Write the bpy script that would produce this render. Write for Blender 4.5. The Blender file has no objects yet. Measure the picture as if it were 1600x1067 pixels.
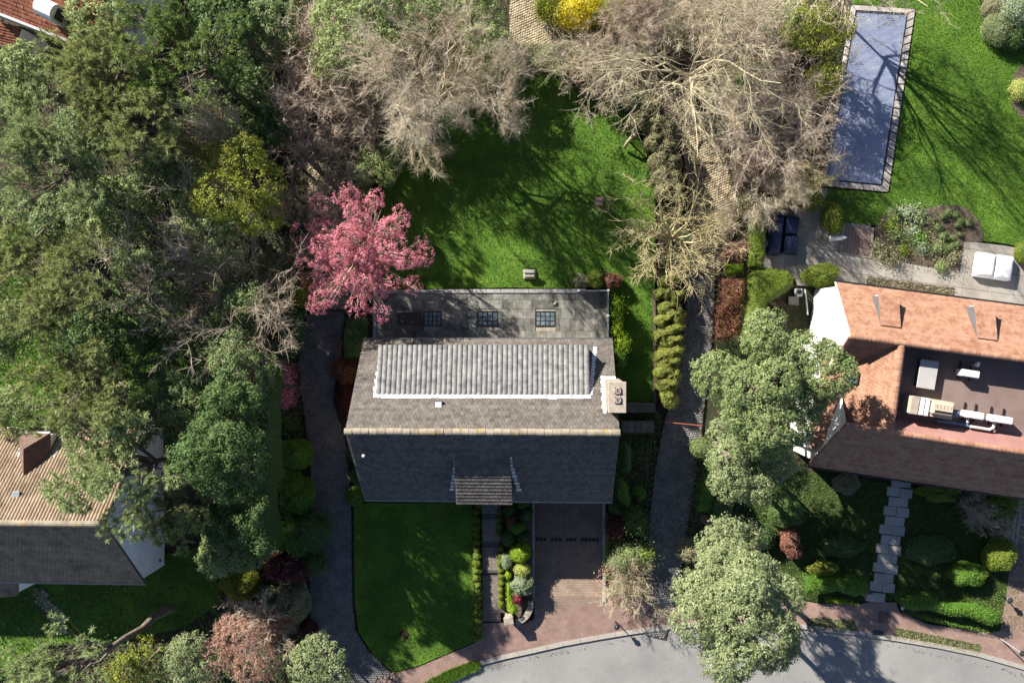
import bpy, math, random
import numpy as np
from mathutils import Vector, Quaternion, geometry

R_ = math.radians
S = bpy.context.scene
C = S.collection
rnd = random.Random(7)

# ---------------------------------------------------------------- camera
H = 52.0            # flying height, metres
F = 1256.0          # focal length in photo pixels (1600 wide)
NX, NY = 850.0, 510.0   # where the plumb line meets the photo
cam = bpy.data.cameras.new('camera')
cam.sensor_width = 36.0
cam.lens = 36.0 * F / 1600.0
cam.clip_start = 0.5
cam.clip_end = 2000.0
co = bpy.data.objects.new('camera', cam)
C.objects.link(co)
co.location = (0, 0, H)
_v = Vector(((NX - 800) / F, (533.5 - NY) / F, -1.0)).normalized()
Q = _v.rotation_difference(Vector((0, 0, -1)))
co.rotation_mode = 'QUATERNION'
co.rotation_quaternion = Q
S.camera = co

# ---------------------------------------------------------------- sky, sun, exposure
SUN_EL = 29.2
SUN_AZ = 45.0       # shadows fall towards +x, -y
sd = Vector((-math.cos(R_(SUN_EL)) * math.sin(R_(SUN_AZ)), math.cos(R_(SUN_EL)) * math.cos(R_(SUN_AZ)), math.sin(R_(SUN_EL))))
W = bpy.data.worlds.new('World')
S.world = W
W.use_nodes = True
wn = W.node_tree
sky = wn.nodes.new('ShaderNodeTexSky')
sky.sky_type = 'NISHITA'
sky.sun_disc = False
sky.sun_elevation = R_(SUN_EL)
sky.sun_rotation = R_(-SUN_AZ)
sky.air_density = 0.55
sky.dust_density = 0.3
sky.ozone_density = 1.0
bg = wn.nodes['Background']
bg.inputs['Strength'].default_value = 0.065
wn.links.new(sky.outputs[0], bg.inputs[0])
sl = bpy.data.lights.new('sun', 'SUN')
sl.energy = 5.0
sl.angle = R_(0.5)
sl.color = (1.0, 0.93, 0.83)
so = bpy.data.objects.new('sun', sl)
C.objects.link(so)
so.rotation_mode = 'QUATERNION'
so.rotation_quaternion = (-sd).to_track_quat('-Z', 'Y')
so.location = sd * 80
S.view_settings.view_transform = 'Standard'
S.view_settings.look = 'None'
S.view_settings.gamma = 1.0
S.view_settings.use_curve_mapping = False
S.view_settings.exposure = 1.55
S.cycles.max_bounces = 5
S.cycles.diffuse_bounces = 3
S.cycles.transparent_max_bounces = 4

# ---------------------------------------------------------------- helpers
def G(px, py, z=0.0):
    """photo pixel -> world point on the level z"""
    d = Q @ Vector(((px - 800) / F, (533.5 - py) / F, -1.0))
    t = (z - H) / d.z
    return Vector((d.x * t, d.y * t, z))

def mpp(z=0.0):
    return (H - z) / F

def P(pts, z=0.0):
    return [G(x, y, z) for x, y in pts]

class MB:
    """collects faces; builds ONE mesh object"""
    def __init__(s):
        s.v = []; s.f = []; s.t = []; s.m = []
        s.mi = 0
    def face(s, pts, tint=0.5):
        b = len(s.v)
        s.v += [tuple(p) for p in pts]
        s.f.append(tuple(range(b, b + len(pts)))); s.t.append(tint); s.m.append(s.mi)
    def add(s, V, Fs, tint=0.5):
        b = len(s.v)
        s.v += [tuple(p) for p in V]
        for f in Fs:
            s.f.append(tuple(b + i for i in f)); s.t.append(tint); s.m.append(s.mi)
    def box(s, c, size, rz=0.0, tint=0.5, bevel=0.0):
        x, y, z = [q / 2 for q in size]
        ca, sa = math.cos(rz), math.sin(rz)
        def w(a, b, h): return (c[0] + a * ca - b * sa, c[1] + a * sa + b * ca, c[2] + h)
        if bevel <= 0:
            V = [w(a, b, h) for h in (-z, z) for (a, b) in ((-x, -y), (x, -y), (x, y), (-x, y))]
            s.add(V, [(3, 2, 1, 0), (4, 5, 6, 7), (0, 1, 5, 4), (1, 2, 6, 5), (2, 3, 7, 6), (3, 0, 4, 7)], tint)
        else:
            e = bevel
            ring = lambda k, h: [w(a, b, h) for a, b in ((-x + k, -y + k), (x - k, -y + k), (x - k, y - k), (-x + k, y - k))]
            def oct_(h, k):
                return [w(a, b, h) for a, b in ((-x + e, -y + k), (x - e, -y + k), (x - k, -y + e), (x - k, y - e), (x - e, y - k), (-x + e, y - k), (-x + k, y - e), (-x + k, -y + e))]
            L = [oct_(-z, 0), oct_(z - e, 0), oct_(z, e * 0.9)]
            V = sum(L, [])
            Fs = [tuple(reversed(range(8))), tuple(range(16, 24))]
            for k in (0, 8):
                for i in range(8):
                    j = (i + 1) % 8
                    Fs.append((k + i, k + j, k + 8 + j, k + 8 + i))
            s.add(V, Fs, tint)
    def prism(s, pts, z0, z1, tint=0.5, bottom=False):
        """pts: xy polygon, any winding; extruded between z0 and z1"""
        n = len(pts)
        a = sum(pts[i][0] * pts[(i + 1) % n][1] - pts[(i + 1) % n][0] * pts[i][1] for i in range(n))
        if a < 0: pts = pts[::-1]
        T = geometry.tessellate_polygon([[Vector((p[0], p[1], 0)) for p in pts]])
        b = [(p[0], p[1], z0) for p in pts]; t = [(p[0], p[1], z1) for p in pts]
        def up(f):
            p0, p1, p2 = [pts[i] for i in f]
            c = (p1[0] - p0[0]) * (p2[1] - p0[1]) - (p1[1] - p0[1]) * (p2[0] - p0[0])
            return f if c > 0 else f[::-1]
        s.add(t, [up(tuple(f)) for f in T], tint)
        if abs(z1 - z0) > 1e-6:
            s.add(b + t, [(i, (i + 1) % n, n + (i + 1) % n, n + i) for i in range(n)], tint)
            if bottom: s.add(b, [up(tuple(f))[::-1] for f in T], tint)
    def tube(s, pts, r, n=8, tint=0.5, r2=None, cap=True):
        pts = [Vector(p) for p in pts]
        rings = []
        for i, p in enumerate(pts):
            d = (pts[min(i + 1, len(pts) - 1)] - pts[max(i - 1, 0)]).normalized()
            u = d.orthogonal().normalized() if abs(d.z) > 0.99 else d.cross(Vector((0, 0, 1))).normalized()
            w = d.cross(u)
            rr = r if r2 is None else r + (r2 - r) * i / (len(pts) - 1)
            rings.append([p + (u * math.cos(2 * math.pi * k / n) + w * math.sin(2 * math.pi * k / n)) * rr for k in range(n)])
        V = sum(rings, [])
        Fs = []
        for i in range(len(pts) - 1):
            for k in range(n):
                j = (k + 1) % n
                Fs.append((i * n + k, i * n + j, (i + 1) * n + j, (i + 1) * n + k))
        if cap:
            Fs.append(tuple(reversed(range(n)))); Fs.append(tuple(range((len(pts) - 1) * n, len(pts) * n)))
        s.add(V, Fs, tint)
    def lathe(s, c, prof, n=16, tint=0.5):
        V = [(c[0] + r * math.cos(2 * math.pi * k / n), c[1] + r * math.sin(2 * math.pi * k / n), c[2] + z) for r, z in prof for k in range(n)]
        Fs = []
        for i in range(len(prof) - 1):
            for k in range(n):
                j = (k + 1) % n
                Fs.append((i * n + k, i * n + j, (i + 1) * n + j, (i + 1) * n + k))
        Fs.append(tuple(range((len(prof) - 1) * n, len(prof) * n)))
        s.add(V, Fs, tint)
    def mesh(s, name, mats, o=(0, 0, 0), smooth=False):
        me = bpy.data.meshes.new(name)
        me.from_pydata([(x - o[0], y - o[1], z - o[2]) for x, y, z in s.v], [], s.f)
        a = me.attributes.new('tint', 'FLOAT', 'FACE')
        a.data.foreach_set('value', np.array(s.t, dtype=np.float32))
        if not isinstance(mats, (list, tuple)): mats = [mats]
        for m in mats: me.materials.append(m)
        if len(mats) > 1: me.polygons.foreach_set('material_index', np.array(s.m, dtype=np.int32))
        if smooth: me.polygons.foreach_set('use_smooth', np.ones(len(s.f), dtype=bool))
        me.update()
        return me
    def build(s, name, mats, parent=None, smooth=False, origin=None):
        o = wloc(parent) if parent is not None else (origin if origin is not None else (0, 0, 0))
        ob = bpy.data.objects.new(name, s.mesh(name, mats, o, smooth))
        C.objects.link(ob)
        if parent is not None: ob.parent = parent
        else: ob.location = o
        return ob

def wloc(o):
    l = Vector((0, 0, 0))
    while o is not None:
        l = l + Vector(o.location); o = o.parent
    return l

def np_mesh(name, V, quads=None, tris=None, tint=None, mats=(), smooth=False):
    """V (n,3); quads (a,4), tris (b,3); tint per face, quads first"""
    me = bpy.data.meshes.new(name)
    nq = 0 if quads is None else len(quads)
    nt = 0 if tris is None else len(tris)
    me.vertices.add(len(V))
    me.vertices.foreach_set('co', np.asarray(V, dtype=np.float32).ravel())
    loops = []
    if nq: loops.append(np.asarray(quads, dtype=np.int32).ravel())
    if nt: loops.append(np.asarray(tris, dtype=np.int32).ravel())
    lp = np.concatenate(loops)
    me.loops.add(len(lp))
    me.loops.foreach_set('vertex_index', lp)
    me.polygons.add(nq + nt)
    st = np.concatenate([np.arange(nq) * 4, nq * 4 + np.arange(nt) * 3]).astype(np.int32)
    me.polygons.foreach_set('loop_start', st)
    if smooth: me.polygons.foreach_set('use_smooth', np.ones(nq + nt, dtype=bool))
    a = me.attributes.new('tint', 'FLOAT', 'FACE')
    a.data.foreach_set('value', (np.full(nq + nt, 0.5) if tint is None else np.asarray(tint)).astype(np.float32))
    for m in (mats if isinstance(mats, (list, tuple)) else [mats]): me.materials.append(m)
    me.update(calc_edges=True)
    return me

def link(name, me, parent=None, loc=(0, 0, 0), rz=0.0, sc=1.0):
    ob = bpy.data.objects.new(name, me)
    C.objects.link(ob)
    if parent is not None: ob.parent = parent
    ob.location = loc
    ob.rotation_euler = (0, 0, rz)
    ob.scale = (sc, sc, sc) if not isinstance(sc, (tuple, list)) else sc
    return ob

USED = {}
def tag(o, label=None, cat=None, group=None, kind=None):
    if label:
        o['label'] = label
        if not kind: USED.setdefault(label, []).append(o.name)
    if cat: o['category'] = cat
    if group: o['group'] = group
    if kind: o['kind'] = kind
    return o

def thing(name, loc, label, cat, group=None, rz=0.0):
    o = bpy.data.objects.new(name, None)
    o.empty_display_size = 0.2
    C.objects.link(o)
    o.location = loc
    o.rotation_euler = (0, 0, rz)
    return tag(o, label, cat, group)

def structure(o, label=None):
    o['kind'] = 'structure'
    if label: o['label'] = label
    return o

def stuff(o):
    o['kind'] = 'stuff'
    return o

def inpoly(x, y, poly):
    x = np.asarray(x); y = np.asarray(y)
    r = np.zeros(x.shape, dtype=bool)
    n = len(poly)
    for i in range(n):
        x0, y0 = poly[i][0], poly[i][1]; x1, y1 = poly[(i + 1) % n][0], poly[(i + 1) % n][1]
        c = (y0 > y) != (y1 > y)
        with np.errstate(divide='ignore', invalid='ignore'):
            xi = (x1 - x0) * (y - y0) / (y1 - y0 + 1e-12) + x0
        r ^= c & (x < xi)
    return r

def edgedist(x, y, poly):
    d = np.full(x.shape, 1e9)
    n = len(poly)
    for i in range(n):
        x0, y0 = poly[i][0], poly[i][1]; x1, y1 = poly[(i + 1) % n][0], poly[(i + 1) % n][1]
        ex, ey = x1 - x0, y1 - y0
        t = np.clip(((x - x0) * ex + (y - y0) * ey) / (ex * ex + ey * ey + 1e-9), 0, 1)
        d = np.minimum(d, np.hypot(x - x0 - t * ex, y - y0 - t * ey))
    return d

def scatter(rng, poly, n):
    xs = [p[0] for p in poly]; ys = [p[1] for p in poly]
    ox, oy = np.empty(0), np.empty(0)
    while len(ox) < n:
        x = rng.uniform(min(xs), max(xs), 2 * n + 20); y = rng.uniform(min(ys), max(ys), 2 * n + 20)
        k = inpoly(x, y, poly)
        if not k.any(): break
        ox = np.concatenate([ox, x[k]]); oy = np.concatenate([oy, y[k]])
    return ox[:n], oy[:n]

def area(poly):
    n = len(poly)
    return abs(sum(poly[i][0] * poly[(i + 1) % n][1] - poly[(i + 1) % n][0] * poly[i][1] for i in range(n))) / 2

def clip_cell(poly, x0, x1, y0, y1):
    """polygon cut by an axis-aligned cell"""
    out = [(p[0], p[1]) for p in poly]
    for ax, lim, keep in ((0, x0, 1), (0, x1, -1), (1, y0, 1), (1, y1, -1)):
        src, out = out, []
        for i in range(len(src)):
            a, b = src[i], src[(i + 1) % len(src)]
            ia, ib = (a[ax] - lim) * keep >= 0, (b[ax] - lim) * keep >= 0
            if ia: out.append(a)
            if ia != ib:
                t = (lim - a[ax]) / (b[ax] - a[ax])
                out.append((a[0] + (b[0] - a[0]) * t, a[1] + (b[1] - a[1]) * t))
        if len(out) < 3: return []
    return out

def blob_poly(cx, cy, rx, ry, n=18, rot=0.0, jit=0.0, seed=0):
    """pixel ellipse -> pixel polygon"""
    r = random.Random(seed)
    out = []
    for k in range(n):
        a = 2 * math.pi * k / n
        q = 1 + r.uniform(-jit, jit)
        x, y = rx * q * math.cos(a), ry * q * math.sin(a)
        out.append((cx + x * math.cos(rot) - y * math.sin(rot), cy + x * math.sin(rot) + y * math.cos(rot)))
    return out

# ---------------------------------------------------------------- materials
def newmat(name):
    m = bpy.data.materials.new(name)
    m.use_nodes = True
    nt = m.node_tree
    return m, nt, nt.nodes['Principled BSDF']

def N(nt, kind, **kw):
    n = nt.nodes.new(kind)
    for k, v in kw.items():
        if k in n.inputs: n.inputs[k].default_value = v
        else: setattr(n, k, v)
    return n

def ramp(nt, stops):
    r = nt.nodes.new('ShaderNodeValToRGB')
    e = r.color_ramp.elements
    while len(e) < len(stops): e.new(0.5)
    for i, (p, c) in enumerate(stops):
        e[i].position = p; e[i].color = (c[0], c[1], c[2], 1)
    return r

def leafmat(name, cols, trans=0.25, rough=0.6, spec=0.3, tcol=None):
    spec = min(spec, 0.22); rough = max(rough, 0.55)
    m, nt, b = newmat(name)
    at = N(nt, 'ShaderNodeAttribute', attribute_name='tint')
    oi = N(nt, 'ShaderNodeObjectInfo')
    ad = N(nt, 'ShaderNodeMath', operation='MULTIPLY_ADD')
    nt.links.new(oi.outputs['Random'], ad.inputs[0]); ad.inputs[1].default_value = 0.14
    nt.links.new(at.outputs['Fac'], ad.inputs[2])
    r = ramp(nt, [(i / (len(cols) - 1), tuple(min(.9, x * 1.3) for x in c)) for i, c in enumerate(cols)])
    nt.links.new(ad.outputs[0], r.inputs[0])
    nt.links.new(r.outputs[0], b.inputs['Base Color'])
    b.inputs['Roughness'].default_value = rough
    b.inputs['Specular IOR Level'].default_value = spec
    if trans > 0:
        tr = N(nt, 'ShaderNodeBsdfTranslucent')
        if tcol:
            mx = N(nt, 'ShaderNodeMixRGB', blend_type='MULTIPLY'); mx.inputs[0].default_value = 1
            nt.links.new(r.outputs[0], mx.inputs[1]); mx.inputs[2].default_value = (*tcol, 1)
            nt.links.new(mx.outputs[0], tr.inputs[0])
        else:
            nt.links.new(r.outputs[0], tr.inputs[0])
        mix = N(nt, 'ShaderNodeMixShader'); mix.inputs[0].default_value = trans + 0.12
        nt.links.new(b.outputs[0], mix.inputs[1]); nt.links.new(tr.outputs[0], mix.inputs[2])
        nt.links.new(mix.outputs[0], nt.nodes['Material Output'].inputs[0])
    return m

def surfmat(name, cols, scale=4.0, detail=6.0, rough=0.85, tint=0.0, bump=0.0, bscale=40.0, spots=None, spec=0.3, stretch=None, metal=0.0, fine=0.0, k=0.66):
    """noise ramp over cols (+ per-piece tint) with optional second colour in spots=(scale, lo, hi, colour)"""
    cols = [tuple(x * k for x in c) for c in cols]
    spots = [(s[0], s[1], s[2], tuple(x * k for x in s[3])) for s in (spots or [])]
    m, nt, b = newmat(name)
    tc = N(nt, 'ShaderNodeTexCoord')
    geo = N(nt, 'ShaderNodeNewGeometry')
    mp = N(nt, 'ShaderNodeMapping')
    if stretch: mp.inputs['Scale'].default_value = stretch
    nt.links.new(geo.outputs['Position'], mp.inputs['Vector'])
    nz = N(nt, 'ShaderNodeTexNoise', Scale=scale, Detail=detail, Roughness=0.62)
    nt.links.new(mp.outputs[0], nz.inputs['Vector'])
    fac = nz.outputs['Fac']
    mr = N(nt, 'ShaderNodeMapRange'); mr.inputs['From Min'].default_value = 0.28; mr.inputs['From Max'].default_value = 0.72
    nt.links.new(fac, mr.inputs['Value']); fac = mr.outputs[0]
    if fine > 0:
        n2 = N(nt, 'ShaderNodeTexNoise', Scale=scale * 14, Detail=3.0, Roughness=0.7)
        nt.links.new(mp.outputs[0], n2.inputs['Vector'])
        f2 = N(nt, 'ShaderNodeMath', operation='MULTIPLY_ADD'); f2.inputs[1].default_value = fine
        sb = N(nt, 'ShaderNodeMath', operation='SUBTRACT'); sb.inputs[1].default_value = 0.5
        nt.links.new(n2.outputs['Fac'], sb.inputs[0])
        nt.links.new(sb.outputs[0], f2.inputs[0]); nt.links.new(fac, f2.inputs[2]); fac = f2.outputs[0]
    if tint > 0:
        at = N(nt, 'ShaderNodeAttribute', attribute_name='tint')
        sb = N(nt, 'ShaderNodeMath', operation='SUBTRACT'); sb.inputs[1].default_value = 0.5
        nt.links.new(at.outputs['Fac'], sb.inputs[0])
        f3 = N(nt, 'ShaderNodeMath', operation='MULTIPLY_ADD'); f3.inputs[1].default_value = tint
        nt.links.new(sb.outputs[0], f3.inputs[0]); nt.links.new(fac, f3.inputs[2]); fac = f3.outputs[0]
    r = ramp(nt, [(i / max(1, len(cols) - 1), c) for i, c in enumerate(cols)])
    nt.links.new(fac, r.inputs[0])
    col = r.outputs[0]
    for sp in (spots or []):
        n3 = N(nt, 'ShaderNodeTexNoise', Scale=sp[0], Detail=5.0, Roughness=0.65)
        nt.links.new(geo.outputs['Position'], n3.inputs['Vector'])
        m3 = N(nt, 'ShaderNodeMapRange'); m3.inputs['From Min'].default_value = sp[1]; m3.inputs['From Max'].default_value = sp[2]
        nt.links.new(n3.outputs['Fac'], m3.inputs['Value'])
        mx = N(nt, 'ShaderNodeMixRGB'); nt.links.new(m3.outputs[0], mx.inputs[0]); nt.links.new(col, mx.inputs[1]); mx.inputs[2].default_value = (*sp[3], 1)
        col = mx.outputs[0]
    nt.links.new(col, b.inputs['Base Color'])
    b.inputs['Roughness'].default_value = rough
    b.inputs['Specular IOR Level'].default_value = spec
    b.inputs['Metallic'].default_value = metal
    if bump > 0:
        nb = N(nt, 'ShaderNodeTexNoise', Scale=bscale, Detail=4.0)
        nt.links.new(mp.outputs[0], nb.inputs['Vector'])
        bp = N(nt, 'ShaderNodeBump', Strength=bump, Distance=0.05)
        nt.links.new(nb.outputs['Fac'], bp.inputs['Height']); nt.links.new(bp.outputs[0], b.inputs['Normal'])
    return m

def brickmat(name, c1, c2, mortar, w, h, rz=0.0, msize=0.008, noise=None, rough=0.85, offs=0.5):
    c1, c2, mortar = [tuple(x * 0.68 for x in c) for c in (c1, c2, mortar)]
    m, nt, b = newmat(name)
    geo = N(nt, 'ShaderNodeNewGeometry')
    mp = N(nt, 'ShaderNodeMapping'); mp.inputs['Rotation'].default_value = (0, 0, rz)
    nt.links.new(geo.outputs['Position'], mp.inputs['Vector'])
    bk = N(nt, 'ShaderNodeTexBrick', Scale=1.0)
    bk.offset = offs
    bk.inputs['Color1'].default_value = (*c1, 1); bk.inputs['Color2'].default_value = (*c2, 1); bk.inputs['Mortar'].default_value = (*mortar, 1)
    bk.inputs['Mortar Size'].default_value = msize
    bk.inputs['Brick Width'].default_value = w; bk.inputs['Row Height'].default_value = h
    nt.links.new(mp.outputs[0], bk.inputs['Vector'])
    nz = N(nt, 'ShaderNodeTexNoise', Scale=1.3, Detail=6.0, Roughness=0.65)
    nt.links.new(geo.outputs['Position'], nz.inputs['Vector'])
    mr = N(nt, 'ShaderNodeMapRange'); mr.inputs['From Min'].default_value = 0.3; mr.inputs['From Max'].default_value = 0.7
    mr.inputs['To Min'].default_value = 0.72; mr.inputs['To Max'].default_value = 1.2
    nt.links.new(nz.outputs['Fac'], mr.inputs['Value'])
    mx = N(nt, 'ShaderNodeMixRGB', blend_type='MULTIPLY'); mx.inputs[0].default_value = 1
    nt.links.new(bk.outputs['Color'], mx.inputs[1]); nt.links.new(mr.outputs[0], mx.inputs[2])
    nt.links.new(mx.outputs[0], b.inputs['Base Color'])
    b.inputs['Roughness'].default_value = rough
    bp = N(nt, 'ShaderNodeBump', Strength=0.5, Distance=0.01); bp.invert = True
    nt.links.new(bk.outputs['Fac'], bp.inputs['Height']); nt.links.new(bp.outputs[0], b.inputs['Normal'])
    return m

def plain(name, c, rough=0.6, metal=0.0, spec=0.4, var=0.12, scale=3.0):
    lo = tuple(x * (1 - var) for x in c); hi = tuple(min(1, x * (1 + var)) for x in c)
    return surfmat(name, [lo, hi], scale=scale, rough=rough, metal=metal, spec=spec, fine=0.25)

M = {}
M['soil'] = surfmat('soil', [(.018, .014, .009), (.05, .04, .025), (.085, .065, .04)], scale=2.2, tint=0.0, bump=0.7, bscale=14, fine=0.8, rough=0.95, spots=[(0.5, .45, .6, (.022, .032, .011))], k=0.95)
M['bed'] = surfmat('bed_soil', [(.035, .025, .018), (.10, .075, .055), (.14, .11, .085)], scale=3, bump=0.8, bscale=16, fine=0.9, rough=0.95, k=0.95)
M['lawn'] = surfmat('lawn', [(.045, .10, .013), (.082, .165, .020), (.13, .225, .030)], scale=0.55, fine=0.5, bump=0.5, bscale=30, rough=0.9, spec=0.15, spots=[(0.9, .6, .78, (.13, .16, .03)), (3.2, .62, .8, (.15, .15, .05)), (0.35, .5, .7, (.05, .11, .018))], k=0.95)
M['grass'] = leafmat('grass_blades', [(.04, .09, .013), (.075, .15, .019), (.125, .20, .028)], trans=0.3, spec=0.2)
M['moss'] = surfmat('mossy_turf', [(.018, .032, .008), (.04, .06, .014), (.075, .085, .026)], scale=1.5, fine=0.9, bump=0.6, bscale=25, rough=0.95, spec=0.1, k=0.95)
M['asphalt'] = surfmat('asphalt', [(.25, .245, .24), (.31, .305, .295), (.36, .35, .335)], scale=0.35, fine=0.3, bump=0.15, bscale=120, rough=0.9, spots=[(0.25, .55, .75, (.38, .37, .35)), (0.7, .56, .66, (.265, .26, .25)), (5.0, .68, .80, (.27, .265, .255))])
M['kerb'] = surfmat('kerb_concrete', [(.36, .33, .29), (.48, .45, .40)], scale=3, fine=0.4, rough=0.9)
M['pave'] = brickmat('red_brick_paving', (.30, .19, .155), (.37, .24, .195), (.20, .14, .115), 0.2, 0.065, rz=R_(-12), msize=0.006)
M['pave2'] = brickmat('red_brick_paving_turned', (.34, .22, .18), (.41, .27, .22), (.22, .15, .12), 0.2, 0.065, rz=R_(8), msize=0.006)
M['drive'] = brickmat('brown_brick_paving', (.29, .205, .155), (.37, .275, .21), (.15, .11, .085), 0.16, 0.1, rz=0, msize=0.012)
M['pathbrick'] = brickmat('path_brick', (.20, .165, .145), (.28, .23, .20), (.10, .08, .07), 0.1, 0.22, rz=0, msize=0.008)
M['sett'] = surfmat('setts', [(.095, .092, .092), (.145, .14, .135), (.20, .192, .18)], scale=1.2, tint=0.6, bump=0.3, bscale=50, rough=0.75, spec=0.35, k=0.95)
M['sett_joint'] = surfmat('sett_joint', [(.045, .043, .038), (.08, .075, .065)], scale=3, fine=0.5, rough=0.95, k=0.95)
M['beige'] = surfmat('beige_setts', [(.20, .165, .105), (.33, .275, .18), (.43, .36, .24)], scale=1.2, tint=0.8, bump=0.3, bscale=50, rough=0.85, k=0.95)
M['beige_joint'] = surfmat('beige_joint', [(.15, .12, .07), (.22, .18, .11)], scale=3, fine=0.5, rough=0.95)
M['patio'] = surfmat('patio_slab', [(.26, .235, .205), (.36, .33, .29), (.44, .41, .36)], scale=0.8, tint=0.35, fine=0.35, bump=0.15, bscale=60, rough=0.9)
M['patio_joint'] = surfmat('patio_joint', [(.14, .125, .105), (.2, .18, .15)], scale=3, rough=0.95)
M['slab'] = surfmat('stone_slab', [(.085, .085, .076), (.205, .205, .18), (.35, .345, .295)], scale=1.6, tint=0.6, fine=0.6, bump=0.25, bscale=40, rough=0.85, spots=[(2.2, .6, .72, (.36, .34, .25)), (1.1, .62, .75, (.045, .045, .035))])
M['step'] = surfmat('stepping_stone', [(.24, .225, .21), (.34, .32, .295)], scale=2, tint=0.4, fine=0.4, bump=0.2, bscale=60, rough=0.9, k=1.05)
M['coping'] = surfmat('coping_stone', [(.30, .30, .29), (.46, .46, .45)], scale=2, tint=0.3, fine=0.5, rough=0.85)
M['stone'] = surfmat('weathered_stone', [(.24, .21, .16), (.38, .34, .27), (.5, .46, .38)], scale=3, fine=0.7, bump=0.5, bscale=20, rough=0.9)
M['white'] = surfmat('white_render', [(.70, .69, .66), (.82, .81, .78)], scale=0.7, fine=0.15, rough=0.85, k=0.8)
M['whitewash'] = surfmat('white_house_wall', [(.66, .67, .68), (.78, .79, .80)], scale=0.6, fine=0.15, rough=0.85, k=1.08)
M['lead'] = surfmat('lead_flashing', [(.42, .45, .47), (.66, .68, .69)], scale=6, fine=0.5, rough=0.6, spec=0.4, k=1.05)
M['zinc'] = surfmat('zinc_gutter', [(.10, .105, .115), (.19, .195, .21)], scale=4, rough=0.5, spec=0.5, metal=0.4)
M['zinc_light'] = surfmat('pale_zinc', [(.34, .36, .38), (.48, .50, .52)], scale=4, rough=0.5, spec=0.5)
M['darkwood'] = surfmat('dark_cover', [(.035, .028, .025), (.07, .058, .05)], scale=5, fine=0.5, rough=0.8)
M['black'] = plain('black_metal', (.02, .02, .022), rough=0.45)
M['navy'] = surfmat('navy_cover', [(.016, .026, .07), (.03, .046, .115)], scale=4, fine=0.3, rough=0.6, bump=0.3, bscale=6)
M['whitecloth'] = surfmat('white_cover', [(.74, .74, .73), (.84, .84, .83)], scale=2, rough=0.7, bump=0.3, bscale=6, k=0.8)
M['whitepaint'] = plain('white_enamel', (.80, .80, .79), rough=0.45, var=0.05)
M['glass'] = surfmat('glass_block', [(.09, .12, .14), (.20, .25, .27)], scale=5, tint=0.8, rough=0.15, spec=0.6)
M['glass_edge'] = plain('rail_glass', (.35, .40, .40), rough=0.15, spec=0.6)
M['steel'] = plain('brushed_steel', (.5, .51, .52), rough=0.35, metal=0.7)
M['cover'] = surfmat('pool_slat', [(.30, .355, .55), (.41, .47, .65), (.56, .61, .73)], scale=0.9, tint=0.35, fine=0.7, rough=0.35, spec=0.5, spots=[(1.6, .5, .72, (.46, .51, .60)), (9.0, .56, .7, (.52, .56, .63))])
M['poolstone'] = surfmat('pool_coping', [(.34, .305, .28), (.52, .475, .44), (.66, .61, .57)], scale=2, tint=0.5, fine=0.9, bump=0.3, bscale=30, rough=0.85)
M['roof_main'] = surfmat('grey_brown_tile', [(.095, .083, .073), (.155, .138, .122), (.215, .192, .168)], scale=3.5, tint=0.7, fine=0.6, rough=0.85, bump=0.25, bscale=60, spots=[(7.0, .66, .74, (.36, .33, .27)), (1.2, .62, .8, (.22, .19, .15))])
M['roof_shade'] = surfmat('shaded_grey_brown_tile', [(.045, .046, .055), (.075, .076, .088), (.12, .12, .13)], scale=1.0, tint=0.55, fine=0.6, rough=0.8, bump=0.2, bscale=60, spots=[(2.4, .70, .76, (.2, .19, .18))])  # unused shaded copy of the main roof tile, shade mixed into its colour
M['roof_pan'] = surfmat('grey_pantile', [(.15, .148, .145), (.27, .268, .262), (.38, .377, .37)], scale=3.0, tint=0.5, fine=0.5, rough=0.8, bump=0.2, bscale=60)
M['ridge'] = surfmat('ridge_tile', [(.21, .175, .13), (.32, .275, .21), (.41, .355, .27)], scale=2.5, tint=0.4, fine=0.6, rough=0.85, spots=[(1.6, .58, .66, (.42, .26, .045))])
M['roof_orange'] = surfmat('orange_clay_tile', [(.31, .15, .095), (.42, .225, .145), (.51, .30, .205)], scale=1.8, tint=0.7, fine=0.5, rough=0.85, bump=0.2, bscale=60, spots=[(1.9, .62, .74, (.22, .08, .045))])
M['roof_orange_shade'] = surfmat('shaded_orange_tile', [(.085, .04, .035), (.15, .075, .06), (.22, .13, .10)], scale=0.9, tint=0.7, fine=0.5, rough=0.85, bump=0.2, bscale=60)  # unused copy of the orange tile with shade put in the colour
M['cheek'] = surfmat('lead_cheek', [(.12, .115, .12), (.18, .175, .18)], scale=3, rough=0.8)
M['flatroof'] = surfmat('brown_roof_felt', [(.20, .14, .125), (.25, .18, .16), (.29, .215, .19)], scale=0.8, fine=0.25, rough=0.9)
M['pinkfelt'] = surfmat('pink_inner_slope', [(.34, .17, .15), (.44, .24, .21)], scale=0.9, fine=0.35, rough=0.85)
M['cream'] = surfmat('cream_unit', [(.55, .45, .32), (.70, .60, .46)], scale=2.5, fine=0.4, rough=0.7)
M['grey'] = surfmat('grey_lid', [(.44, .43, .42), (.55, .54, .53)], scale=1.5, fine=0.3, rough=0.8)
M['bluepart'] = plain('blue_grey_housing', (.16, .24, .40), rough=0.5)
M['roof_left'] = surfmat('buff_pantile', [(.21, .148, .095), (.335, .25, .172), (.44, .345, .25)], scale=1.0, tint=0.5, fine=0.5, rough=0.85, bump=0.2, bscale=60)
M['roof_left_dark'] = surfmat('olive_brown_tile', [(.085, .068, .05), (.14, .112, .082), (.20, .165, .12)], scale=1.0, tint=0.6, fine=0.5, rough=0.85)
M['roof_red'] = surfmat('red_tile', [(.24, .075, .04), (.36, .125, .07), (.46, .20, .12)], scale=1.0, tint=0.6, fine=0.5, rough=0.8)
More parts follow.
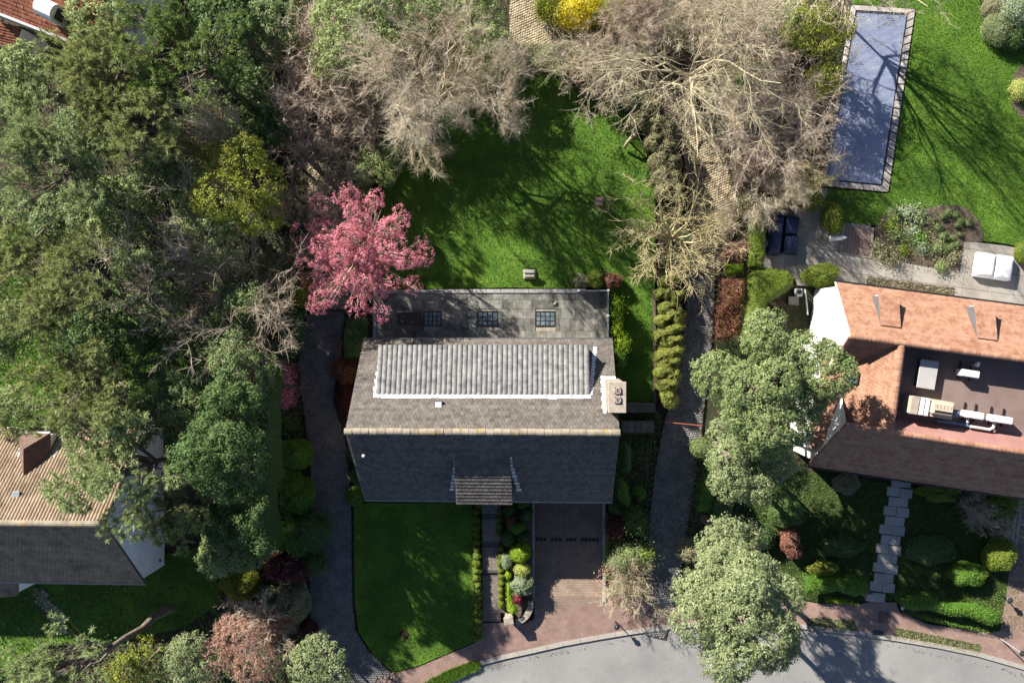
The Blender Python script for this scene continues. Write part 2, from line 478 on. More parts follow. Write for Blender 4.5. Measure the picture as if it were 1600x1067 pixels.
M['brick'] = surfmat('buff_brick', [(.34, .28, .22), (.46, .39, .32), (.56, .49, .41)], scale=4, fine=0.6, rough=0.9)
M['brownbrick'] = surfmat('brown_brick', [(.16, .10, .08), (.25, .17, .135)], scale=4, fine=0.6, rough=0.9)
M['wall'] = surfmat('rendered_wall', [(.35, .33, .30), (.45, .43, .40)], scale=1.5, fine=0.3, rough=0.9)
M['darkstone'] = surfmat('dark_coping', [(.10, .095, .085), (.19, .18, .16)], scale=2.5, fine=0.7, rough=0.9, spots=[(2.5, .55, .68, (.27, .24, .17))])
M['orangepaint'] = plain('orange_paint', (.50, .15, .08), rough=0.5)
M['bark'] = surfmat('bark', [(.07, .055, .04), (.14, .11, .085), (.2, .165, .13)], scale=5, fine=0.8, rough=0.95, bump=0.6, bscale=18, k=1.0)
M['palebark'] = surfmat('pale_bark', [(.22, .19, .12), (.38, .335, .22), (.50, .45, .31)], scale=3, fine=0.6, rough=0.95, k=1.0)
M['greybark'] = surfmat('grey_bark', [(.27, .225, .16), (.47, .405, .295), (.61, .535, .41)], scale=3, fine=0.6, rough=0.95, k=1.0)
M['brownbark'] = surfmat('brown_bark', [(.25, .20, .15), (.43, .355, .27), (.56, .475, .375)], scale=3, fine=0.6, rough=0.95, k=1.0)
M['pinkbark'] = surfmat('pinkish_bark', [(.30, .235, .18), (.50, .405, .32), (.64, .54, .44)], scale=3, fine=0.6, rough=0.95, k=1.0)
M['yellowbark'] = surfmat('yellow_bark', [(.24, .205, .10), (.40, .35, .18), (.52, .46, .26)], scale=3, fine=0.6, rough=0.95, k=1.0)
LM = {
 'pine': leafmat('pine_needles', [(.075, .10, .03), (.165, .195, .065), (.25, .275, .105), (.31, .32, .15)], trans=0.2, spec=0.35),
 'pine_pale': leafmat('pale_pine_needles', [(.09, .12, .045), (.185, .235, .092), (.27, .32, .145), (.34, .375, .195)], trans=0.2, spec=0.35),
 'pine_dark': leafmat('dark_needles', [(.05, .08, .022), (.11, .165, .042), (.19, .25, .068), (.26, .305, .10)], trans=0.2, spec=0.35),
 'ever': leafmat('evergreen_leaf', [(.04, .065, .024), (.085, .125, .045), (.14, .185, .07), (.19, .235, .10)], trans=0.2, spec=0.5, rough=0.4),
 'holm': leafmat('grey_green_leaf', [(.065, .096, .03), (.138, .182, .062), (.215, .265, .10), (.285, .325, .15)], trans=0.25, spec=0.45, rough=0.45),
 'pale': leafmat('pale_green_leaf', [(.065, .088, .036), (.135, .17, .075), (.205, .24, .115), (.28, .315, .17)], trans=0.25, spec=0.45, rough=0.45),
 'fresh': leafmat('fresh_green_leaf', [(.062, .092, .032), (.13, .175, .065), (.20, .245, .10), (.275, .315, .15)], trans=0.3, spec=0.4, rough=0.5),
 'yellowgreen': leafmat('yellow_green_leaf', [(.06, .075, .012), (.13, .15, .022), (.21, .235, .035), (.30, .32, .06)], trans=0.3),
 'lime': leafmat('lime_leaf', [(.085, .14, .010), (.15, .24, .015), (.22, .32, .022), (.30, .40, .04)], trans=0.3),
 'green': leafmat('mid_green_leaf', [(.035, .085, .010), (.07, .15, .018), (.115, .21, .03), (.16, .26, .045)], trans=0.25),
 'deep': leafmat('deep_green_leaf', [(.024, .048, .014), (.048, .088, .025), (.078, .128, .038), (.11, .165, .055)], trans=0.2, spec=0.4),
 'box': leafmat('box_leaf', [(.055, .085, .012), (.10, .14, .018), (.15, .19, .026), (.20, .245, .04)], trans=0.2),
 'cloud': leafmat('pale_box_leaf', [(.085, .105, .022), (.16, .18, .04), (.23, .25, .06), (.31, .33, .09)], trans=0.2),
 'maroon': leafmat('maroon_leaf', [(.030, .010, .012), (.065, .018, .020), (.11, .030, .032), (.16, .05, .05)], trans=0.25),
 'rust': leafmat('rusty_leaf', [(.075, .035, .025), (.15, .065, .045), (.23, .105, .075), (.31, .18, .13)], trans=0.25),
 'russet': leafmat('reddish_brown_leaf', [(.06, .025, .018), (.13, .045, .030), (.19, .075, .045), (.16, .14, .05)], trans=0.25),
 'buff': leafmat('buff_pink_leaf', [(.14, .075, .055), (.25, .14, .105), (.34, .21, .16), (.42, .29, .23)], trans=0.25),
 'crimson': leafmat('crimson_leaf', [(.09, .012, .018), (.18, .025, .035), (.26, .045, .06)], trans=0.25),
 'blossom': leafmat('cherry_blossom', [(.17, .06, .07), (.37, .12, .15), (.52, .205, .245), (.66, .36, .40)], trans=0.3),
 'azalea': leafmat('azalea_flower', [(.30, .04, .11), (.52, .12, .22), (.68, .27, .36), (.76, .45, .50)], trans=0.3),
 'forsythia': leafmat('forsythia_flower', [(.35, .30, .03), (.55, .48, .04), (.70, .62, .07)], trans=0.3),
 'greygreen': leafmat('silver_green_leaf', [(.08, .11, .06), (.15, .19, .11), (.23, .28, .17), (.31, .36, .23)], trans=0.25),
 'variegated': leafmat('variegated_leaf', [(.12, .16, .03), (.25, .28, .06), (.38, .40, .13), (.5, .5, .2)], trans=0.25),
 'dry': leafmat('dry_hedge_leaf', [(.085, .085, .045), (.17, .17, .09), (.26, .25, .14), (.34, .315, .20)], trans=0.25),
 'litter': leafmat('leaf_litter', [(.03, .02, .012), (.065, .045, .026), (.10, .072, .045), (.03, .05, .014)], trans=0.1),
}
# ---------------------------------------------------------------- vegetation generators
def unit(a):
    return a / (np.linalg.norm(a, axis=1, keepdims=True) + 1e-9)

def leaves(rng, pos, nrm, size, jitter=0.55, asp=0.55):
    """diamond leaves at pos facing about nrm; returns V, quads"""
    n = len(pos)
    nn = unit(nrm + rng.normal(0, jitter, (n, 3)))
    a = unit(np.cross(nn, rng.normal(0, 1, (n, 3))))
    b = np.cross(nn, a)
    s = (size * rng.uniform(0.65, 1.3, n))[:, None]
    V = np.empty((n, 4, 3))
    V[:, 0] = pos - a * s * 0.5
    V[:, 1] = pos + b * s * 0.5 * asp
    V[:, 2] = pos + a * s * 0.5
    V[:, 3] = pos - b * s * 0.5 * asp
    return V.reshape(-1, 3), np.arange(4 * n).reshape(n, 4)

def tubes(segs, n=3):
    """segs: array rows x0 y0 z0 x1 y1 z1 r0 r1 -> V, quads"""
    A = np.asarray(segs, dtype=float)
    p0, p1, r0, r1 = A[:, :3], A[:, 3:6], A[:, 6:7], A[:, 7:8]
    d = unit(p1 - p0)
    ref = np.where(np.abs(d[:, 2:3]) > 0.9, np.array([[1.0, 0, 0]]), np.array([[0, 0, 1.0]]))
    u = unit(np.cross(d, ref)); w = np.cross(d, u)
    m = len(A)
    V = np.empty((m, 2 * n, 3))
    for k in range(n):
        a = 2 * math.pi * k / n
        o = u * math.cos(a) + w * math.sin(a)
        V[:, k] = p0 + o * r0
        V[:, n + k] = p1 + o * r1
    base = np.arange(m)[:, None] * 2 * n
    Q = []
    for k in range(n):
        j = (k + 1) % n
        Q.append(np.concatenate([base + k, base + j, base + n + j, base + n + k], axis=1))
    return V.reshape(-1, 3), np.concatenate(Q)

def lobes_of(rng, R, h, n, flat=0.75, rl=(0.26, 0.42), rr=(0.3, 0.74)):
    d = unit(rng.normal(0, 1, (n, 3)))
    d[:, 2] = np.abs(d[:, 2]) * 0.9 - 0.12
    c = d * rng.uniform(rr[0], rr[1], (n, 1)) * np.array([R, R, h])
    r = R * rng.uniform(rl[0], rl[1], n)
    return c, r

def crown_points(rng, c, r, n, under=0.18, flat=0.8, trim=0.72):
    """points on the outside of a union of lobes, with outward directions"""
    p = np.empty((0, 3)); q = np.empty((0, 3))
    w = r ** 2 / np.sum(r ** 2)
    while len(p) < n:
        k = rng.choice(len(r), n * 2, p=w)
        d = unit(rng.normal(0, 1, (len(k), 3)))
        dn = rng.random(len(k)) > under
        d[dn, 2] = np.abs(d[dn, 2])
        x = c[k] + d * (r[k] * rng.uniform(0.82, 1.06, len(k)))[:, None] * np.array([1, 1, flat])
        D = np.linalg.norm((x[:, None, :] - c[None]) / np.array([1, 1, flat]), axis=2) / r[None]
        D[np.arange(len(k)), k] = 9
        ok = D.min(axis=1) > trim
        p = np.concatenate([p, x[ok]]); q = np.concatenate([q, d[ok]])
    return p[:n], q[:n]

def leafy_crown(seed, R, h, nl=14, npuff=900, puff=0.32, per=24, leaf=0.13, flat=0.8, rl=(0.26, 0.42), rr=(0.3, 0.74), under=0.18, mat=None, mat2=None, elong=None):
    rng = np.random.default_rng(seed)
    c, r = lobes_of(rng, R, h, nl, flat, rl, rr)
    if elong is not None: c = c * np.array([elong[0], elong[1], 1.0])
    p, d = crown_points(rng, c, r, npuff, under, flat)
    e = unit(np.repeat(d, per, axis=0) * 0.7 + rng.normal(0, 0.75, (npuff * per, 3)) + np.array([0, 0, 0.35]))
    pr = np.repeat(puff * rng.uniform(0.6, 1.35, npuff), per)[:, None]
    pos = np.repeat(p, per, axis=0) + e * pr * rng.uniform(0.45, 1.0, (npuff * per, 1))
    V, Qd = leaves(rng, pos, e + np.repeat(d, per, axis=0) * 0.4 + np.array([0, 0, 0.25]), leaf)
    t = np.clip(np.repeat(rng.uniform(0.1, 0.8, npuff), per) * 0.55 + rng.uniform(0, 0.45, npuff * per), 0, 1)
    return np_mesh('crown', V, Qd, None, t, mat), c, r

def pine_crown(seed, R, h, nl=34, ntuft=2300, needles=24, ln=0.27, wd=0.042, mat=None, rl=(0.12, 0.22), flat=0.55, elong=None):
    rng = np.random.default_rng(seed)
    c, r = lobes_of(rng, R, h, nl, flat, rl, (0.25, 0.88))
    if elong is not None: c = c * np.array([elong[0], elong[1], 1.0])
    p, d = crown_points(rng, c, r, ntuft, 0.1, flat, 0.35)
    ax = unit(d * 0.6 + np.array([0, 0, 0.7]) + rng.normal(0, 0.3, d.shape))
    n = ntuft * needles
    A = np.repeat(ax, needles, axis=0)
    B = np.repeat(p, needles, axis=0)
    dr = unit(A * 0.9 + unit(rng.normal(0, 1, (n, 3))) * 0.85)
    L = (np.repeat(rng.uniform(0.7, 1.3, ntuft), needles) * ln * rng.uniform(0.7, 1.15, n))[:, None]
    s = unit(np.cross(dr, rng.normal(0, 1, (n, 3)))) * wd * 0.5
    o = A * rng.uniform(-0.25, 0.12, (n, 1))
    V = np.empty((n, 3, 3))
    V[:, 0] = B + o + s; V[:, 1] = B + o + dr * L; V[:, 2] = B + o - s
    t = np.clip(np.repeat(rng.uniform(0.05, 0.8, ntuft), needles) * 0.65 + rng.uniform(0, 0.35, n), 0, 1)
    return np_mesh('crown', V.reshape(-1, 3), None, np.arange(3 * n).reshape(n, 3), t, mat), c, r

def limbs(seed, base, top, c, r, tr, mat, n=5):
    """tapered trunk from base to top and a limb into every lobe"""
    rng = np.random.default_rng(seed)
    segs = []
    base = np.array(base, float); top = np.array(top, float)
    K = 7
    pts = [base + (top - base) * i / K + np.array([*rng.normal(0, 0.009 * np.linalg.norm(top - base), 2), 0]) * (0 if i in (0,) else 1) for i in range(K + 1)]
    rad = [tr * (1 - 0.72 * i / K) * (1.35 if i == 0 else 1) for i in range(K + 1)]
    for i in range(K): segs.append([*pts[i], *pts[i + 1], rad[i], rad[i + 1]])
    V1, Q1 = tubes(segs, 8)
    s2 = []
    for k in range(len(r)):
        f = rng.uniform(0.5, 0.98)
        i = min(K - 1, int(f * K))
        a = pts[i] + (pts[i + 1] - pts[i]) * (f * K - i)
        b = np.array(c[k]) + np.array([0, 0, r[k] * 0.2])
        mid = (a + b) / 2 + rng.normal(0, 0.12, 3) * np.linalg.norm(b - a) + np.array([0, 0, -0.05 * np.linalg.norm(b - a)])
        q0 = rad[i] * 0.55
        pp = [a, a * 0.55 + mid * 0.45, mid, b]
        rr = [q0, q0 * 0.8, q0 * 0.6, q0 * 0.22]
        for j in range(3): s2.append([*pp[j], *pp[j + 1], rr[j], rr[j + 1]])
        for q in range(3):
            e = b + rng.normal(0, 0.45, 3) * r[k]
            s2.append([*mid, *((mid + e) / 2 + rng.normal(0, .1, 3)), q0 * 0.35, q0 * 0.22]); s2.append([*((mid + e) / 2), *e, q0 * 0.22, 0.012])
    V2, Q2 = tubes(s2, 5)
    return np_mesh('trunk', V1, Q1, mats=mat, smooth=True), np_mesh('branches', V2, Q2, mats=mat, smooth=True)

def bare_tree(seed, height, R, trunk_r=0.22, nlimb=8, fork=0.3, up=0.35, sub=(5, 5), twigs=7, mat=None, thin=1.0, curl=0.22):
    """leafless tree: three meshes, trunk / branches / twigs"""
    rng = np.random.default_rng(seed)
    T, B = [], []
    ends = []
    def grow(p, d, L, r0, ns, out, trop):
        pts = [(p, r0)]
        for i in range(ns):
            d = d + rng.normal(0, curl, 3); d[2] += trop; d = d / np.linalg.norm(d)
            q = p + d * L / ns
            r1 = r0 * (1 - 0.75 / ns * (i + 1)) if True else r0
            out.append([*p, *q, pts[-1][1], max(r1, 0.008)])
            p = q; pts.append((p, max(r1, 0.008)))
        return pts, d
    ft = height * fork
    pts, d0 = grow(np.zeros(3), np.array([rng.normal(0, .05), rng.normal(0, .05), 1.0]), ft, trunk_r, 4, T, 0.1)
    top = pts[-1][0]
    lead = height - ft
    T[-1][7] = trunk_r * 0.8
    for k in range(nlimb):
        a = 2 * math.pi * (k + rng.uniform(-.3, .3)) / nlimb
        el = up + rng.uniform(-0.15, 0.35) + (0.5 if k % 4 == 0 else 0)
        d = np.array([math.cos(a), math.sin(a), el * 1.6]); d /= np.linalg.norm(d)
        hz = max(0.25, math.hypot(d[0], d[1]))
        L = min(R / hz, lead / max(d[2], 0.15)) * rng.uniform(0.8, 1.1)
        st = top - np.array([0, 0, rng.uniform(0, 0.22) * ft])
        p1, _ = grow(st, d, L, trunk_r * rng.uniform(0.32, 0.5), 6, B, 0.03)
        for j in range(sub[0]):
            i = rng.integers(1, 6)
            q, rr = p1[i]
            dd = (p1[i][0] - p1[i - 1][0]); dd /= np.linalg.norm(dd)
            dd = dd + rng.normal(0, 0.55, 3); dd /= np.linalg.norm(dd)
            p2, _ = grow(q, dd, L * rng.uniform(0.3, 0.55), rr * 0.6, 4, B, 0.05)
            for m in range(sub[1]):
                i2 = rng.integers(1, 5)
                q2, r2 = p2[i2]
                d2 = (p2[i2][0] - p2[i2 - 1][0]); d2 /= np.linalg.norm(d2)
                d2 = d2 + rng.normal(0, 0.6, 3); d2 /= np.linalg.norm(d2)
                p3, d3 = grow(q2, d2, L * rng.uniform(0.14, 0.3), max(r2 * 0.55, 0.012), 3, B, 0.06)
                for z in p3[1:]: ends.append((z[0], d3, L))
            ends.append((p2[-1][0], dd, L))
    # twigs
    E = np.array([e[0] for e in ends]); D = np.array([e[1] for e in ends]); LL = np.array([e[2] for e in ends])
    n = len(E)
    p = np.repeat(E, twigs, axis=0)
    d = unit(np.repeat(D, twigs, axis=0) + rng.normal(0, 0.6, (n * twigs, 3)) + np.array([0, 0, 0.12]))
    l = (np.repeat(LL, twigs) * rng.uniform(0.06, 0.17, n * twigs))[:, None]
    m1 = p + d * l * 0.5
    d2 = unit(d + rng.normal(0, 0.3, d.shape))
    m2 = m1 + d2 * l * 0.6
    r = 0.0115 * thin
    one = np.ones((len(p), 1))
    sg = np.concatenate([np.concatenate([p, m1, one * r, one * r * 0.8], 1), np.concatenate([m1, m2, one * r * 0.8, one * r * 0.4], 1)])
    Vt, Qt = tubes(sg, 3)
    V0, Q0 = tubes(T, 8); V1, Q1 = tubes(B, 5)
    return (np_mesh('trunk', V0, Q0, mats=mat, smooth=True), np_mesh('branches', V1, Q1, mats=mat, smooth=True), np_mesh('twigs', Vt, Qt, mats=mat), top)

def pile(seed, R, h, mat, nl=9, n=3600, leaf=0.075, name='shrub', spike=0.0, rough=0.12, core=True):
    """compact shrub, one mesh: leafy skin over a lumpy solid core; base at z=0"""
    rng = np.random.default_rng(seed)
    nu, nv = 20, 9
    ph = rng.uniform(0, 6.28, 6); am = rng.uniform(0, rough, 6)
    def rad(a, b):
        return 1 + am[0] * np.sin(2 * a + ph[0]) + am[1] * np.sin(3 * a + ph[1] + 2 * b) + am[2] * np.sin(5 * a + ph[2] + 3 * b) + am[3] * np.sin(4 * b + ph[3] + a) * 0.6
    def pt(a, b, k=1.0):
        q = rad(a, b) * k
        return np.stack([np.cos(a) * np.cos(b) * R * q, np.sin(a) * np.cos(b) * R * q, h * (0.42 + 0.58 * np.sin(b) * q)], axis=-1)
    V, Qd, T = [], [], []
    aa = np.repeat(np.arange(nu) * 2 * math.pi / nu, nv + 1).reshape(nu, nv + 1)
    bb = np.tile(np.linspace(-0.8, math.pi / 2, nv + 1), (nu, 1))
    cv = pt(aa, bb, 0.9).reshape(-1, 3)
    cv[:, 2] = np.maximum(cv[:, 2], 0)
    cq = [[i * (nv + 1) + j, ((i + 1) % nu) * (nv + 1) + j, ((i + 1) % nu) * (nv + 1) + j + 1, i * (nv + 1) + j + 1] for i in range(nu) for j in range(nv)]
    a = rng.uniform(0, 2 * math.pi, n); b = np.arcsin(rng.uniform(-0.45, 1, n))
    p = pt(a, b) * rng.uniform(0.93, 1.05, (n, 1))
    p[:, 2] = np.maximum(p[:, 2], 0.02)
    nr = np.stack([np.cos(a) * np.cos(b), np.sin(a) * np.cos(b), np.sin(b) + 0.2], -1)
    if spike: p = p + nr * rng.exponential(spike, (n, 1))
    lv, lq = leaves(rng, p, nr, leaf, 0.6)
    if core:
        V = np.concatenate([cv, lv]); Q2 = np.concatenate([np.array(cq), lq + len(cv)])
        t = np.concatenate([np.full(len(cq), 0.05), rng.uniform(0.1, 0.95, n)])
    else:
        V, Q2, t = lv, lq, rng.uniform(0.1, 0.95, n)
    return np_mesh(name, V, Q2, None, t, mat)

def hedge_mesh(seed, poly, h, mat, rr=0.35, leaf=0.075, dens=420, lump=0.06, loose=0.0, name='hedge', base=0.0, wave=0.0, corek=0.10):
    """clipped hedge over a world-space footprint polygon (centred on its origin)"""
    rng = np.random.default_rng(seed)
    ph = rng.uniform(0, 6.28, 8); fr = rng.uniform(1.2, 3.4, (4, 2))
    def lumpf(x, y):
        return sum(np.sin(x * fr[i, 0] + ph[i]) * np.sin(y * fr[i, 1] + ph[i + 4]) for i in range(4)) * lump
    def hf(x, y):
        d = edgedist(x, y, poly)
        q = np.clip(d / rr, 0, 1)
        prof = np.sqrt(np.clip(1 - (1 - q) ** 2, 0, 1))
        return (h * (0.45 + 0.55 * prof) * (prof > 0.02) + lumpf(x, y) * q), q, d
    A = area(poly)
    n = int(A * dens)
    x, y = scatter(rng, poly, n)
    z, q, d = hf(x, y)
    eps = 0.05
    gx = (hf(x + eps, y)[0] - hf(x - eps, y)[0]) / (2 * eps); gy = (hf(x, y + eps)[0] - hf(x, y - eps)[0]) / (2 * eps)
    nr = unit(np.stack([-np.clip(gx, -3, 3), -np.clip(gy, -3, 3), np.ones(len(x))], -1))
    low = rng.random(len(x)) < (1 - q) * 0.75
    z = np.where(low, z * rng.uniform(0.05, 1, len(x)), z) + (rng.exponential(loose, len(x)) if loose else 0) + rng.normal(0, 0.02, len(x))
    lv, lq = leaves(rng, np.stack([x, y, z + base], -1), nr, leaf, 0.55)
    # core
    st = max(0.14, math.sqrt(A) / 40)
    xs = np.arange(min(p[0] for p in poly), max(p[0] for p in poly) + st, st)
    ys = np.arange(min(p[1] for p in poly), max(p[1] for p in poly) + st, st)
    X, Y = np.meshgrid(xs, ys, indexing='ij')
    Z = np.maximum(hf(X, Y)[0] - corek, 0.0)
    inn = inpoly(X, Y, poly) & (edgedist(X, Y, poly) > 0.04)
    Z = np.where(inn, Z, 0.0) + base
    ny = len(ys)
    cv = np.stack([X, Y, Z], -1).reshape(-1, 3)
    keep = (inn[:-1, :-1] | inn[1:, :-1] | inn[:-1, 1:] | inn[1:, 1:])
    # only cells whose four corners stay in or next to the footprint
    I, J = np.nonzero(inn[:-1, :-1] & inn[1:, :-1] & inn[:-1, 1:] & inn[1:, 1:])
    cq = np.stack([I * ny + J, (I + 1) * ny + J, (I + 1) * ny + J + 1, I * ny + J + 1], -1)
    V = np.concatenate([cv, lv]); Qd = np.concatenate([cq, lq + len(cv)]) if len(cq) else lq + len(cv)
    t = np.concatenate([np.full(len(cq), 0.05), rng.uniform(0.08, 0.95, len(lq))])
    return np_mesh(name, V, Qd, None, t, mat)

def hedge(px, h, mat, label, cat='hedge', name='hedge', seed=1, group=None, z0=0.0, topz=None, **kw):
    """px: outline in the photo at the hedge's mid height"""
    zz = h * 0.6 if topz is None else topz
    w = [G(x, y, zz) for x, y in px]
    cx = sum(p.x for p in w) / len(w); cy = sum(p.y for p in w) / len(w)
    poly = [(p.x - cx, p.y - cy) for p in w]
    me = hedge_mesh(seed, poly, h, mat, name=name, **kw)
    o = link(name, me, None, (cx, cy, z0))
    return tag(o, label, cat, group)

def place_tree(root, parts):
    for nm, me in parts:
        link(nm, me, root)

def at_height(px, py, zc):
    p = G(px, py, zc)
    return p.x, p.y

def broadleaf(name, px, py, rpx, ht, mat, label, cat='tree', group=None, seed=1, hk=0.55, bark='bark', nl=16, npuff=None, puff=0.32, per=24, leaf=0.13, flat=0.8, lean=(0, 0), elong=None, **kw):
    """foliage tree: crown centre seen at px,py with radius rpx"""
    zc = ht * (1 - hk * 0.62)
    R = rpx * mpp(zc) * 1.1
    x, y = at_height(px, py, zc)
    hh = ht - zc
    npuff = npuff or int(26 * R * R + 120)
    me, c, r = leafy_crown(seed, R, hh, nl, npuff, puff, per, leaf, flat, mat=mat, elong=elong, **kw)
    root = thing(name, (x + lean[0], y + lean[1], 0), label, cat, group)
    me2, me3 = limbs(seed, (0, 0, -0.05), (-lean[0], -lean[1], zc + hh * 0.25), c + np.array([-lean[0], -lean[1], zc]), r, 0.05 + ht * 0.02, M[bark])
    link('trunk', me2, root); link('branches', me3, root)
    link('crown', me, root, (-lean[0], -lean[1], zc))
    return root

def pine(name, px, py, rpx, ht, mat, label, group=None, seed=1, hk=0.4, lean=(0, 0), ntuft=None, bark='bark', elong=None, dens=46, **kw):
    zc = ht * (1 - hk * 0.6)
    R = rpx * mpp(zc) * 1.12
    x, y = at_height(px, py, zc)
    ntuft = int(dens * R * R)
    me, c, r = pine_crown(seed, R, ht - zc, ntuft=ntuft, mat=mat, elong=elong, **kw)
    root = thing(name, (x + lean[0], y + lean[1], 0), label, 'tree', group)
    m2, m3 = limbs(seed, (0, 0, -0.05), (-lean[0], -lean[1], zc + 0.3), c + np.array([-lean[0], -lean[1], zc]), r, 0.05 + ht * 0.018, M[bark])
    link('trunk', m2, root); link('branches', m3, root)
    link('crown', me, root, (-lean[0], -lean[1], zc))
    return root

BARE = {}
def bare(name, px, py, rpx, ht, variant, label, cat='tree', group=None, rz=0.0, mat=None, zc=None, sq=1.0):
    """a leafless tree; variant = key of BARE (unit meshes built once)"""
    key = (variant, mat or '')
    R0, h0, meshes = BARE[variant]
    zc = ht * 0.7 if zc is None else zc
    R = rpx * mpp(zc)
    x, y = at_height(px, py, zc)
    root = thing(name, (x, y, 0), label, cat, group, rz)
    s = R / R0
    for nm, me in zip(('trunk', 'branches', 'twigs'), meshes):
        ob = link(nm, me, root, sc=(s, s, ht / h0))
        if mat:
            ob.material_slots[0].link = 'OBJECT'
            ob.material_slots[0].material = M[mat]
    return root

SHR = {}
def shrub(px, py, rx, ht, mat, label, cat='shrub', name='round_shrub', ry=None, group=None, var=None, rz=0.0, z0=0.0, zc=None, **kw):
    """compact shrub seen at px,py; rx, ry radii in photo pixels"""
    zc = (z0 + ht * 0.6) if zc is None else zc
    m = mpp(zc)
    R = rx * m; RY = (ry or rx) * m
    var = var if var is not None else rnd.randrange(3)
    size = 's' if max(R, RY) < 0.45 else ('m' if max(R, RY) < 0.95 else 'l')
    key = (mat, size, var, tuple(sorted(kw.items())))
    Rn = {'s': 0.3, 'm': 0.7, 'l': 1.3}[size]
    if key not in SHR:
        n = {'s': 700, 'm': 2600, 'l': 7000}[size]
        lf = {'s': 0.055, 'm': 0.075, 'l': 0.09}[size]
        a = dict(n=n, leaf=lf); a.update(kw)
        if 'dn' in a: a['n'] = int(a['n'] * a.pop('dn'))
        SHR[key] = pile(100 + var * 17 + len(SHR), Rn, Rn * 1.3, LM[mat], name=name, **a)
    x, y = at_height(px, py, zc)
    o = link(name, SHR[key], None, (x, y, z0), rz if (ry and ry != rx) else rnd.uniform(0, 6.28), (R / Rn, RY / Rn, ht / (Rn * 1.3)))
    return tag(o, label, cat, group)

# ---------------------------------------------------------------- roofs and paving
def tiles(mb, A, B, Cc, D, rows, cols, prof='flat', lift=0.035, jit=0.006, keep=None, amp=0.05, seed=1, tj=1.0, nseg=5):
    """tiles on the quad A (eave start) B (eave end) Cc (ridge end) D (ridge start); butts lifted by lift"""
    r = random.Random(seed)
    A, B, Cc, D = [Vector(p) for p in (A, B, Cc, D)]
    nrm = (B - A).cross(D - A).normalized()
    if nrm.z < 0: nrm = -nrm
    def pt(u, v): return (A * (1 - u) + B * u) * (1 - v) + (D * (1 - u) + Cc * u) * v
    for i in range(rows):
        off = 0.5 * (i % 2) if prof == 'flat' else 0.0
        rt = r.uniform(-.2, .2)
        for j in range(cols + (1 if off else 0)):
            u0 = max(0, (j - off) / cols); u1 = min(1, (j + 1 - off) / cols)
            if u1 - u0 < 1e-4: continue
            v0 = i / rows; v1 = (i + 1) / rows
            if keep and not keep((u0 + u1) / 2, (v0 + v1) / 2): continue
            t = min(1, max(0, 0.5 + rt + r.gauss(0, 0.2) * tj))
            l0 = lift + r.uniform(-jit, jit); lo = r.uniform(-jit, jit) * 0.5
            g = (u1 - u0) * 0.03
            if prof == 'flat':
                p0 = pt(u0 + g, v0) + nrm * l0; p1 = pt(u1 - g, v0) + nrm * (l0 + lo)
                p2 = pt(u1 - g, v1 + 0.15 / rows) + nrm * 0.006; p3 = pt(u0 + g, v1 + 0.15 / rows) + nrm * 0.006
                q0 = pt(u0 + g, v0); q1 = pt(u1 - g, v0)
                mb.add([p0, p1, p2, p3], [(0, 1, 2, 3)], t); mb.add([p0, p1, q0, q1], [(2, 3, 1, 0)], 0.0)  # butt faces take the darkest tint: shadow lines painted between the rows
            else:
                ns = nseg
                V, Fs = [], []
                for k in range(ns + 1):
                    u = u0 + (u1 - u0) * k / ns
                    hgt = amp * abs(math.sin(math.pi * k / ns)) ** 0.8 + 0.01
                    V += [pt(u, v0) + nrm * (hgt + l0), pt(u, min(1.0, v1 + 0.1 / rows)) + nrm * (hgt + 0.004), pt(u, v0) + nrm * 0.0]
                for k in range(ns):
                    a, b = 3 * k, 3 * k + 3
                    Fs += [(a, b, b + 1, a + 1)]
                mb.add(V, Fs, t)
                mb.add(V, [(3 * k + 2, 3 * k + 5, 3 * k + 3, 3 * k) for k in range(ns)], 0.0)  # pantile ends darkest too, a painted shadow edge per row

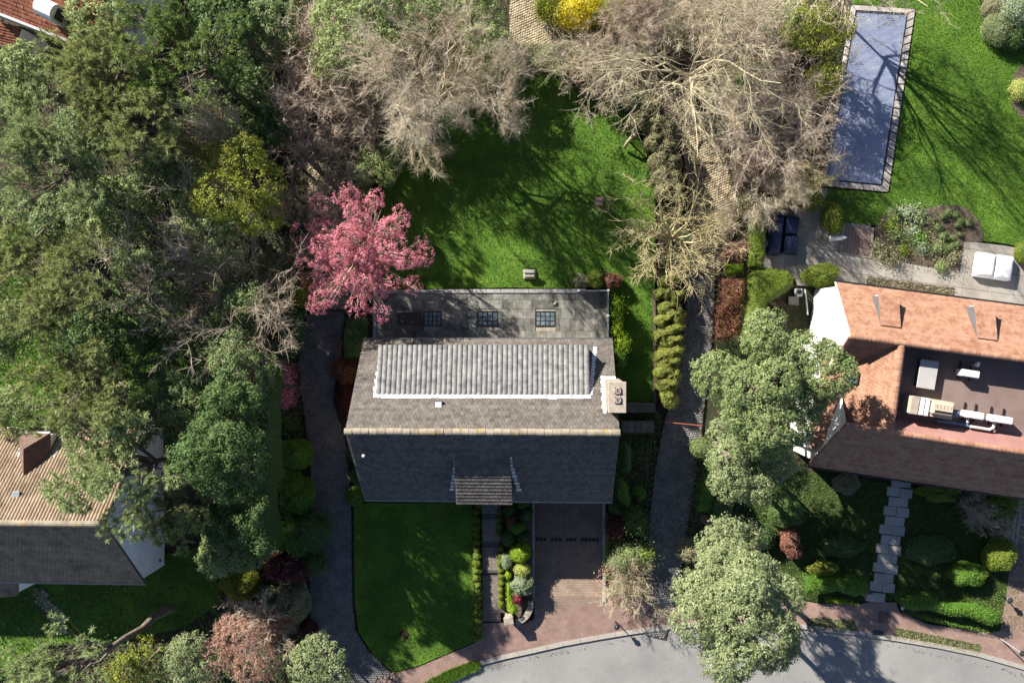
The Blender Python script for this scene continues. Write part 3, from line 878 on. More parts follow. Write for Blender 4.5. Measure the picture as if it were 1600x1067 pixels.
def setts(name, pxpoly, z, mat, joint, sx=0.15, sy=0.13, rz=0.0, label=None, hgt=0.03, seed=3, base='sett_bed'):
    """stone setts as real pieces in a polygon, joined in one object, over a joint sheet"""
    rng = np.random.default_rng(seed)
    w = [(p.x, p.y) for p in P(pxpoly, z)]
    mb = MB(); mb.prism(w, z - 0.06, z)
    bo = mb.build(name, M[joint])
    structure(bo, label)
    ca, sa = math.cos(rz), math.sin(rz)
    rot = [(x * ca + y * sa, -x * sa + y * ca) for x, y in w]
    x0, x1 = min(p[0] for p in rot), max(p[0] for p in rot); y0, y1 = min(p[1] for p in rot), max(p[1] for p in rot)
    ny = int((y1 - y0) / sy) + 1; nx = int((x1 - x0) / sx) + 1
    I, J = np.meshgrid(np.arange(nx), np.arange(ny), indexing='ij')
    cx = x0 + (I + 0.5 + 0.5 * (J % 2)) * sx + rng.normal(0, 0.008, I.shape); cy = y0 + (J + 0.5) * sy + rng.normal(0, 0.006, I.shape)
    cx, cy = cx.ravel(), cy.ravel()
    k = inpoly(cx, cy, rot) & (edgedist(cx, cy, rot) > 0.05)
    cx, cy = cx[k], cy[k]; n = len(cx)
    hx = sx * 0.5 * rng.uniform(0.88, 0.97, n); hy = sy * 0.5 * rng.uniform(0.88, 0.97, n)
    zt = z + hgt * rng.uniform(0.5, 1.2, n)
    V = np.empty((n, 8, 3))
    for q, (a, b) in enumerate(((-1, -1), (1, -1), (1, 1), (-1, 1))):
        for lv in (0, 1):
            s = 1.0 if lv == 0 else 0.86
            X = cx + a * hx * s + rng.normal(0, 0.004, n); Y = cy + b * hy * s + rng.normal(0, 0.004, n)
            V[:, q + 4 * lv, 0] = X * ca - Y * sa; V[:, q + 4 * lv, 1] = X * sa + Y * ca
            V[:, q + 4 * lv, 2] = (z + 0.002) if lv == 0 else zt + rng.normal(0, 0.003, n)
    b = np.arange(n)[:, None] * 8
    Fq = np.concatenate([b + np.array([[4, 5, 6, 7]])] + [b + np.array([[i, (i + 1) % 4, 4 + (i + 1) % 4, 4 + i]]) for i in range(4)])
    t = np.tile(np.clip(rng.normal(0.5, 0.22, n), 0, 1), 5)
    o = link('setts', np_mesh('setts', V.reshape(-1, 3), Fq, None, t, M[mat]), bo)
    stuff(o)
    return bo

def sheet(name, px, z, mat, label=None, thick=0.0, parent=None):
    mb = MB()
    mb.prism([(p.x, p.y) for p in P(px, z)], z - thick, z)
    o = mb.build(name, M[mat] if isinstance(mat, str) else mat, parent)
    if parent is None: structure(o, label)
    return o

def slabs(parent, px, z, sx, sy, mat, name='paving_slab', rz=0.0, gap=0.012, hgt=0.025, stagger=0.0, seed=5, minarea=0.02, skip=None):
    """separate slabs cut to a polygon, each a child of parent"""
    r = random.Random(seed)
    ca, sa = math.cos(rz), math.sin(rz)
    w = [(p.x, p.y) for p in P(px, z)]
    rot = [(x * ca + y * sa, -x * sa + y * ca) for x, y in w]
    x0, x1 = min(p[0] for p in rot), max(p[0] for p in rot); y0, y1 = min(p[1] for p in rot), max(p[1] for p in rot)
    ny = int((y1 - y0) / sy) + 1; nx = int((x1 - x0) / sx) + 2
    for j in range(ny):
        for i in range(nx):
            a = x0 + (i - (stagger * (j % 2))) * sx; b = y0 + j * sy
            pc = clip_cell(rot, a + gap / 2, a + sx - gap / 2, b + gap / 2, b + sy - gap / 2)
            if len(pc) < 3 or area(pc) < minarea: continue
            if skip and skip(a + sx / 2, b + sy / 2): continue
            mb = MB()
            h = hgt * r.uniform(0.75, 1.1)
            mb.prism([(x * ca - y * sa, x * sa + y * ca) for x, y in pc], z + 0.002, z + h, tint=min(1, max(0, r.gauss(0.5, 0.3))))
            mb.build(name, M[mat], parent)

def blades(px, z, n, mat='grass', h=0.07, wd=0.022, seed=4, name='grass', label=None, parent=None, spread=0.05):
    rng = np.random.default_rng(seed)
    w = [(p.x, p.y) for p in P(px, z)]
    x, y = scatter(rng, w, n)
    n = len(x)
    x = x + rng.normal(0, spread, n); y = y + rng.normal(0, spread, n)
    a = rng.uniform(0, 6.28, n); d = np.stack([np.cos(a), np.sin(a), np.zeros(n)], -1) * wd
    p = np.stack([x, y, np.full(n, z)], -1)
    tip = p + np.stack([rng.normal(0, 0.5, n), rng.normal(0, 0.5, n), rng.uniform(0.5, 1.1, n)], -1) * h
    V = np.stack([p - d, tip, p + d], 1).reshape(-1, 3)
    o = link(name, np_mesh(name, V, None, np.arange(3 * n).reshape(n, 3), rng.uniform(0, 1, n), LM[mat] if mat in LM else M[mat]), parent)
    stuff(o)
    if label: o['label'] = label
    return o

def litter(px, z, n, mat='litter', leaf=0.1, seed=4, name='leaf_litter', label=None, h=0.05):
    rng = np.random.default_rng(seed)
    x, y = scatter(rng, [(p.x, p.y) for p in P(px, z)], n)
    n = len(x)
    V, Qd = leaves(rng, np.stack([x, y, z + rng.exponential(h, n) + 0.01], -1), np.tile([0, 0, 1.0], (n, 1)), leaf, 0.5)
    o = link(name, np_mesh(name, V, Qd, None, rng.uniform(0, 1, n), LM[mat]), None)
    stuff(o)
    if label: o['label'] = label
    return o
# ================================================================ SETTING: ground, road, paths, lawns
def ground():
    mb = MB()
    hx0, hx1, hy0, hy1 = -0.66, 3.86, -17.9, -9.6    # well of the sunken garage drive
    E = 900
    xs = [-E, -60, -30, hx0, hx1, 30, 60, E]; ys = [-E, -60, -30, hy0, hy1, 25, 60, E]
    for i in range(len(xs) - 1):
        for j in range(len(ys) - 1):
            if xs[i] == hx0 and ys[j] == hy0: continue
            mb.face([(xs[i], ys[j], -0.15), (xs[i + 1], ys[j], -0.15), (xs[i + 1], ys[j + 1], -0.15), (xs[i], ys[j + 1], -0.15)])
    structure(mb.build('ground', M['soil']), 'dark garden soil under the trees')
ground()

# road and its kerb
ROAD_N = [(560, 1120), (660, 1082), (700, 1062), (751, 1039), (790, 1029), (832, 1020), (880, 1009), (935, 999), (990, 990), (1050, 982), (1110, 977), (1180, 976), (1230, 979), (1267, 984), (1330, 991), (1400, 1001), (1465, 1012), (1527, 1025), (1600, 1046), (1680, 1072)]
sheet('road', [(-500, 1190), (300, 1132)] + ROAD_N + [(2200, 1190), (2200, 1600), (-500, 1600)], -0.06, 'asphalt', 'pale grey asphalt road curving along the bottom of the gardens', 0.08)
kr = bpy.data.objects.new('kerb', None); C.objects.link(kr); structure(kr, 'pale concrete kerb along the road')
def offset(pl, d):
    out = []
    for i, p in enumerate(pl):
        a = pl[max(0, i - 1)]; b = pl[min(len(pl) - 1, i + 1)]
        tx, ty = b[0] - a[0], b[1] - a[1]; L = math.hypot(tx, ty)
        out.append((p[0] + ty / L * d, p[1] - tx / L * d))
    return out
kin = ROAD_N[3:]; kout = offset(kin, 7)
for i in range(len(kin) - 1):
    n = max(1, round(math.hypot(kin[i + 1][0] - kin[i][0], kin[i + 1][1] - kin[i][1]) / 24))
    for q in range(n):
        def L(pl, t): return (pl[i][0] + (pl[i + 1][0] - pl[i][0]) * t, pl[i][1] + (pl[i + 1][1] - pl[i][1]) * t)
        t0, t1 = q / n + 0.004, (q + 1) / n - 0.004
        mb = MB(); mb.prism([(p.x, p.y) for p in P([L(kin, t0), L(kin, t1), L(kout, t1), L(kout, t0)], 0.05)], -0.12, 0.055, rnd.random())
        mb.build('kerbstone', M['kerb'], kr)

# pavements
KO = offset(ROAD_N, 6.5)
PAVE_W = [(552, 1110), (590, 1062), (612, 1052), (655, 1041), (740, 1005), (752, 998), (752, 973), (790, 973), (818, 975), (834, 967), (850, 960), (960, 934), (1000, 930), (1040, 950)]
sheet('pavement', PAVE_W + list(reversed([p for p in KO if 640 < p[0] < 1060])), 0.03, 'pave', 'red brick pavement between the front lawn and the road', 0.2)
PAVE_E = [(1040, 950), (1180, 935), (1270, 942), (1340, 945), (1360, 940), (1400, 941), (1405, 956), (1450, 975), (1540, 988), (1566, 985), (1600, 990), (1680, 1010)]
sheet('pavement', PAVE_E + list(reversed([p for p in KO if p[0] > 1040])), 0.032, 'pave2', 'red brick pavement in front of the stepping stone garden', 0.2)
v1 = sheet('verge', [(640, 1080), (700, 1046), (742, 1031), (750, 1036), (748, 1045), (700, 1066), (668, 1082)], 0.06, 'lawn', 'bright grass verge wedge between pavement and road', 0.2)
blades([(645, 1078), (700, 1047), (742, 1032), (750, 1036), (747, 1045), (700, 1065), (668, 1082)], 0.06, 9000, h=0.16, wd=0.03, parent=v1)
for pts in ([(1262, 965), (1335, 969), (1340, 987), (1262, 984)], [(1399, 980), (1532, 1007), (1532, 1023), (1399, 996)]):
    o = sheet('verge', pts, 0.045, 'moss', 'worn mossy strip set into the red brick pavement', 0.1)
    blades(pts, 0.045, 2500, mat='dry', h=0.05, parent=o)

litter([(760, 1040), (835, 1024), (990, 994), (1110, 982), (1230, 984), (1400, 1006), (1600, 1052), (1600, 1058), (1400, 1011), (1230, 988), (1110, 986), (990, 999), (835, 1030), (765, 1048)], -0.06, 260, 'litter', .09, 71, 'fallen_leaves', 'dry leaves blown along the kerb', .005)
# cobbled drives
setts('cobbled_drive', [(487, 478), (540, 488), (535, 520), (526, 560), (522, 630), (540, 690), (546, 740), (549, 800), (551, 940), (556, 985), (575, 1015), (612, 1052), (590, 1062), (552, 1110), (500, 1110), (485, 1000), (482, 900), (488, 800), (482, 700), (470, 610), (466, 560), (474, 510)], 0.0, 'sett', 'sett_joint', 0.15, 0.125, 0.03, 'dark cobbled drive west of the gabled house')
setts('cobbled_drive', [(1076, 428), (1118, 428), (1112, 540), (1100, 640), (1094, 700), (1080, 790), (1066, 870), (1052, 950), (1040, 1000), (1008, 992), (1008, 920), (1013, 830), (1022, 740), (1035, 670), (1055, 600), (1066, 520)], 0.0, 'sett', 'sett_joint', 0.165, 0.14, 0.12, 'dark cobbled drive between the hedges and the big green trees', seed=9)
setts('garden_path', [(796, -30), (905, -30), (935, 55), (1000, 95), (1080, 165), (1135, 250), (1155, 330), (1140, 400), (1118, 427), (1076, 427), (1082, 340), (1066, 235), (1000, 165), (905, 92), (796, 66)], 0.0, 'beige', 'beige_joint', 0.17, 0.15, 0.4, 'sunlit beige cobbled path under the bare trees', seed=10)
setts('garden_path', [(478, 225), (520, 215), (560, 240), (570, 300), (560, 400), (542, 487), (487, 477), (480, 380), (482, 290)], -0.005, 'beige', 'beige_joint', 0.2, 0.17, -0.2, 'beige cobbled corner behind the pink blossom tree', seed=11)

# garage drive: sinks from the pavement to the garage door
dl, dr = -0.62, 3.82
def drz(y): return 0.0 if y < -17.5 else -1.1 * min(1, (y + 17.5) / 5.5)
mb = MB()
ys = [-19.6, -18.9, -18.2, -17.5] + [-17.5 + 0.5 * i for i in range(1, 12)] + [-10.3]
for a, b in zip(ys[:-1], ys[1:]):
    mb.face([(dl, a, drz(a) + 0.026), (dr, a, drz(a) + 0.026), (dr, b, drz(b) + 0.026), (dl, b, drz(b) + 0.026)])
structure(mb.build('garage_drive', M['drive']), 'brown brick paved drive sloping down to the garage')
dc = thing('drainage_channel', (1.6, -14.0, drz(-14.0)), 'row of dark square drain grates across the sunken garage drive', 'drain')
for i in range(17):
    if i in (3, 7, 11): continue
    x = dl + 0.2 + i * 0.245
    mb = MB(); mb.box((x, -14.0, drz(-14.0) + 0.035), (0.2, 0.26, 0.02), 0, rnd.random())
    for k in (-1, 0, 1): mb.box((x + k * 0.06, -14.0, drz(-14.0) + 0.05), (0.025, 0.2, 0.012))
    mb.build('grate', M['black'], dc)
for nm, x, lb in (('retaining_wall', dl - 0.07, 'thin pale capped retaining wall between garage drive and flower bed'), ('retaining_wall', dr + 0.07, 'thin pale capped retaining wall between garage drive and maroon shrub')):
    t = thing(nm, (x, -14, 0), lb, 'wall')
    mb = MB(); mb.box((x, -14.0, -0.58), (0.13, 7.6, 1.3)); mb.build('wall', M['wall'], t)
    mb = MB(); mb.box((x, -14.0, 0.105), (0.17, 7.64, 0.05)); mb.build('coping', M['coping'], t)

# front path with its steps
fp = bpy.data.objects.new('front_path', None); C.objects.link(fp); structure(fp, 'brick front path with low steps up to the porch')
lev = [(-19.35, 0.045), (-15.95, 0.18), (-14.1, 0.32), (-12.2, 0.46), (-10.35, 0.46)]
xl, xr = -4.0, -2.82
for i in range(4):
    y0, z = lev[i]; y1 = lev[i + 1][0]
    mb = MB(); mb.prism([(xl, y0 + 0.14), (xr, y0 + 0.14), (xr, y1), (xl, y1)], -0.1, z); mb.build('landing', M['pathbrick'], fp)
    if i:
        mb = MB(); mb.prism([(xl, y0 - 0.02), (xr, y0 - 0.02), (xr, y0 + 0.137), (xl, y0 + 0.137)], -0.1, z + 0.015); mb.build('step', M['sett_joint'], fp)
        mb = MB(); mb.prism([(xl, y0 - 0.25), (xr, y0 - 0.25), (xr, y0 - 0.09), (xl, y0 - 0.09)], -0.1, z - 0.125); mb.build('step', M['sett_joint'], fp)

# lawns
LB = [(596, 232), (640, 212), (700, 178), (760, 150), (812, 118), (860, 116), (915, 122), (950, 150), (992, 192), (1012, 245), (1024, 320), (1023, 420), (1023, 540), (1022, 628), (958, 630), (953, 535), (952, 452), (800, 449), (640, 452), (560, 455), (580, 380), (600, 320)]
o = sheet('lawn', LB, 0.02, 'lawn', 'broad green back lawn crossed by long tree shadows', 0.2)
blades(LB, 0.02, 62000, parent=o)
FLW = [(553, 786), (737, 786), (741, 1002), (700, 1020), (655, 1039), (614, 1049), (585, 1025), (561, 988), (554, 940)]
o = sheet('lawn', FLW, 0.08, 'lawn', 'shaded front lawn beside the brick path', 0.28)
blades(FLW, 0.08, 26000, parent=o)
litter(FLW, .14, 100, 'litter', .05, 72, 'fallen_leaves', 'few dry leaves on the front lawn', .01)
litter(LB, .08, 130, 'litter', .05, 73, 'fallen_leaves', 'scattered dry leaves on the back lawn', .01)
RL = [(1360, -20), (1526, -20), (1536, 20), (1552, 48), (1578, 70), (1600, 78), (1660, 90), (1660, 395), (1600, 386), (1560, 379), (1534, 376), (1526, 345), (1500, 324), (1470, 322), (1440, 327), (1415, 322), (1390, 328), (1368, 352), (1318, 348), (1286, 330), (1286, 294), (1389, 303), (1432, 14), (1334, 6), (1332, -20)]
o = sheet('lawn', RL, 0.02, 'lawn', 'bright green lawn beside the long swimming pool', 0.2)
blades(RL, 0.02, 48000, parent=o, seed=6)
LL = [(-60, 918), (60, 905), (200, 880), (330, 850), (345, 940), (290, 978), (200, 1000), (60, 1010), (-60, 1110)]
o = sheet('lawn', LL, 0.02, 'lawn', 'shaded lawn south of the buff roofed house', 0.2)
blades(LL, 0.02, 26000, parent=o, seed=8)
RF = [(1175, 725), (1640, 790), (1640, 985), (1540, 985), (1400, 938), (1270, 940), (1175, 900)]
o = sheet('garden_turf', RF, 0.0, 'moss', 'dark mossy turf of the stepping stone garden', 0.2)
blades(RF, 0.0, 30000, mat='deep', h=0.09, wd=0.03, parent=o, seed=9)
for i, pts in enumerate(([(-40, 440), (60, 430), (110, 520), (90, 700), (-40, 700)], [(180, 470), (280, 455), (330, 560), (250, 640), (190, 620)])):
    o = sheet('lawn', pts, -0.02, 'lawn', ['patch of yellow green grass at the foot of the pines', 'grassy gap between pine and bare tree'][i], 0.14)
    blades(pts, -0.02, 14000, h=0.12, wd=0.03, parent=o, seed=19 + i)

# leaf litter and low ground cover below the trees
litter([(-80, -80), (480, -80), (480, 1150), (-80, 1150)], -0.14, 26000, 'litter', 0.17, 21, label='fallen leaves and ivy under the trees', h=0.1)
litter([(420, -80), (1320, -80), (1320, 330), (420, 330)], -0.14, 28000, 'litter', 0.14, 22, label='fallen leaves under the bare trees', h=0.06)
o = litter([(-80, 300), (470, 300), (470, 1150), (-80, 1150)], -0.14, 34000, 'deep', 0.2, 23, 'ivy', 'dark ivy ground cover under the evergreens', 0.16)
litter([(950, 640), (1036, 640), (1015, 780), (1010, 930), (945, 930), (950, 780)], -0.12, 5000, 'deep', 0.12, 25, 'ivy', 'dark ivy beside the east gable', 0.15)
litter([(1085, 690), (1200, 690), (1200, 960), (1050, 960)], -0.13, 7000, 'deep', 0.14, 26, 'ivy', 'dark ivy below the big green trees', 0.15)

# ================================================================ GABLED HOUSE
XW, XE, YN, YS, YR, ZE, ZR = -11.1, 4.17, -0.80, -10.68, -5.87, 2.9, 7.6
def zN(y): return ZE + (YN - y) * (ZR - ZE) / (YN - YR)
def zS(y): return ZE + (y - YS) * (ZR - ZE) / (YR - YS)
hs = thing('gabled_house', ((XW + XE) / 2, YR, 0), 'large gabled house with grey brown tiled roof and long ribbed dormer', 'house')
mb = MB()
wx0, wx1, wy0, wy1 = XW + 0.3, XE - 0.25, YS + 0.3, YN - 0.3
V = [(wx0, wy0, -1.2), (wx1, wy0, -1.2), (wx1, wy1, -1.2), (wx0, wy1, -1.2), (wx0, wy0, zS(wy0) - .14), (wx1, wy0, zS(wy0) - .14), (wx1, wy1, zN(wy1) - .14), (wx0, wy1, zN(wy1) - .14), (wx0, YR, ZR - .14), (wx1, YR, ZR - .14)]
mb.add(V, [(0, 1, 5, 4), (1, 2, 6, 9, 5), (2, 3, 7, 6), (3, 0, 4, 8, 7)])
mb.build('wall', M['brick'], hs)
mb = MB()
for (ya, za, yb, zb) in ((YN, ZE, YR, ZR), (YS, ZE, YR, ZR)):
    mb.face([(XW, ya, za - .02), (XE, ya, za - .02), (XE, yb, zb - .02), (XW, yb, zb - .02)])
    mb.face([(XW, ya, za - .12), (XE, ya, za - .12), (XE, yb, zb - .12), (XW, yb, zb - .12)])
    mb.face([(XW, ya, za - .12), (XE, ya, za - .12), (XE, ya, za - .02), (XW, ya, za - .02)])
    for x in (XW, XE): mb.face([(x, ya, za - .12), (x, yb, zb - .12), (x, yb, zb - .02), (x, ya, za - .02)])
roof = mb.build('roof', M['roof_main'], hs)
# dormer on the terrace side
DX0, DX1, DYF, DZF, DYB = -9.68, 2.56, -1.23, 5.0, -3.92
DZB = zN(DYB) + 0.05
def in_dormer(u, v):
    x = XW + (XE - XW) * u; y = YN + (YR - YN) * v
    return not (DX0 + .1 < x < DX1 - .1 and DYB + .15 < y < DYF - .05) and not (3.6 < x and -4.6 < y < -3.1)
mb = MB()
tiles(mb, (XW, YN, ZE), (XE, YN, ZE), (XE, YR, ZR), (XW, YR, ZR), 30, 72, keep=in_dormer, lift=0.06, seed=2)
t = mb.build('roof_tiles', M['roof_main'], hs); stuff(t)
PX0, PX1, PYT, PYB, PZB = -5.15, -1.95, -7.42, -10.55, 4.42
PZT = zS(PYT) + 0.04
mb = MB()
tiles(mb, (XW, YS, ZE), (XE, YS, ZE), (XE, YR, ZR), (XW, YR, ZR), 30, 72, lift=0.06, seed=3, keep=lambda u, v: not (PX0 + .2 < XW + (XE - XW) * u < PX1 - .2 and YS + (YR - YS) * v < PYT - .3))
t = mb.build('roof_tiles', M['roof_main'], hs); stuff(t)
dm = MB()
dm.add([(DX0, DYF, 3.0), (DX1, DYF, 3.0), (DX1, DYF, DZF), (DX0, DYF, DZF), (DX0, DYB, DZB - .1), (DX1, DYB, DZB - .1), (DX0, DYB, 3.0), (DX1, DYB, 3.0)], [(0, 1, 2, 3), (1, 7, 5, 2), (0, 3, 4, 6), (3, 2, 5, 4)])
d = dm.build('dormer', M['wall'], hs)
mb = MB()
tiles(mb, (DX0 - .05, DYF + .12, DZF), (DX1 + .06, DYF + .12, DZF), (DX1 + .06, DYB, DZB), (DX0 - .05, DYB, DZB), 10, 42, 'pan', lift=0.055, amp=0.065, seed=4, jit=0.008)
t = mb.build('pantiles', M['roof_pan'], d); stuff(t)
for i in range(9):
    x = DX0 + .7 + i * 1.35
    mb = MB(); mb.box((x, DYF + .03, DZF - .75), (1.1, .06, 1.0)); w = mb.build('window', M['whitepaint'], d)
# lead flashings of the dormer
mb = MB()
n = 26
for i in range(n):
    x0 = DX0 - .18 + (DX1 - DX0 + .3) * i / n; x1 = DX0 - .18 + (DX1 - DX0 + .3) * (i + 1) / n
    y0 = DYB + .02; y1 = DYB - .17 - rnd.uniform(0, .05)
    mb.face([(x0, y0, zN(y0) + .09), (x1, y0, zN(y0) + .09), (x1, y1, zN(y1) + .055), (x0, y1, zN(y1) + .055)], rnd.random())
for i in range(13):
    y0 = DYF - (DYF - DYB) * i / 13; y1 = y0 - .2
    w = .2 + (.07 if i % 2 else 0)
    mb.face([(DX0 - w, y0, zN(y0) + .075), (DX0 - .02, y0, zN(y0) + .075), (DX0 - .02, y1, zN(y1) + .075), (DX0 - w, y1, zN(y1) + .075)], rnd.random())
    f = i / 12
    xx = 3.04 * (1 - f) + 2.66 * f
    mb.face([(xx - .08, y0, zN(y0) + .07), (xx + .12 + (.07 if i % 2 else 0), y0, zN(y0) + .07), (xx + .12, y1, zN(y1) + .07), (xx - .08, y1, zN(y1) + .07)], rnd.random())
mb.build('flashing', M['lead'], d)
# porch dormer on the street side
dm = MB()
dm.add([(PX0, PYB + .1, zS(PYB) - .6), (PX1, PYB + .1, zS(PYB) - .6), (PX1, PYB + .1, PZB), (PX0, PYB + .1, PZB), (PX0, PYT, PZT - .05), (PX1, PYT, PZT - .05), (PX0, PYT, 3), (PX1, PYT, 3)], [(0, 1, 2, 3), (1, 7, 5, 2), (0, 3, 4, 6), (3, 2, 5, 4)])
d2 = dm.build('porch_dormer', M['brownbrick'], hs)
mb = MB()
tiles(mb, (PX0 - .08, PYB, PZB), (PX1 + .08, PYB, PZB), (PX1 + .02, PYT, PZT), (PX0 - .02, PYT, PZT), 14, 12, lift=0.055, seed=5)
t = mb.build('roof_tiles', M['roof_main'], d2); stuff(t)
mb = MB(); mb.box(((PX0 + PX1) / 2, PYB + .06, 3.6), (2.0, .06, .9)); mb.build('window', M['whitepaint'], d2)
for sx, xa, xb in ((-1, -5.02, -5.55), (1, -2.02, -1.5)):
    mb = MB()
    for i in range(10):
        f = i / 9; y0 = PYT - (PYT - (-9.95)) * i / 10 - .05; y1 = y0 - .19
        xx = xa + (xb - xa) * f
        q = .20 + (.09 if i % 2 else 0) + (.16 if i == 0 else 0)
        mb.face([(xx - q / 2, y0, zS(y0) + .075), (xx + q / 2, y0, zS(y0) + .075), (xx + q / 2, y1, zS(y1) + .075), (xx - q / 2, y1, zS(y1) + .075)], rnd.random())
    mb.build('flashing', M['lead'], d2)
# ridge tiles
n = 33
for i in range(n):
    a = XW - .05 + (XE - XW + .1) * i / n; b = XW - .05 + (XE - XW + .1) * (i + 1) / n - .02
    dz = rnd.uniform(-.012, .012) - 0.05 * math.sin(math.pi * i / n); dy = rnd.uniform(-.015, .015)
    mb = MB(); V = []
    for x, k in ((a, 0), (b, .014)):
        for q in range(7):
            an = math.pi * q / 6
            V.append((x, YR + dy + .20 * math.cos(an), ZR - .06 + dz + (.17 + k) * math.sin(an)))
    mb.add(V, [(q, q + 1, q + 8, q + 7) for q in range(6)] + [tuple(range(7)), tuple(range(13, 6, -1))], rnd.random())
    mb.build('ridge_tile', M['ridge'], roof)
# roof window, vent spots
yy = -4.46
mb = MB(); mb.box((-6.02, yy, zN(yy) + .06), (.46, .42, .16)); sk = mb.build('roof_window', M['zinc'], hs)
mb = MB(); mb.box((-6.02, yy, zN(yy) + .155), (.36, .32, .03)); mb.build('pane', M['whitepaint'], sk)
for nm, y, z in (('gutter', YN + .06, ZE - .05), ('gutter', YS - .06, ZE - .05)):
    mb = MB(); mb.box(((XW + XE) / 2, y, z), (XE - XW, .11, .09), 0, .5, .02); mb.build(nm, M['zinc'] if y > -5 else M['zinc_light'], hs)
# chimney on the east gable
cx0, cx1, cy0, cy1, ct = 3.50, 4.36, -4.62, -3.05, 8.35
ch = MB(); ch.box(((cx0 + cx1) / 2, (cy0 + cy1) / 2, ct / 2), (cx1 - cx0, cy1 - cy0, ct)); c_ = ch.build('chimney', M['brick'], hs)
for i in range(4):
    mb = MB(); mb.box(((cx0 + cx1) / 2, (cy0 + cy1) / 2, ct - .10 - i * .42), (cx1 - cx0 + .02, cy1 - cy0 + .02, .06)); mb.build('course', M['stone'], c_)
mb = MB(); mb.box(((cx0 + cx1) / 2 + .03, (cy0 + cy1) / 2, ct + .06), (cx1 - cx0 + .12, cy1 - cy0 + .12, .12), 0, .5, .03); mb.build('cap', M['brick'], c_)
for k in (-.32, .18):
    mb = MB(); X = (cx0 + cx1) / 2 + .05; Y = (cy0 + cy1) / 2 - k + .05
    for q in ((-.14, 0, .05, .33), (.14, 0, .05, .33), (0, -.14, .33, .05), (0, .14, .33, .05)): mb.box((X + q[0], Y + q[1], ct + .16), (q[2], q[3], .10))
    mb.mi = 1; mb.box((X, Y, ct + .13), (.23, .23, .02))
    mb.mi = 0
    for g in (-.06, .06): mb.box((X + g, Y, ct + .19), (.045, .24, .03))
    mb.build('flue', [M['brick'], M['black']], c_)
mb = MB()
for i in range(9):
    y0 = cy1 + .15 - i * .22; y1 = y0 - .21; w = .17 + .06 * (i % 2)
    mb.face([(cx0 - w, y0, zN(y0) + .07), (cx0 + .01, y0, zN(y0) + .07), (cx0 + .01, y1, zN(y1) + .07), (cx0 - w, y1, zN(y1) + .07)], rnd.random())
mb.face([(cx0 - .2, cy1 + .14, zN(cy1 + .14) + .08), (XE, cy1 + .14, zN(cy1 + .14) + .08), (XE, cy1, zN(cy1) + .08), (cx0 - .2, cy1, zN(cy1) + .08)])
mb.build('flashing', M['lead'], c_)
mb = MB(); mb.lathe((-10.35, -7.4, zS(-7.4)), [(.06, 0), (.06, .3), (.09, .3), (.09, .34), (0.01, .36)], 8); mb.build('vent_pipe', M['whitepaint'], hs)
# garage and front openings under the south eave
mb = MB(); mb.box((1.6, wy0 - .03, .1), (4.0, .06, 2.3)); mb.build('garage_door', M['darkwood'], hs)
mb = MB(); mb.box((-3.4, wy0 - .03, 1.4), (1.1, .06, 2.0)); mb.build('door', M['darkwood'], hs)
for x in (-9.5, -7.4):
    mb = MB(); mb.box((x, wy0 - .03, 1.6), (1.4, .06, 1.2)); mb.build('window', M['whitepaint'], hs)

# ================================================================ STONE TERRACE
tx0, tx1, ty0, ty1, tz = -10.86, 4.06, -.92, 2.30, 0.86
tr = thing('stone_terrace', ((tx0 + tx1) / 2, .7, 0), 'raised stone slab terrace with three glass block panels and a glass railing', 'terrace')
mb = MB(); mb.prism([(tx0, ty0), (tx1, ty0), (tx1, ty1), (tx0, ty1)], -.1, tz); mb.build('base', M['stone'], tr)
sky_px = [(676, 498, 27, 22), (762, 498, 31, 22), (852, 498, 30, 22)]
sk_w = [(G(a, b, tz).x, G(a, b, tz).y, w * mpp(tz), h * mpp(tz)) for a, b, w, h in sky_px]
def hits(x, y): return any(abs(x - a) < w / 2 + .05 and abs(y - b) < h / 2 + .05 for a, b, w, h in sk_w)
rr = random.Random(31)
y = ty0 + .02
for row, hgt in enumerate((.62, .78, .62, .55, .58)):
    x = tx0 + .15 - rr.uniform(0, .5)
    while x < tx1 - .1:
        w = rr.choice((.55, .72, .9, .66))
        a, b = max(x, tx0 + .12), min(x + w, tx1 - .02)
        # cut round the glass panels: slabs stay clear of them
        segs = [(a, b)]
        for (sx, sy, sw, sh) in sk_w:
            if y < sy + sh / 2 + .02 and y + hgt > sy - sh / 2 - .02:
                ns = []
                for (p, q) in segs:
                    l, r = sx - sw / 2 - .02, sx + sw / 2 + .02
                    if q <= l or p >= r: ns.append((p, q)); continue
                    if p < l - .08: ns.append((p, l))
                    if q > r + .08: ns.append((r, q))
                segs = ns
        for p, q in segs:
            if q - p < .08: continue
            mb = MB(); mb.box(((p + q) / 2, y + hgt / 2, tz + .02 + rr.uniform(-.003, .003)), (q - p - .015, hgt - .015, .04), 0, min(1, max(0, rr.gauss(.5, .33)))); mb.build('paving_slab', M['slab'], tr)
        x += w
    y += hgt
for (sx, sy, sw, sh) in sk_w:
    mb = MB()
    for q in ((0, sh / 2, sw, .07), (0, -sh / 2, sw, .07), (sw / 2, 0, .07, sh), (-sw / 2, 0, .07, sh)): mb.box((sx + q[0], sy + q[1], tz + .03), (q[2], q[3], .06))
    for k in (1, 2, 3): mb.box((sx - sw / 2 + sw * k / 4, sy, tz + .022), (.045, sh, .045))
    for k in (1, 2): mb.box((sx, sy - sh / 2 + sh * k / 3, tz + .021), (sw, .04, .043))
    s_ = mb.build('glass_block_panel', M['black'], tr)
    for i in range(4):
        for j in range(3):
            mb = MB(); mb.box((sx - sw / 2 + sw * (i + .5) / 4, sy - sh / 2 + sh * (j + .5) / 3, tz + .02), (sw / 4 - .05, sh / 3 - .045, .04), 0, rr.random(), .01)
            mb.build('glass_block', M['glass'], s_)
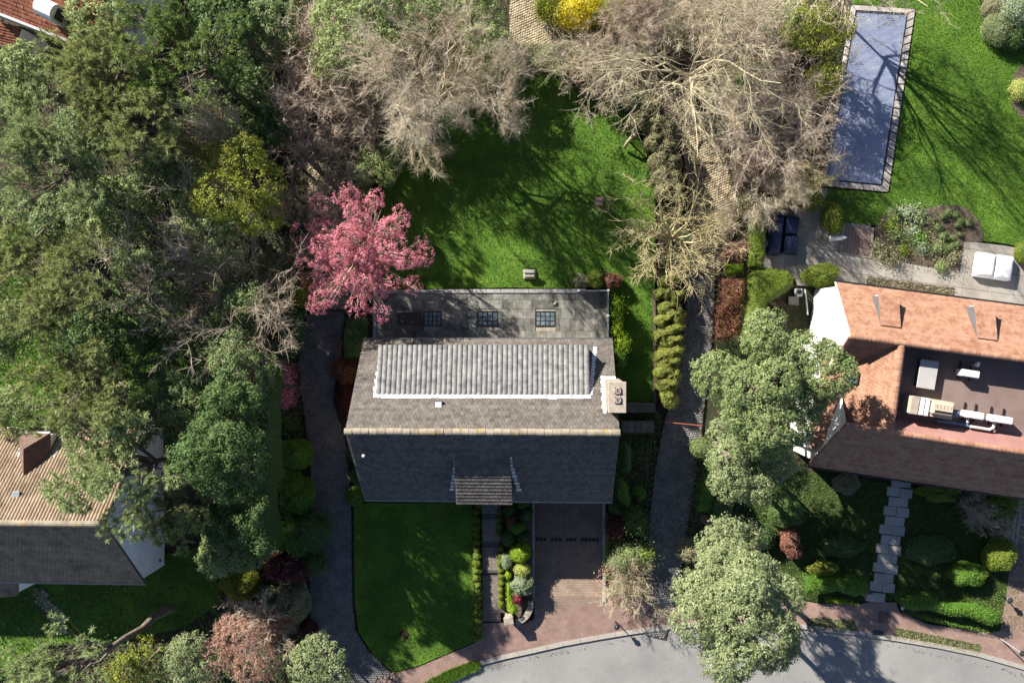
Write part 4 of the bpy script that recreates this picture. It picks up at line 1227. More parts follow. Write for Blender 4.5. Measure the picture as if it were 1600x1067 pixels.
# copings of the terrace
x = tx0
while x < 2.1:
    mb = MB(); mb.box((x + .45, ty1 - .06, tz + .06), (.88, .24, .10), 0, rr.random(), .015); mb.build('coping', M['coping'], tr); x += .9
x = ty0
while x < ty1 - .2:
    mb = MB(); mb.box((tx0 + .02, x + .4, tz + .05), (.22, .78, .10), 0, rr.random(), .015); mb.build('coping', M['coping'], tr); x += .8
rg = MB()
X = tx1 - .06; Y = ty1 - .06; zt = tz + .85
rg.box((X, (ty0 + Y) / 2, zt), (.055, Y - ty0 - .1, .05)); rg.box(((2.15 + X) / 2, Y, zt), (X - 2.15, .055, .05))
rg.box((X, (ty0 + Y) / 2, tz + .05), (.09, Y - ty0, .1)); rg.box(((2.15 + X) / 2, Y, tz + .05), (X - 2.15, .09, .1))
r_ = rg.build('railing', M['steel'], tr)
for (a, b) in ((2.15, Y), (X, Y), (X, .68), (X, ty0 + .08)):
    mb = MB(); mb.tube([(a, b, tz), (a, b, zt + .05)], .04, 8); mb.box((a, b, zt + .06), (.13, .13, .05), 0, .5, .015); mb.build('post', M['whitepaint'], r_)
for (a0, b0, a1, b1) in ((2.2, Y, X - .05, Y), (X, Y - .05, X, .72), (X, .64, X, ty0 + .12)):
    mb = MB(); mb.box(((a0 + a1) / 2, (b0 + b1) / 2, tz + .47), (max(.015, abs(a1 - a0)), max(.015, abs(b1 - b0)), .7)); mb.build('glass_panel', M['glass_edge'], r_)
# things on the terrace
bx = G(639, 498, tz + .5)
t = thing('storage_box', (bx.x, bx.y, tz + .04), 'long low dark brown chest on the terrace beside the first glass panel', 'chest')
mb = MB(); mb.box((bx.x, bx.y, tz + .24), (1.5, .72, .4), 0, .5, .02); mb.build('body', M['darkwood'], t)
mb = MB(); mb.box((bx.x, bx.y, tz + .49), (1.58, .80, .07), 0, .5, .025); mb.build('lid', M['darkwood'], t)
for k in (-.5, .5):
    mb = MB(); mb.box((bx.x + k, bx.y - .42, tz + .42), (.12, .04, .06)); mb.build('hinge', M['black'], t)
p = G(865, 472, tz)
t = thing('flower_pot', (p.x, p.y, tz + .04), 'small round terracotta saucer lying on the terrace slabs', 'pot')
mb = MB(); mb.lathe((p.x, p.y, tz + .04), [(.10, 0), (.16, .12), (.17, .14), (.15, .14), (.13, .05), (.01, .05)], 14); mb.build('saucer', M['brick'], t)
p = G(932, 470, tz)
t = thing('deck_chair_frame', (p.x, p.y, tz + .04), 'small metal folding rack standing in the terrace corner by the railing', 'rack')
mb = MB()
for s in (-1, 1): mb.tube([(p.x + s * .22, p.y - .25, tz + .05), (p.x + s * .22, p.y + .2, tz + .55)], .018, 6)
mb.build('frame', M['zinc'], t)
mb = MB()
for k in range(4): mb.box((p.x, p.y - .15 + k * .1, tz + .16 + k * .11), (.44, .05, .02))
mb.build('rungs', M['zinc'], t)

# ================================================================ COPINGS AND WALLS BY THE EAST GABLE
a, b = G(972, 634), G(1020, 634)
t = thing('garden_wall', ((a.x + b.x) / 2, a.y, 0), 'upper dark slatted garden wall between chimney and cloud hedge', 'wall')
mb = MB(); mb.box(((a.x + b.x) / 2, a.y - .05, .45), (b.x - a.x, .5, 1.0)); mb.build('wall', M['wall'], t)
for k in range(4):
    mb = MB(); mb.box(((a.x + b.x) / 2, a.y - .26 + k * .14, .98), (b.x - a.x + .05, .115, .07), 0, rnd.random()); mb.build('slat', M['darkstone'], t)
a, b = G(970, 663), G(1018, 663)
t = thing('garden_wall', ((a.x + b.x) / 2, a.y, 0), 'lower garden wall with dark square coping stones beside the ridge end', 'wall')
mb = MB(); mb.box(((a.x + b.x) / 2, a.y - .05, .5), (b.x - a.x, .6, 1.1)); mb.build('wall', M['wall'], t)
for k in range(5):
    w = (b.x - a.x) / 5
    mb = MB(); mb.box((a.x + w * (k + .5), a.y - .05, 1.09), (w - .02, .7, .09), 0, rnd.random(), .015); mb.build('coping', M['darkstone'], t)
pa, pb = G(1036, 659, .95), G(1098, 665, .95)
t = thing('barrier', (pa.x, pa.y, 0), 'thin orange barrier pole across the cobbled drive', 'barrier')
mb = MB(); mb.tube([pa, pb], .028, 8); mb.build('boom', M['orangepaint'], t)
for q in (pa, pb):
    mb = MB(); mb.tube([(q.x, q.y, 0), (q.x, q.y, 1.05)], .06, 8); mb.build('post', M['black'], t)

# curved entrance wall and pillar
def arcwall():
    t = thing('curved_wall', tuple(G(815, 962)), 'low curved stone wall ending the front flower bed', 'wall')
    cpx, cpy, r0 = 798, 943, 31
    for i in range(6):
        a0 = R_(-8 + i * 14); a1 = R_(-8 + (i + 1) * 14 - 1)
        pts = [(cpx + (r0 + q) * math.cos(a), cpy + (r0 + q) * math.sin(a)) for a, q in ((a0, -4), (a1, -4), (a1, 4.5), (a0, 4.5))]
        mb = MB(); mb.prism([(p.x, p.y) for p in P(pts, .6)], 0, .62, rnd.random()); mb.build('stone', M['stone'], t)
arcwall()
p = G(795, 970, 1.2)
t = thing('gate_pillar', (p.x, p.y, 0), 'square pale stone pillar at the foot of the front path', 'pillar')
mb = MB(); mb.box((p.x, p.y, .55), (.50, .40, 1.1), R_(10)); mb.build('shaft', M['stone'], t)
mb = MB(); mb.box((p.x, p.y, 1.15), (.62, .50, .12), R_(10), .5, .03); mb.build('cap', M['stone'], t)

def lamp(px, py, hgt, label, arm=0.0):
    h = G(px, py, hgt)
    t = thing('garden_lamp', (h.x, h.y, 0), label, 'lamp')
    mb = MB(); mb.tube([(h.x, h.y, 0), (h.x, h.y, hgt - .25)], .045, 8, r2=.03); mb.build('post', M['zinc_light'] if arm else M['black'], t)
    mb = MB(); mb.lathe((h.x, h.y, hgt - .28), [(.06, 0), (.11, .05), (.13, .24), (.01, .25)], 8); mb.build('lantern', M['glass_edge'], t)
    mb = MB(); mb.lathe((h.x, h.y, hgt - .04), [(.19, 0), (.15, .07), (.05, .13), (.005, .18)], 8); mb.build('lamp_cap', M['black'], t)
lamp(964, 980, 1.1, 'small black lamp on a post below the beige shrub by the kerb')
lamp(1598, 1021, 2.4, 'black headed street lamp on a pale post by the road corner', 1)
lamp(1579, 938, .9, 'low black lamp beside the purple grey side drive')

# stone block, plate and root on the back lawn
p = G(827, 428, .5)
t = thing('stone_plinth', (p.x, p.y, 0.02), 'pale weathered stone block on the lawn above the terrace', 'plinth')
mb = MB(); mb.box((p.x, p.y, .1), (.8, .6, .2), 0, .5, .04); mb.build('foot', M['stone'], t)
mb = MB(); mb.box((p.x + .02, p.y - .06, .36), (.68, .34, .32), 0, .5, .05); mb.build('block', M['stone'], t)
mb = MB(); mb.box((p.x, p.y + .14, .56), (.7, .2, .1), 0, .5, .03); mb.build('ledge', M['coping'], t)
p = G(936, 315)
t = thing('fire_plate', (p.x, p.y, 0.02), 'small square rusty plate lying on the back lawn', 'plate')
mb = MB(); mb.box((p.x, p.y, .05), (.62, .62, .06), 0, .5, .015); mb.build('frame', M['brownbrick'], t)
mb = MB(); mb.box((p.x, p.y, .09), (.44, .44, .03)); mb.build('plate', M['ridge'], t)
pp = [G(993, 210, .9), G(986, 216, 1.0), G(981, 222, .8), G(975, 231, .25)]
t = thing('driftwood_sculpture', (pp[3].x, pp[3].y, 0), 'pale crooked driftwood piece at the edge of the back lawn', 'sculpture')
mb = MB(); mb.tube(pp, .15, 8, r2=.08); mb.tube([pp[1], pp[1] + Vector((.1, .25, .3))], .08, 6, r2=.02); mb.build('log', M['palebark'], t, True)
mb = MB(); mb.tube([(pp[1].x, pp[1].y, 0), pp[1]], .06, 6); mb.build('support', M['bark'], t)
p = G(632, 990)
t = tag(link('earth_patch', pile(402, .28, .08, LM['litter'], n=400, leaf=.06, name='earth_patch'), None, (p.x, p.y, .08)), 'small bare earth patch near the corner of the front lawn', 'mound')

# edging along the cloud hedge and dark bench by the west drive
mb = MB(); e = P([(1020, 452), (1024, 452), (1026, 630), (1022, 630)], .2); mb.prism([(q.x, q.y) for q in e], -.1, .2); o = mb.build('lawn_edging', M['brownbrick'], None)
tag(o, 'narrow brown edging between back lawn and cloud hedge', 'edging')
p = G(529, 549, .5)
t = thing('garden_bench', (p.x, p.y, 0), 'narrow rusty brown bench beside the west cobbled drive', 'bench')
for k in (-.13, 0, .13):
    mb = MB(); mb.box((p.x + k, p.y, .45), (.11, 1.5, .04)); mb.build('seat_plank', M['brownbrick'], t)
for k in (-.6, .6):
    mb = MB(); mb.box((p.x, p.y + k, .21), (.34, .07, .42)); mb.build('leg', M['bark'], t)
# ================================================================ POOL AND PATIO
zp = .12
pool = thing('swimming_pool', (G(1358, 155).x, G(1358, 155).y, 0), 'long rectangular swimming pool closed by a blue slatted cover', 'pool')
OUT = [(1332, 8), (1430, 15), (1388, 300), (1287, 290)]
INN = [(1337, 16), (1420, 21), (1379, 291), (1292, 282)]
ow = [Vector((p.x, p.y)) for p in P(OUT, zp)]; iw = [Vector((p.x, p.y)) for p in P(INN, zp)]
for s in range(4):
    a0, a1, b0, b1 = ow[s], ow[(s + 1) % 4], iw[s], iw[(s + 1) % 4]
    n = max(3, round((a1 - a0).length / .52))
    for i in range(n):
        t0, t1 = i / n + .004, (i + 1) / n - .004
        mb = MB(); mb.prism([tuple(a0.lerp(a1, t0)), tuple(a0.lerp(a1, t1)), tuple(b0.lerp(b1, t1)), tuple(b0.lerp(b1, t0))], -.1, zp + rnd.uniform(-.006, .006), rnd.random()); mb.build('coping_stone', M['poolstone'], pool)
mb = MB()
mb.prism([tuple(v) for v in iw], -.14, -.135)
for s in range(4):
    a, b = iw[s], iw[(s + 1) % 4]; mb.face([(a.x, a.y, -.14), (b.x, b.y, -.14), (b.x, b.y, .1), (a.x, a.y, .1)])
mb.build('basin', M['zinc'], pool)
mb = MB(); n = 150
q = [iw[0].lerp(iw[1], .02), iw[0].lerp(iw[1], .975), iw[3].lerp(iw[2], .975), iw[3].lerp(iw[2], .02)]
for i in range(n):
    t0, t1 = .006 + .984 * i / n, .006 + .984 * (i + .93) / n
    a0, a1, b0, b1 = q[0].lerp(q[3], t0), q[1].lerp(q[2], t0), q[0].lerp(q[3], t1), q[1].lerp(q[2], t1)
    m0, m1 = (a0 + b0) / 2, (a1 + b1) / 2; tn = rnd.random() * .6 + .2
    z = .045 + rnd.uniform(-.004, .004)
    mb.add([(*a0, z - .018), (*a1, z - .018), (*m1, z + .006), (*m0, z + .006), (*b1, z - .018), (*b0, z - .018)], [(1, 0, 3, 2), (2, 3, 5, 4)], tn)
c = mb.build('slat_cover', M['cover'], pool); stuff(c)
mb = MB(); a, b = q[0], q[1]; mb.tube([(*a.lerp(q[3], .004), .0), (*b.lerp(q[2], .004), .0)], .09, 10); mb.build('roller', M['zinc'], pool)

PT = [(1188, 424), (1198, 332), (1240, 326), (1290, 322), (1318, 348), (1360, 352), (1370, 404), (1500, 424), (1506, 376), (1535, 380), (1570, 384), (1600, 390), (1660, 398), (1660, 490), (1600, 480), (1305, 441), (1262, 447), (1246, 446), (1240, 428), (1190, 425)]
pt = bpy.data.objects.new('patio', None); C.objects.link(pt); structure(pt, 'pale concrete slab patio behind the orange tiled house')
sheet('patio_bed', PT, 0.0, 'patio_joint', None, .2, pt)
slabs(pt, PT, 0.0, 1.6, 1.25, 'patio', rz=R_(-8), gap=.02, hgt=.035)
# stepping slabs from pool to patio
for i, c in enumerate([(1287, 299), (1283, 310)]):
    w = [(p.x, p.y) for p in P([(c[0] - 6, c[1] - 5), (c[0] + 6, c[1] - 4), (c[0] + 5, c[1] + 5), (c[0] - 7, c[1] + 4)])]
    mb = MB(); mb.prism(w, -.1, .05, rnd.random()); o = mb.build('stepping_slab', M['step'])
    tag(o, ['pale square slab at the pool corner', 'pale square slab between pool corner slab and patio'][i], 'slab', 'slabs between pool and patio')
BED = [(1366, 403), (1368, 352), (1380, 338), (1392, 327), (1410, 321), (1426, 324), (1440, 328), (1455, 324), (1472, 320), (1498, 321), (1516, 330), (1530, 346), (1536, 362), (1535, 378), (1506, 377), (1500, 423), (1460, 418), (1400, 408)]
sheet('flower_bed', BED, 0.06, 'bed', 'curved bare earth flower bed between lawn and patio', .2)
litter(BED, .06, 900, 'litter', .07, 61, 'fallen_leaves', 'dry leaves on the curved flower bed', .01)
BED2 = [(1355, 432), (1492, 450), (1490, 463), (1420, 456), (1354, 447)]
sheet('flower_bed', BED2, 0.05, 'bed', 'narrow planting strip along the orange roof', .2)
blades(BED2, .05, 700, 'dry', .12, .03, 62, 'grass', 'low weeds in the narrow planting strip')
p0 = P([(1318, 351), (1366, 356), (1362, 404), (1312, 396)], .1)
t = thing('cellar_hatch', tuple(G(1339, 377)), 'flat brown square deck panel beside the flower bed', 'hatch')
mb = MB(); mb.prism([(p.x, p.y) for p in p0], 0, .09); mb.build('frame', M['stone'], t)
def lp(u, v): 
    a = p0[0].lerp(p0[1], u); b = p0[3].lerp(p0[2], u); return a.lerp(b, v)
for i in range(7):
    u0, u1 = .08 + i * .118, .08 + (i + 1) * .118 - .008
    w = [lp(u0, .06), lp(u1, .06), lp(u1, .94), lp(u0, .94)]
    mb = MB(); mb.prism([(p.x, p.y) for p in w], .09, .125, rnd.random()); mb.build('plank', M['flatroof'], t)
t = thing('folded_parasol', tuple(G(1309, 373, .6)), 'folded white parasol leaning over the edge of the brown deck panel', 'parasol')
a, b = G(1296, 373, .5), G(1324, 371, .9)
mb = MB()
V = []
for i, (s, r) in enumerate(((0, .10), (.15, .17), (.5, .15), (.8, .09), (1, .02))): 
    pass
mb.tube([a.lerp(b, s) for s in (0, .12, .35, .6)], .17, 9, r2=.15); mb.tube([a.lerp(b, s) for s in (.6, .85, 1)], .15, 9, r2=.02); mb.build('canopy', M['whitecloth'], t)
mb = MB(); mb.tube([a + Vector((-.25, 0, -.3)), a, b], .025, 6); mb.tube([(a.x - .25, a.y, 0), a + Vector((-.25, 0, -.3))], .025, 6); mb.build('pole', M['zinc'], t)
mb = MB(); mb.lathe((a.x - .25, a.y, .03), [(.3, 0), (.3, .06), (.05, .1), (.03, .2)], 14); mb.build('base', M['stone'], t)

def cushion_box(name, c, sx, sy, h, rz, mat, parent, puff=.05, seed=0):
    """draped cover: rounded, slightly sagging box"""
    r = np.random.default_rng(seed); nx, ny = 12, 12
    mb = MB(); V = []
    ca, sa = math.cos(rz), math.sin(rz)
    ring = []
    for i in range(nx + 1):
        for j in range(ny + 1):
            u, v = i / nx * 2 - 1, j / ny * 2 - 1
            d = min(1 - abs(u), 1 - abs(v))
            z = h * (1 - .35 * math.exp(-d * 9)) + puff * (math.cos(u * 1.5) * math.cos(v * 1.5) - .5) + r.normal(0, .008)
            k = 1.0
            x, y = u * sx / 2, v * sy / 2
            q = max(0, abs(u) + abs(v) - 1.75) * .12
            x *= 1 - q; y *= 1 - q
            V.append((c[0] + x * ca - y * sa, c[1] + x * sa + y * ca, c[2] + z))
    Fs = [(i * (ny + 1) + j, (i + 1) * (ny + 1) + j, (i + 1) * (ny + 1) + j + 1, i * (ny + 1) + j + 1) for i in range(nx) for j in range(ny)]
    per = [(i, 0) for i in range(nx)] + [(nx, j) for j in range(ny)] + [(i, ny) for i in range(nx, 0, -1)] + [(0, j) for j in range(ny, 0, -1)]
    idx = [i * (ny + 1) + j for i, j in per]
    b0 = len(V)
    for k in idx:
        x, y, z = V[k]; V.append((c[0] + (x - c[0]) * 1.03, c[1] + (y - c[1]) * 1.03, c[2]))
    n = len(idx)
    Fs += [(idx[(k + 1) % n], idx[k], b0 + k, b0 + (k + 1) % n) for k in range(n)]
    mb.add(V, Fs)
    return mb.build(name, M[mat], parent, True)
zt = .7
for nm, px, w, h, hh, lb in (('covered_sofa', (1213, 366), 21, 62, .8, 'long garden sofa under a navy blue cover beside the green hedge'), ('covered_armchair', (1238, 352), 22, 28, .62, 'garden armchair under a navy cover, nearer the swimming pool'), ('covered_armchair', (1236, 382), 23, 28, .62, 'garden armchair under a navy cover, farther from the swimming pool')):
    g = G(px[0], px[1], hh); t = thing(nm, (g.x, g.y, .035), lb, 'sofa' if 'sofa' in nm else 'armchair', None if 'sofa' in nm else 'navy covered garden armchairs')
    cushion_box('cover', (g.x, g.y, .07), w * mpp(hh), h * mpp(hh), hh, R_(-6), 'navy', t, .05, len(lb))
    mb = MB()
    for s in (-1, 1):
        for q in (-1, 1): mb.box((g.x + s * (w * .4) * mpp(hh), g.y + q * h * .4 * mpp(hh), .06), (.06, .06, .06))
    mb.build('feet', M['black'], t)
    if 'arm' in nm: mb = MB(); mb.box((g.x - w * .38 * mpp(hh), g.y, hh + .06), (.14, h * .8 * mpp(hh), .10), R_(-6), .5, .03); mb.build('back_cushion', M['navy'], t)
for i, (px, lb) in enumerate((((1542, 414), 'white covered sun lounger nearer the flower bed'), ((1570, 418), 'white covered sun lounger farther from the flower bed, beside its twin'))):
    g = G(px[0], px[1], .6); t = thing('covered_lounger', (g.x, g.y, .035), lb, 'lounger', 'white covered loungers on the patio')
    cushion_box('cover', (g.x, g.y, .12), 1.14, 1.5, .55, R_(-8), 'whitecloth', t, .08, i + 3)
    mb = MB()
    for s in (-1, 1):
        for q in (-1, 1): mb.box((g.x + s * .45, g.y + q * .6, .08), (.05, .05, .1))
    mb.build('feet', M['black'], t)
g = G(1249, 457, .5)
t = thing('heat_pump', (g.x, g.y, 0), 'small white air conditioning box with round black fan by the round hedge', 'air conditioner')
mb = MB(); mb.box((g.x, g.y, .3), (.36, .5, .5), 0, .5, .03); mb.build('casing', M['whitepaint'], t)
mb = MB(); mb.lathe((g.x, g.y + .02, .552), [(.14, 0), (.14, .015), (.12, .02), (.01, .02)], 14); mb.build('fan', M['black'], t)
for q in (-.15, .15):
    mb = MB(); mb.box((g.x, g.y + q, .03), (.4, .06, .06)); mb.build('foot', M['black'], t)
a, b = G(1258, 452, .4), G(1262, 492, .4)
t = thing('drain_pipe', (a.x, a.y, 0), 'pale pipe lying along the foot of the white gable', 'pipe')
mb = MB(); mb.tube([a, b], .05, 8); mb.build('pipe', M['whitepaint'], t)
mb = MB(); mb.tube([(a.x, a.y, 0), a], .04, 6); mb.tube([(b.x, b.y, 0), b], .04, 6); mb.build('bracket', M['zinc'], t)
# slabs of the little shaded court
for i, (x, y, w, h) in enumerate(((1204, 492, 17, 14), (1222, 500, 13, 13), (1196, 520, 20, 14), (1240, 430, 18, 12), (1240, 470, 16, 14))):
    q = P([(x - w / 2, y - h / 2), (x + w / 2, y - h / 2 + 1), (x + w / 2, y + h / 2), (x - w / 2, y + h / 2 - 1)], .03)
    mb = MB(); mb.prism([(p.x, p.y) for p in q], -.1, .06, rnd.random()); o = mb.build('court_slab', M['slab'])
    tag(o, ['dark stone slab in the shaded court, nearest the curved hedge top', 'dark stone slab in the court beside the white gable', 'dark stone slab in the court closest to the reddish hedge', 'dark slab between the navy sofa and the curved hedge', 'dark slab behind the small white air conditioner'][i], 'slab', 'dark slabs of the shaded court')

# ================================================================ ORANGE TILED HOUSE
E0, E1 = G(1305, 441, 3.8), G(1640, 484.5, 3.8)
R0, R1 = G(1328, 525, 7.5), G(1640, 567, 7.5)
Q0, Q1 = G(1321, 664, 7.5), G(1640, 713, 7.5)
S0, S1 = G(1263, 727, 3.8), G(1640, 784, 3.8)
T0, T1 = G(1409, 535, 7.45), G(1391, 673, 7.45)
U0, U1 = G(1288, 540, 4.5), G(1264, 702, 4.2)
oh = thing('orange_tiled_house', ((E0.x + S1.x) / 2, (E0.y + S1.y) / 2, 0), 'large white walled house with orange clay roofs round a brown flat roof', 'house')
def xy(v, z): return Vector((v.x, v.y, z))
mb = MB()
foot = [(E0.x + .1, E0.y - .25), (S0.x + .3, S0.y + .3), (S1.x, S1.y + .3), (E1.x, E1.y - .25)]
mb.prism(foot, -.1, 3.65)
Rm = R0 + (R0 - E0); Rm.z = 3.8
o_ = Vector((.12, 0, -.12))
mb.face([E0 + o_, Rm + o_, R0 + o_])
Qm = Q0 + (Q0 - S0); Qm.z = 3.8
mb.face([S0 + o_, Qm + o_, Q0 + o_])
mb.add([U0 + o_, U1 + o_, xy(U1, 0) + o_, xy(U0, 0) + o_], [(0, 1, 2, 3)])
mb.build('wall', M['white'], oh)
a, b = xy(E0, 0), G(1262, 462, 0)
def roofplane(name, A, B, Cc, D, rows, cols, parent, mat, seed, keep=None, lift=.035):
    n = (B - A).cross(D - A).normalized()
    if n.z < 0: n = -n
    mb = MB()
    for k in (-.02, -.14): mb.face([A + n * k, B + n * k, Cc + n * k, D + n * k])
    for p, q in ((A, B), (B, Cc), (Cc, D), (D, A)): mb.face([p - n * .14, q - n * .14, q - n * .02, p - n * .02])
    r = mb.build(name, M[mat], parent)
    mb = MB(); tiles(mb, A, B, Cc, D, rows, cols, lift=lift, jit=.012, seed=seed, keep=keep, tj=1.1)
    t = mb.build('roof_tiles', M[mat], r); stuff(t)
    return r
rN = roofplane('north_roof', E0, E1, R1, R0, 34, 76, oh, 'roof_orange', 11)
Rin = Rm.copy(); Rin.z = 4.4
vT = xy(T0, 7.45)
# short back slope of the north range as far as the flat roof
bk = [R0, R0.lerp(R1, .26), R0.lerp(R1, .26) + (Rm - R0) * .75, R0 + (Rm - R0) * .75]
roofplane('valley_roof', bk[3], bk[2], bk[1], bk[0], 22, 18, oh, 'roof_orange', 12)
roofplane('west_roof', U1, U0, T0, T1, 30, 26, oh, 'roof_orange', 13)
rS = roofplane('south_roof', S0, S1, Q1, Q0, 34, 82, oh, 'roof_orange', 14)
# flat roof with its inner slopes
zf = 6.15
fl = MB(); fl.prism([(T0.x, T0.y + .6), (R1.x, R1.y), (Q1.x, Q1.y), (T1.x, T1.y)], zf - .2, zf); fl.build('flat_roof', M['flatroof'], oh)
mb = MB()
i0, i1 = G(1404, 652, zf + .01), G(1640, 688, zf + .01)
mb.face([i0, i1, Q1 + Vector((0, .1, -.1)), xy(T1, 7.35)]); mb.build('inner_slope', M['pinkfelt'], oh)
mb = MB(); mb.face([xy(T0, zf - .1) + Vector((.14, 0, 0)), xy(T1, zf - .1) + Vector((.14, 0, 0)), T1 + Vector((.14, 0, -.05)), T0 + Vector((.14, 0, -.05))])
mb.face([xy(R0.lerp(R1, .25), zf - .1) - Vector((0, .12, 0)), xy(R1, zf - .1) - Vector((0, .12, 0)), R1 - Vector((0, .12, .05)), R0.lerp(R1, .25) - Vector((0, .12, .05))]); mb.build('upstand', M['flatroof'], oh)
def ridge_line(A, B, n, w=.16, jit=.02):
    for i in range(n):
        a = A.lerp(B, i / n); b = A.lerp(B, (i + 1) / n - .05 / n)
        d = (b - a).normalized(); s = d.cross(Vector((0, 0, 1))).normalized()
        mb = MB(); V = []
        for p, k in ((a, rnd.uniform(0, jit)), (b, jit)):
            for q in range(6):
                an = math.pi * q / 5
                V.append(p + s * w * math.cos(an) + Vector((0, 0, -.04 + (.13 + k) * math.sin(an))))
        mb.add(V, [(q, q + 1, q + 7, q + 6) for q in range(5)] + [tuple(range(6)), tuple(range(11, 5, -1))], rnd.random())
        mb.build('ridge_tile', M['roof_orange'], oh)
ridge_line(R0, R1, 46); ridge_line(Q0, Q1, 46); ridge_line(T0 + Vector((.02, 0, .02)), T1 + Vector((.02, 0, .02)), 16, .2)
for A, B in ((E0, E1), (S0, S1)):
    mb = MB(); d = (B - A).normalized(); n = Vector((-d.y, d.x, 0)) * (1 if A is E0 else -1)
    mb.tube([A + n * .07 - Vector((0, 0, .06)), B + n * .07 - Vector((0, 0, .06))], .07, 6)
    mb.build('gutter', M['black'], oh)
mb = MB(); mb.tube([E0 + o_ * .2, R0 + Vector((.02, 0, .0))], .05, 5); mb.build('verge_trim', M['white'], oh)
def dormer(FL, FR, BR, BL, seed):
    n = MB()
    lo = [xy(FL, FL.z - 1.6), xy(FR, FR.z - 1.6), xy(BR, BR.z - 1.0), xy(BL, BL.z - 1.0)]
    n.face([FL, lo[0], lo[3], BL]); n.face([FR, BR, lo[2], lo[1]]); n.face([FL, FR, lo[1], lo[0]])
    d = n.build('dormer', M['cheek'], oh)
    mb = MB(); tiles(mb, FL + Vector((-.04, .06, .02)), FR + Vector((.04, .06, .02)), BR + Vector((.04, 0, .02)), BL + Vector((-.04, 0, .02)), 12, 8, lift=.03, jit=.012, seed=seed, tj=1.1)
    mb.face([FL + Vector((-.03, .05, 0)), FR + Vector((.03, .05, 0)), BR + Vector((.03, 0, 0)), BL + Vector((-.03, 0, 0))])
    t = mb.build('roof_tiles', M['roof_orange'], d); stuff(t)
    m = (FL + FR) / 2; mb = MB(); mb.box((m.x, m.y + .04, m.z - .5), (.8, .05, .6), R_(-8)); mb.build('window', M['whitepaint'], d)
dormer(G(1373, 462, 5.5), G(1403, 465, 5.5), G(1406, 511, 6.6), G(1377, 507, 6.6), 21)
dormer(G(1523, 479, 5.5), G(1553, 482, 5.5), G(1557, 531, 6.6), G(1528, 527, 6.6), 22)
# rooflight on the west slope
u, v = U1.lerp(U0, .60), T1.lerp(T0, .60); cA = G(1333, 590, 5.85); nn = (U0 - U1).cross(T1 - U1).normalized(); nn = nn if nn.z > 0 else -nn
e1 = (U0 - U1).normalized(); e2 = nn.cross(e1)
def quad_on(c, w, h, k): return [c + e1 * a * w / 2 + e2 * b * h / 2 + nn * k for a, b in ((-1, -1), (1, -1), (1, 1), (-1, 1))]
t_ = ((U0 - cA).dot(nn)); cA = cA + nn * t_
mb = MB(); q0, q1 = quad_on(cA, .62, .7, .0), quad_on(cA, .62, .7, .14); mb.add(q0 + q1, [(4, 5, 6, 7)] + [(i, (i + 1) % 4, 4 + (i + 1) % 4, 4 + i) for i in range(4)]); rl = mb.build('roof_window', M['black'], oh)
for k in (-1, 1):
    mb = MB(); mb.face(quad_on(cA + e1 * k * .14, .22, .54, .15)); mb.build('pane', M['glass'], rl)

# things standing on the flat roof
rz8 = R_(-9)
def on_roof(px, py, z): return G(px, py, z)
g = on_roof(1449.5, 585, zf + .45)
t = thing('roof_hatch', (g.x, g.y, zf), 'long white rectangular lid on the brown flat roof', 'hatch')
mb = MB(); mb.box((g.x, g.y, zf + .2), (.92, 1.5, .4), R_(-9)); mb.build('curb', M['zinc'], t)
mb = MB(); mb.box((g.x, g.y, zf + .44), (1.0, 1.6, .08), R_(-9), .5, .02); mb.build('lid', M['grey'], t)
def ac(px, py, w, label, legs=True, hz=.72):
    g = on_roof(px, py, zf + hz)
    t = thing('air_conditioner', (g.x, g.y, zf), label, 'air conditioner', 'air conditioners on the flat roof')
    mb = MB(); mb.box((g.x, g.y, zf + hz - .3), (w, .40, .62), rz8, .5, .05); c = mb.build('casing', M['whitepaint'], t)
    ca, sa = math.cos(rz8), math.sin(rz8)
    mb = MB()
    for k in range(4): mb.box((g.x + sa * .205, g.y - ca * .205, zf + hz - .5 + k * .12), (w * .6, .02, .03), rz8)
    mb.build('grille', M['zinc'], t)
    for s in (-.3, .3):
        mb = MB(); mb.box((g.x + s * w * ca - sa * .1, g.y + s * w * sa + ca * .12, zf + .05), (.07, 1.0, .09), rz8); mb.build('rail', M['black'], t)
    return g
ac(1517, 584, 1.0, 'white air conditioner nearest the upper roof ridge, with an upright pipe')
ac(1524, 649, 1.0, 'white air conditioner between the cream stack and its twin')
ac(1567, 656, 1.14, 'white air conditioner farthest from the cream stack')
g = on_roof(1527, 571, zf + .6)
t = thing('vent_pipe', (g.x, g.y, zf), 'white crooked vent pipe behind the upper air conditioner', 'pipe')
mb = MB(); mb.tube([(g.x, g.y, zf), (g.x, g.y, zf + .55), (g.x + .04, g.y + .18, zf + .75)], .08, 8); mb.build('pipe', M['whitepaint'], t)
mb = MB(); mb.lathe((g.x + .02, g.y + .05, zf + .5), [(.12, 0), (.13, .1), (.05, .16)], 10); mb.build('collar', M['whitepaint'], t)
g = on_roof(1455, 637, zf + 1.0)
t = thing('chimney_stack', (g.x, g.y, zf), 'broad cream chimney stack with a slotted hood on the flat roof', 'chimney')
mb = MB(); mb.box((g.x, g.y, zf + .5), (2.35, .95, 1.1), rz8, .5, .02); mb.build('stack', M['cream'], t)
ca, sa = math.cos(rz8), math.sin(rz8)
def loc(a, b): return (g.x + a * ca - b * sa, g.y + a * sa + b * ca)
x, y = loc(-.95, 0); mb = MB(); mb.box((x, y, zf + 1.08), (.45, 1.0, .1), rz8, .5, .02); mb.build('end_cap', M['brick'], t)
for k in (-.55, -.28):
    x, y = loc(k, 0); mb = MB(); mb.box((x, y, zf + 1.1), (.22, .98, .14), rz8, .5, .03); mb.build('cover_strip', M['whitepaint'], t)
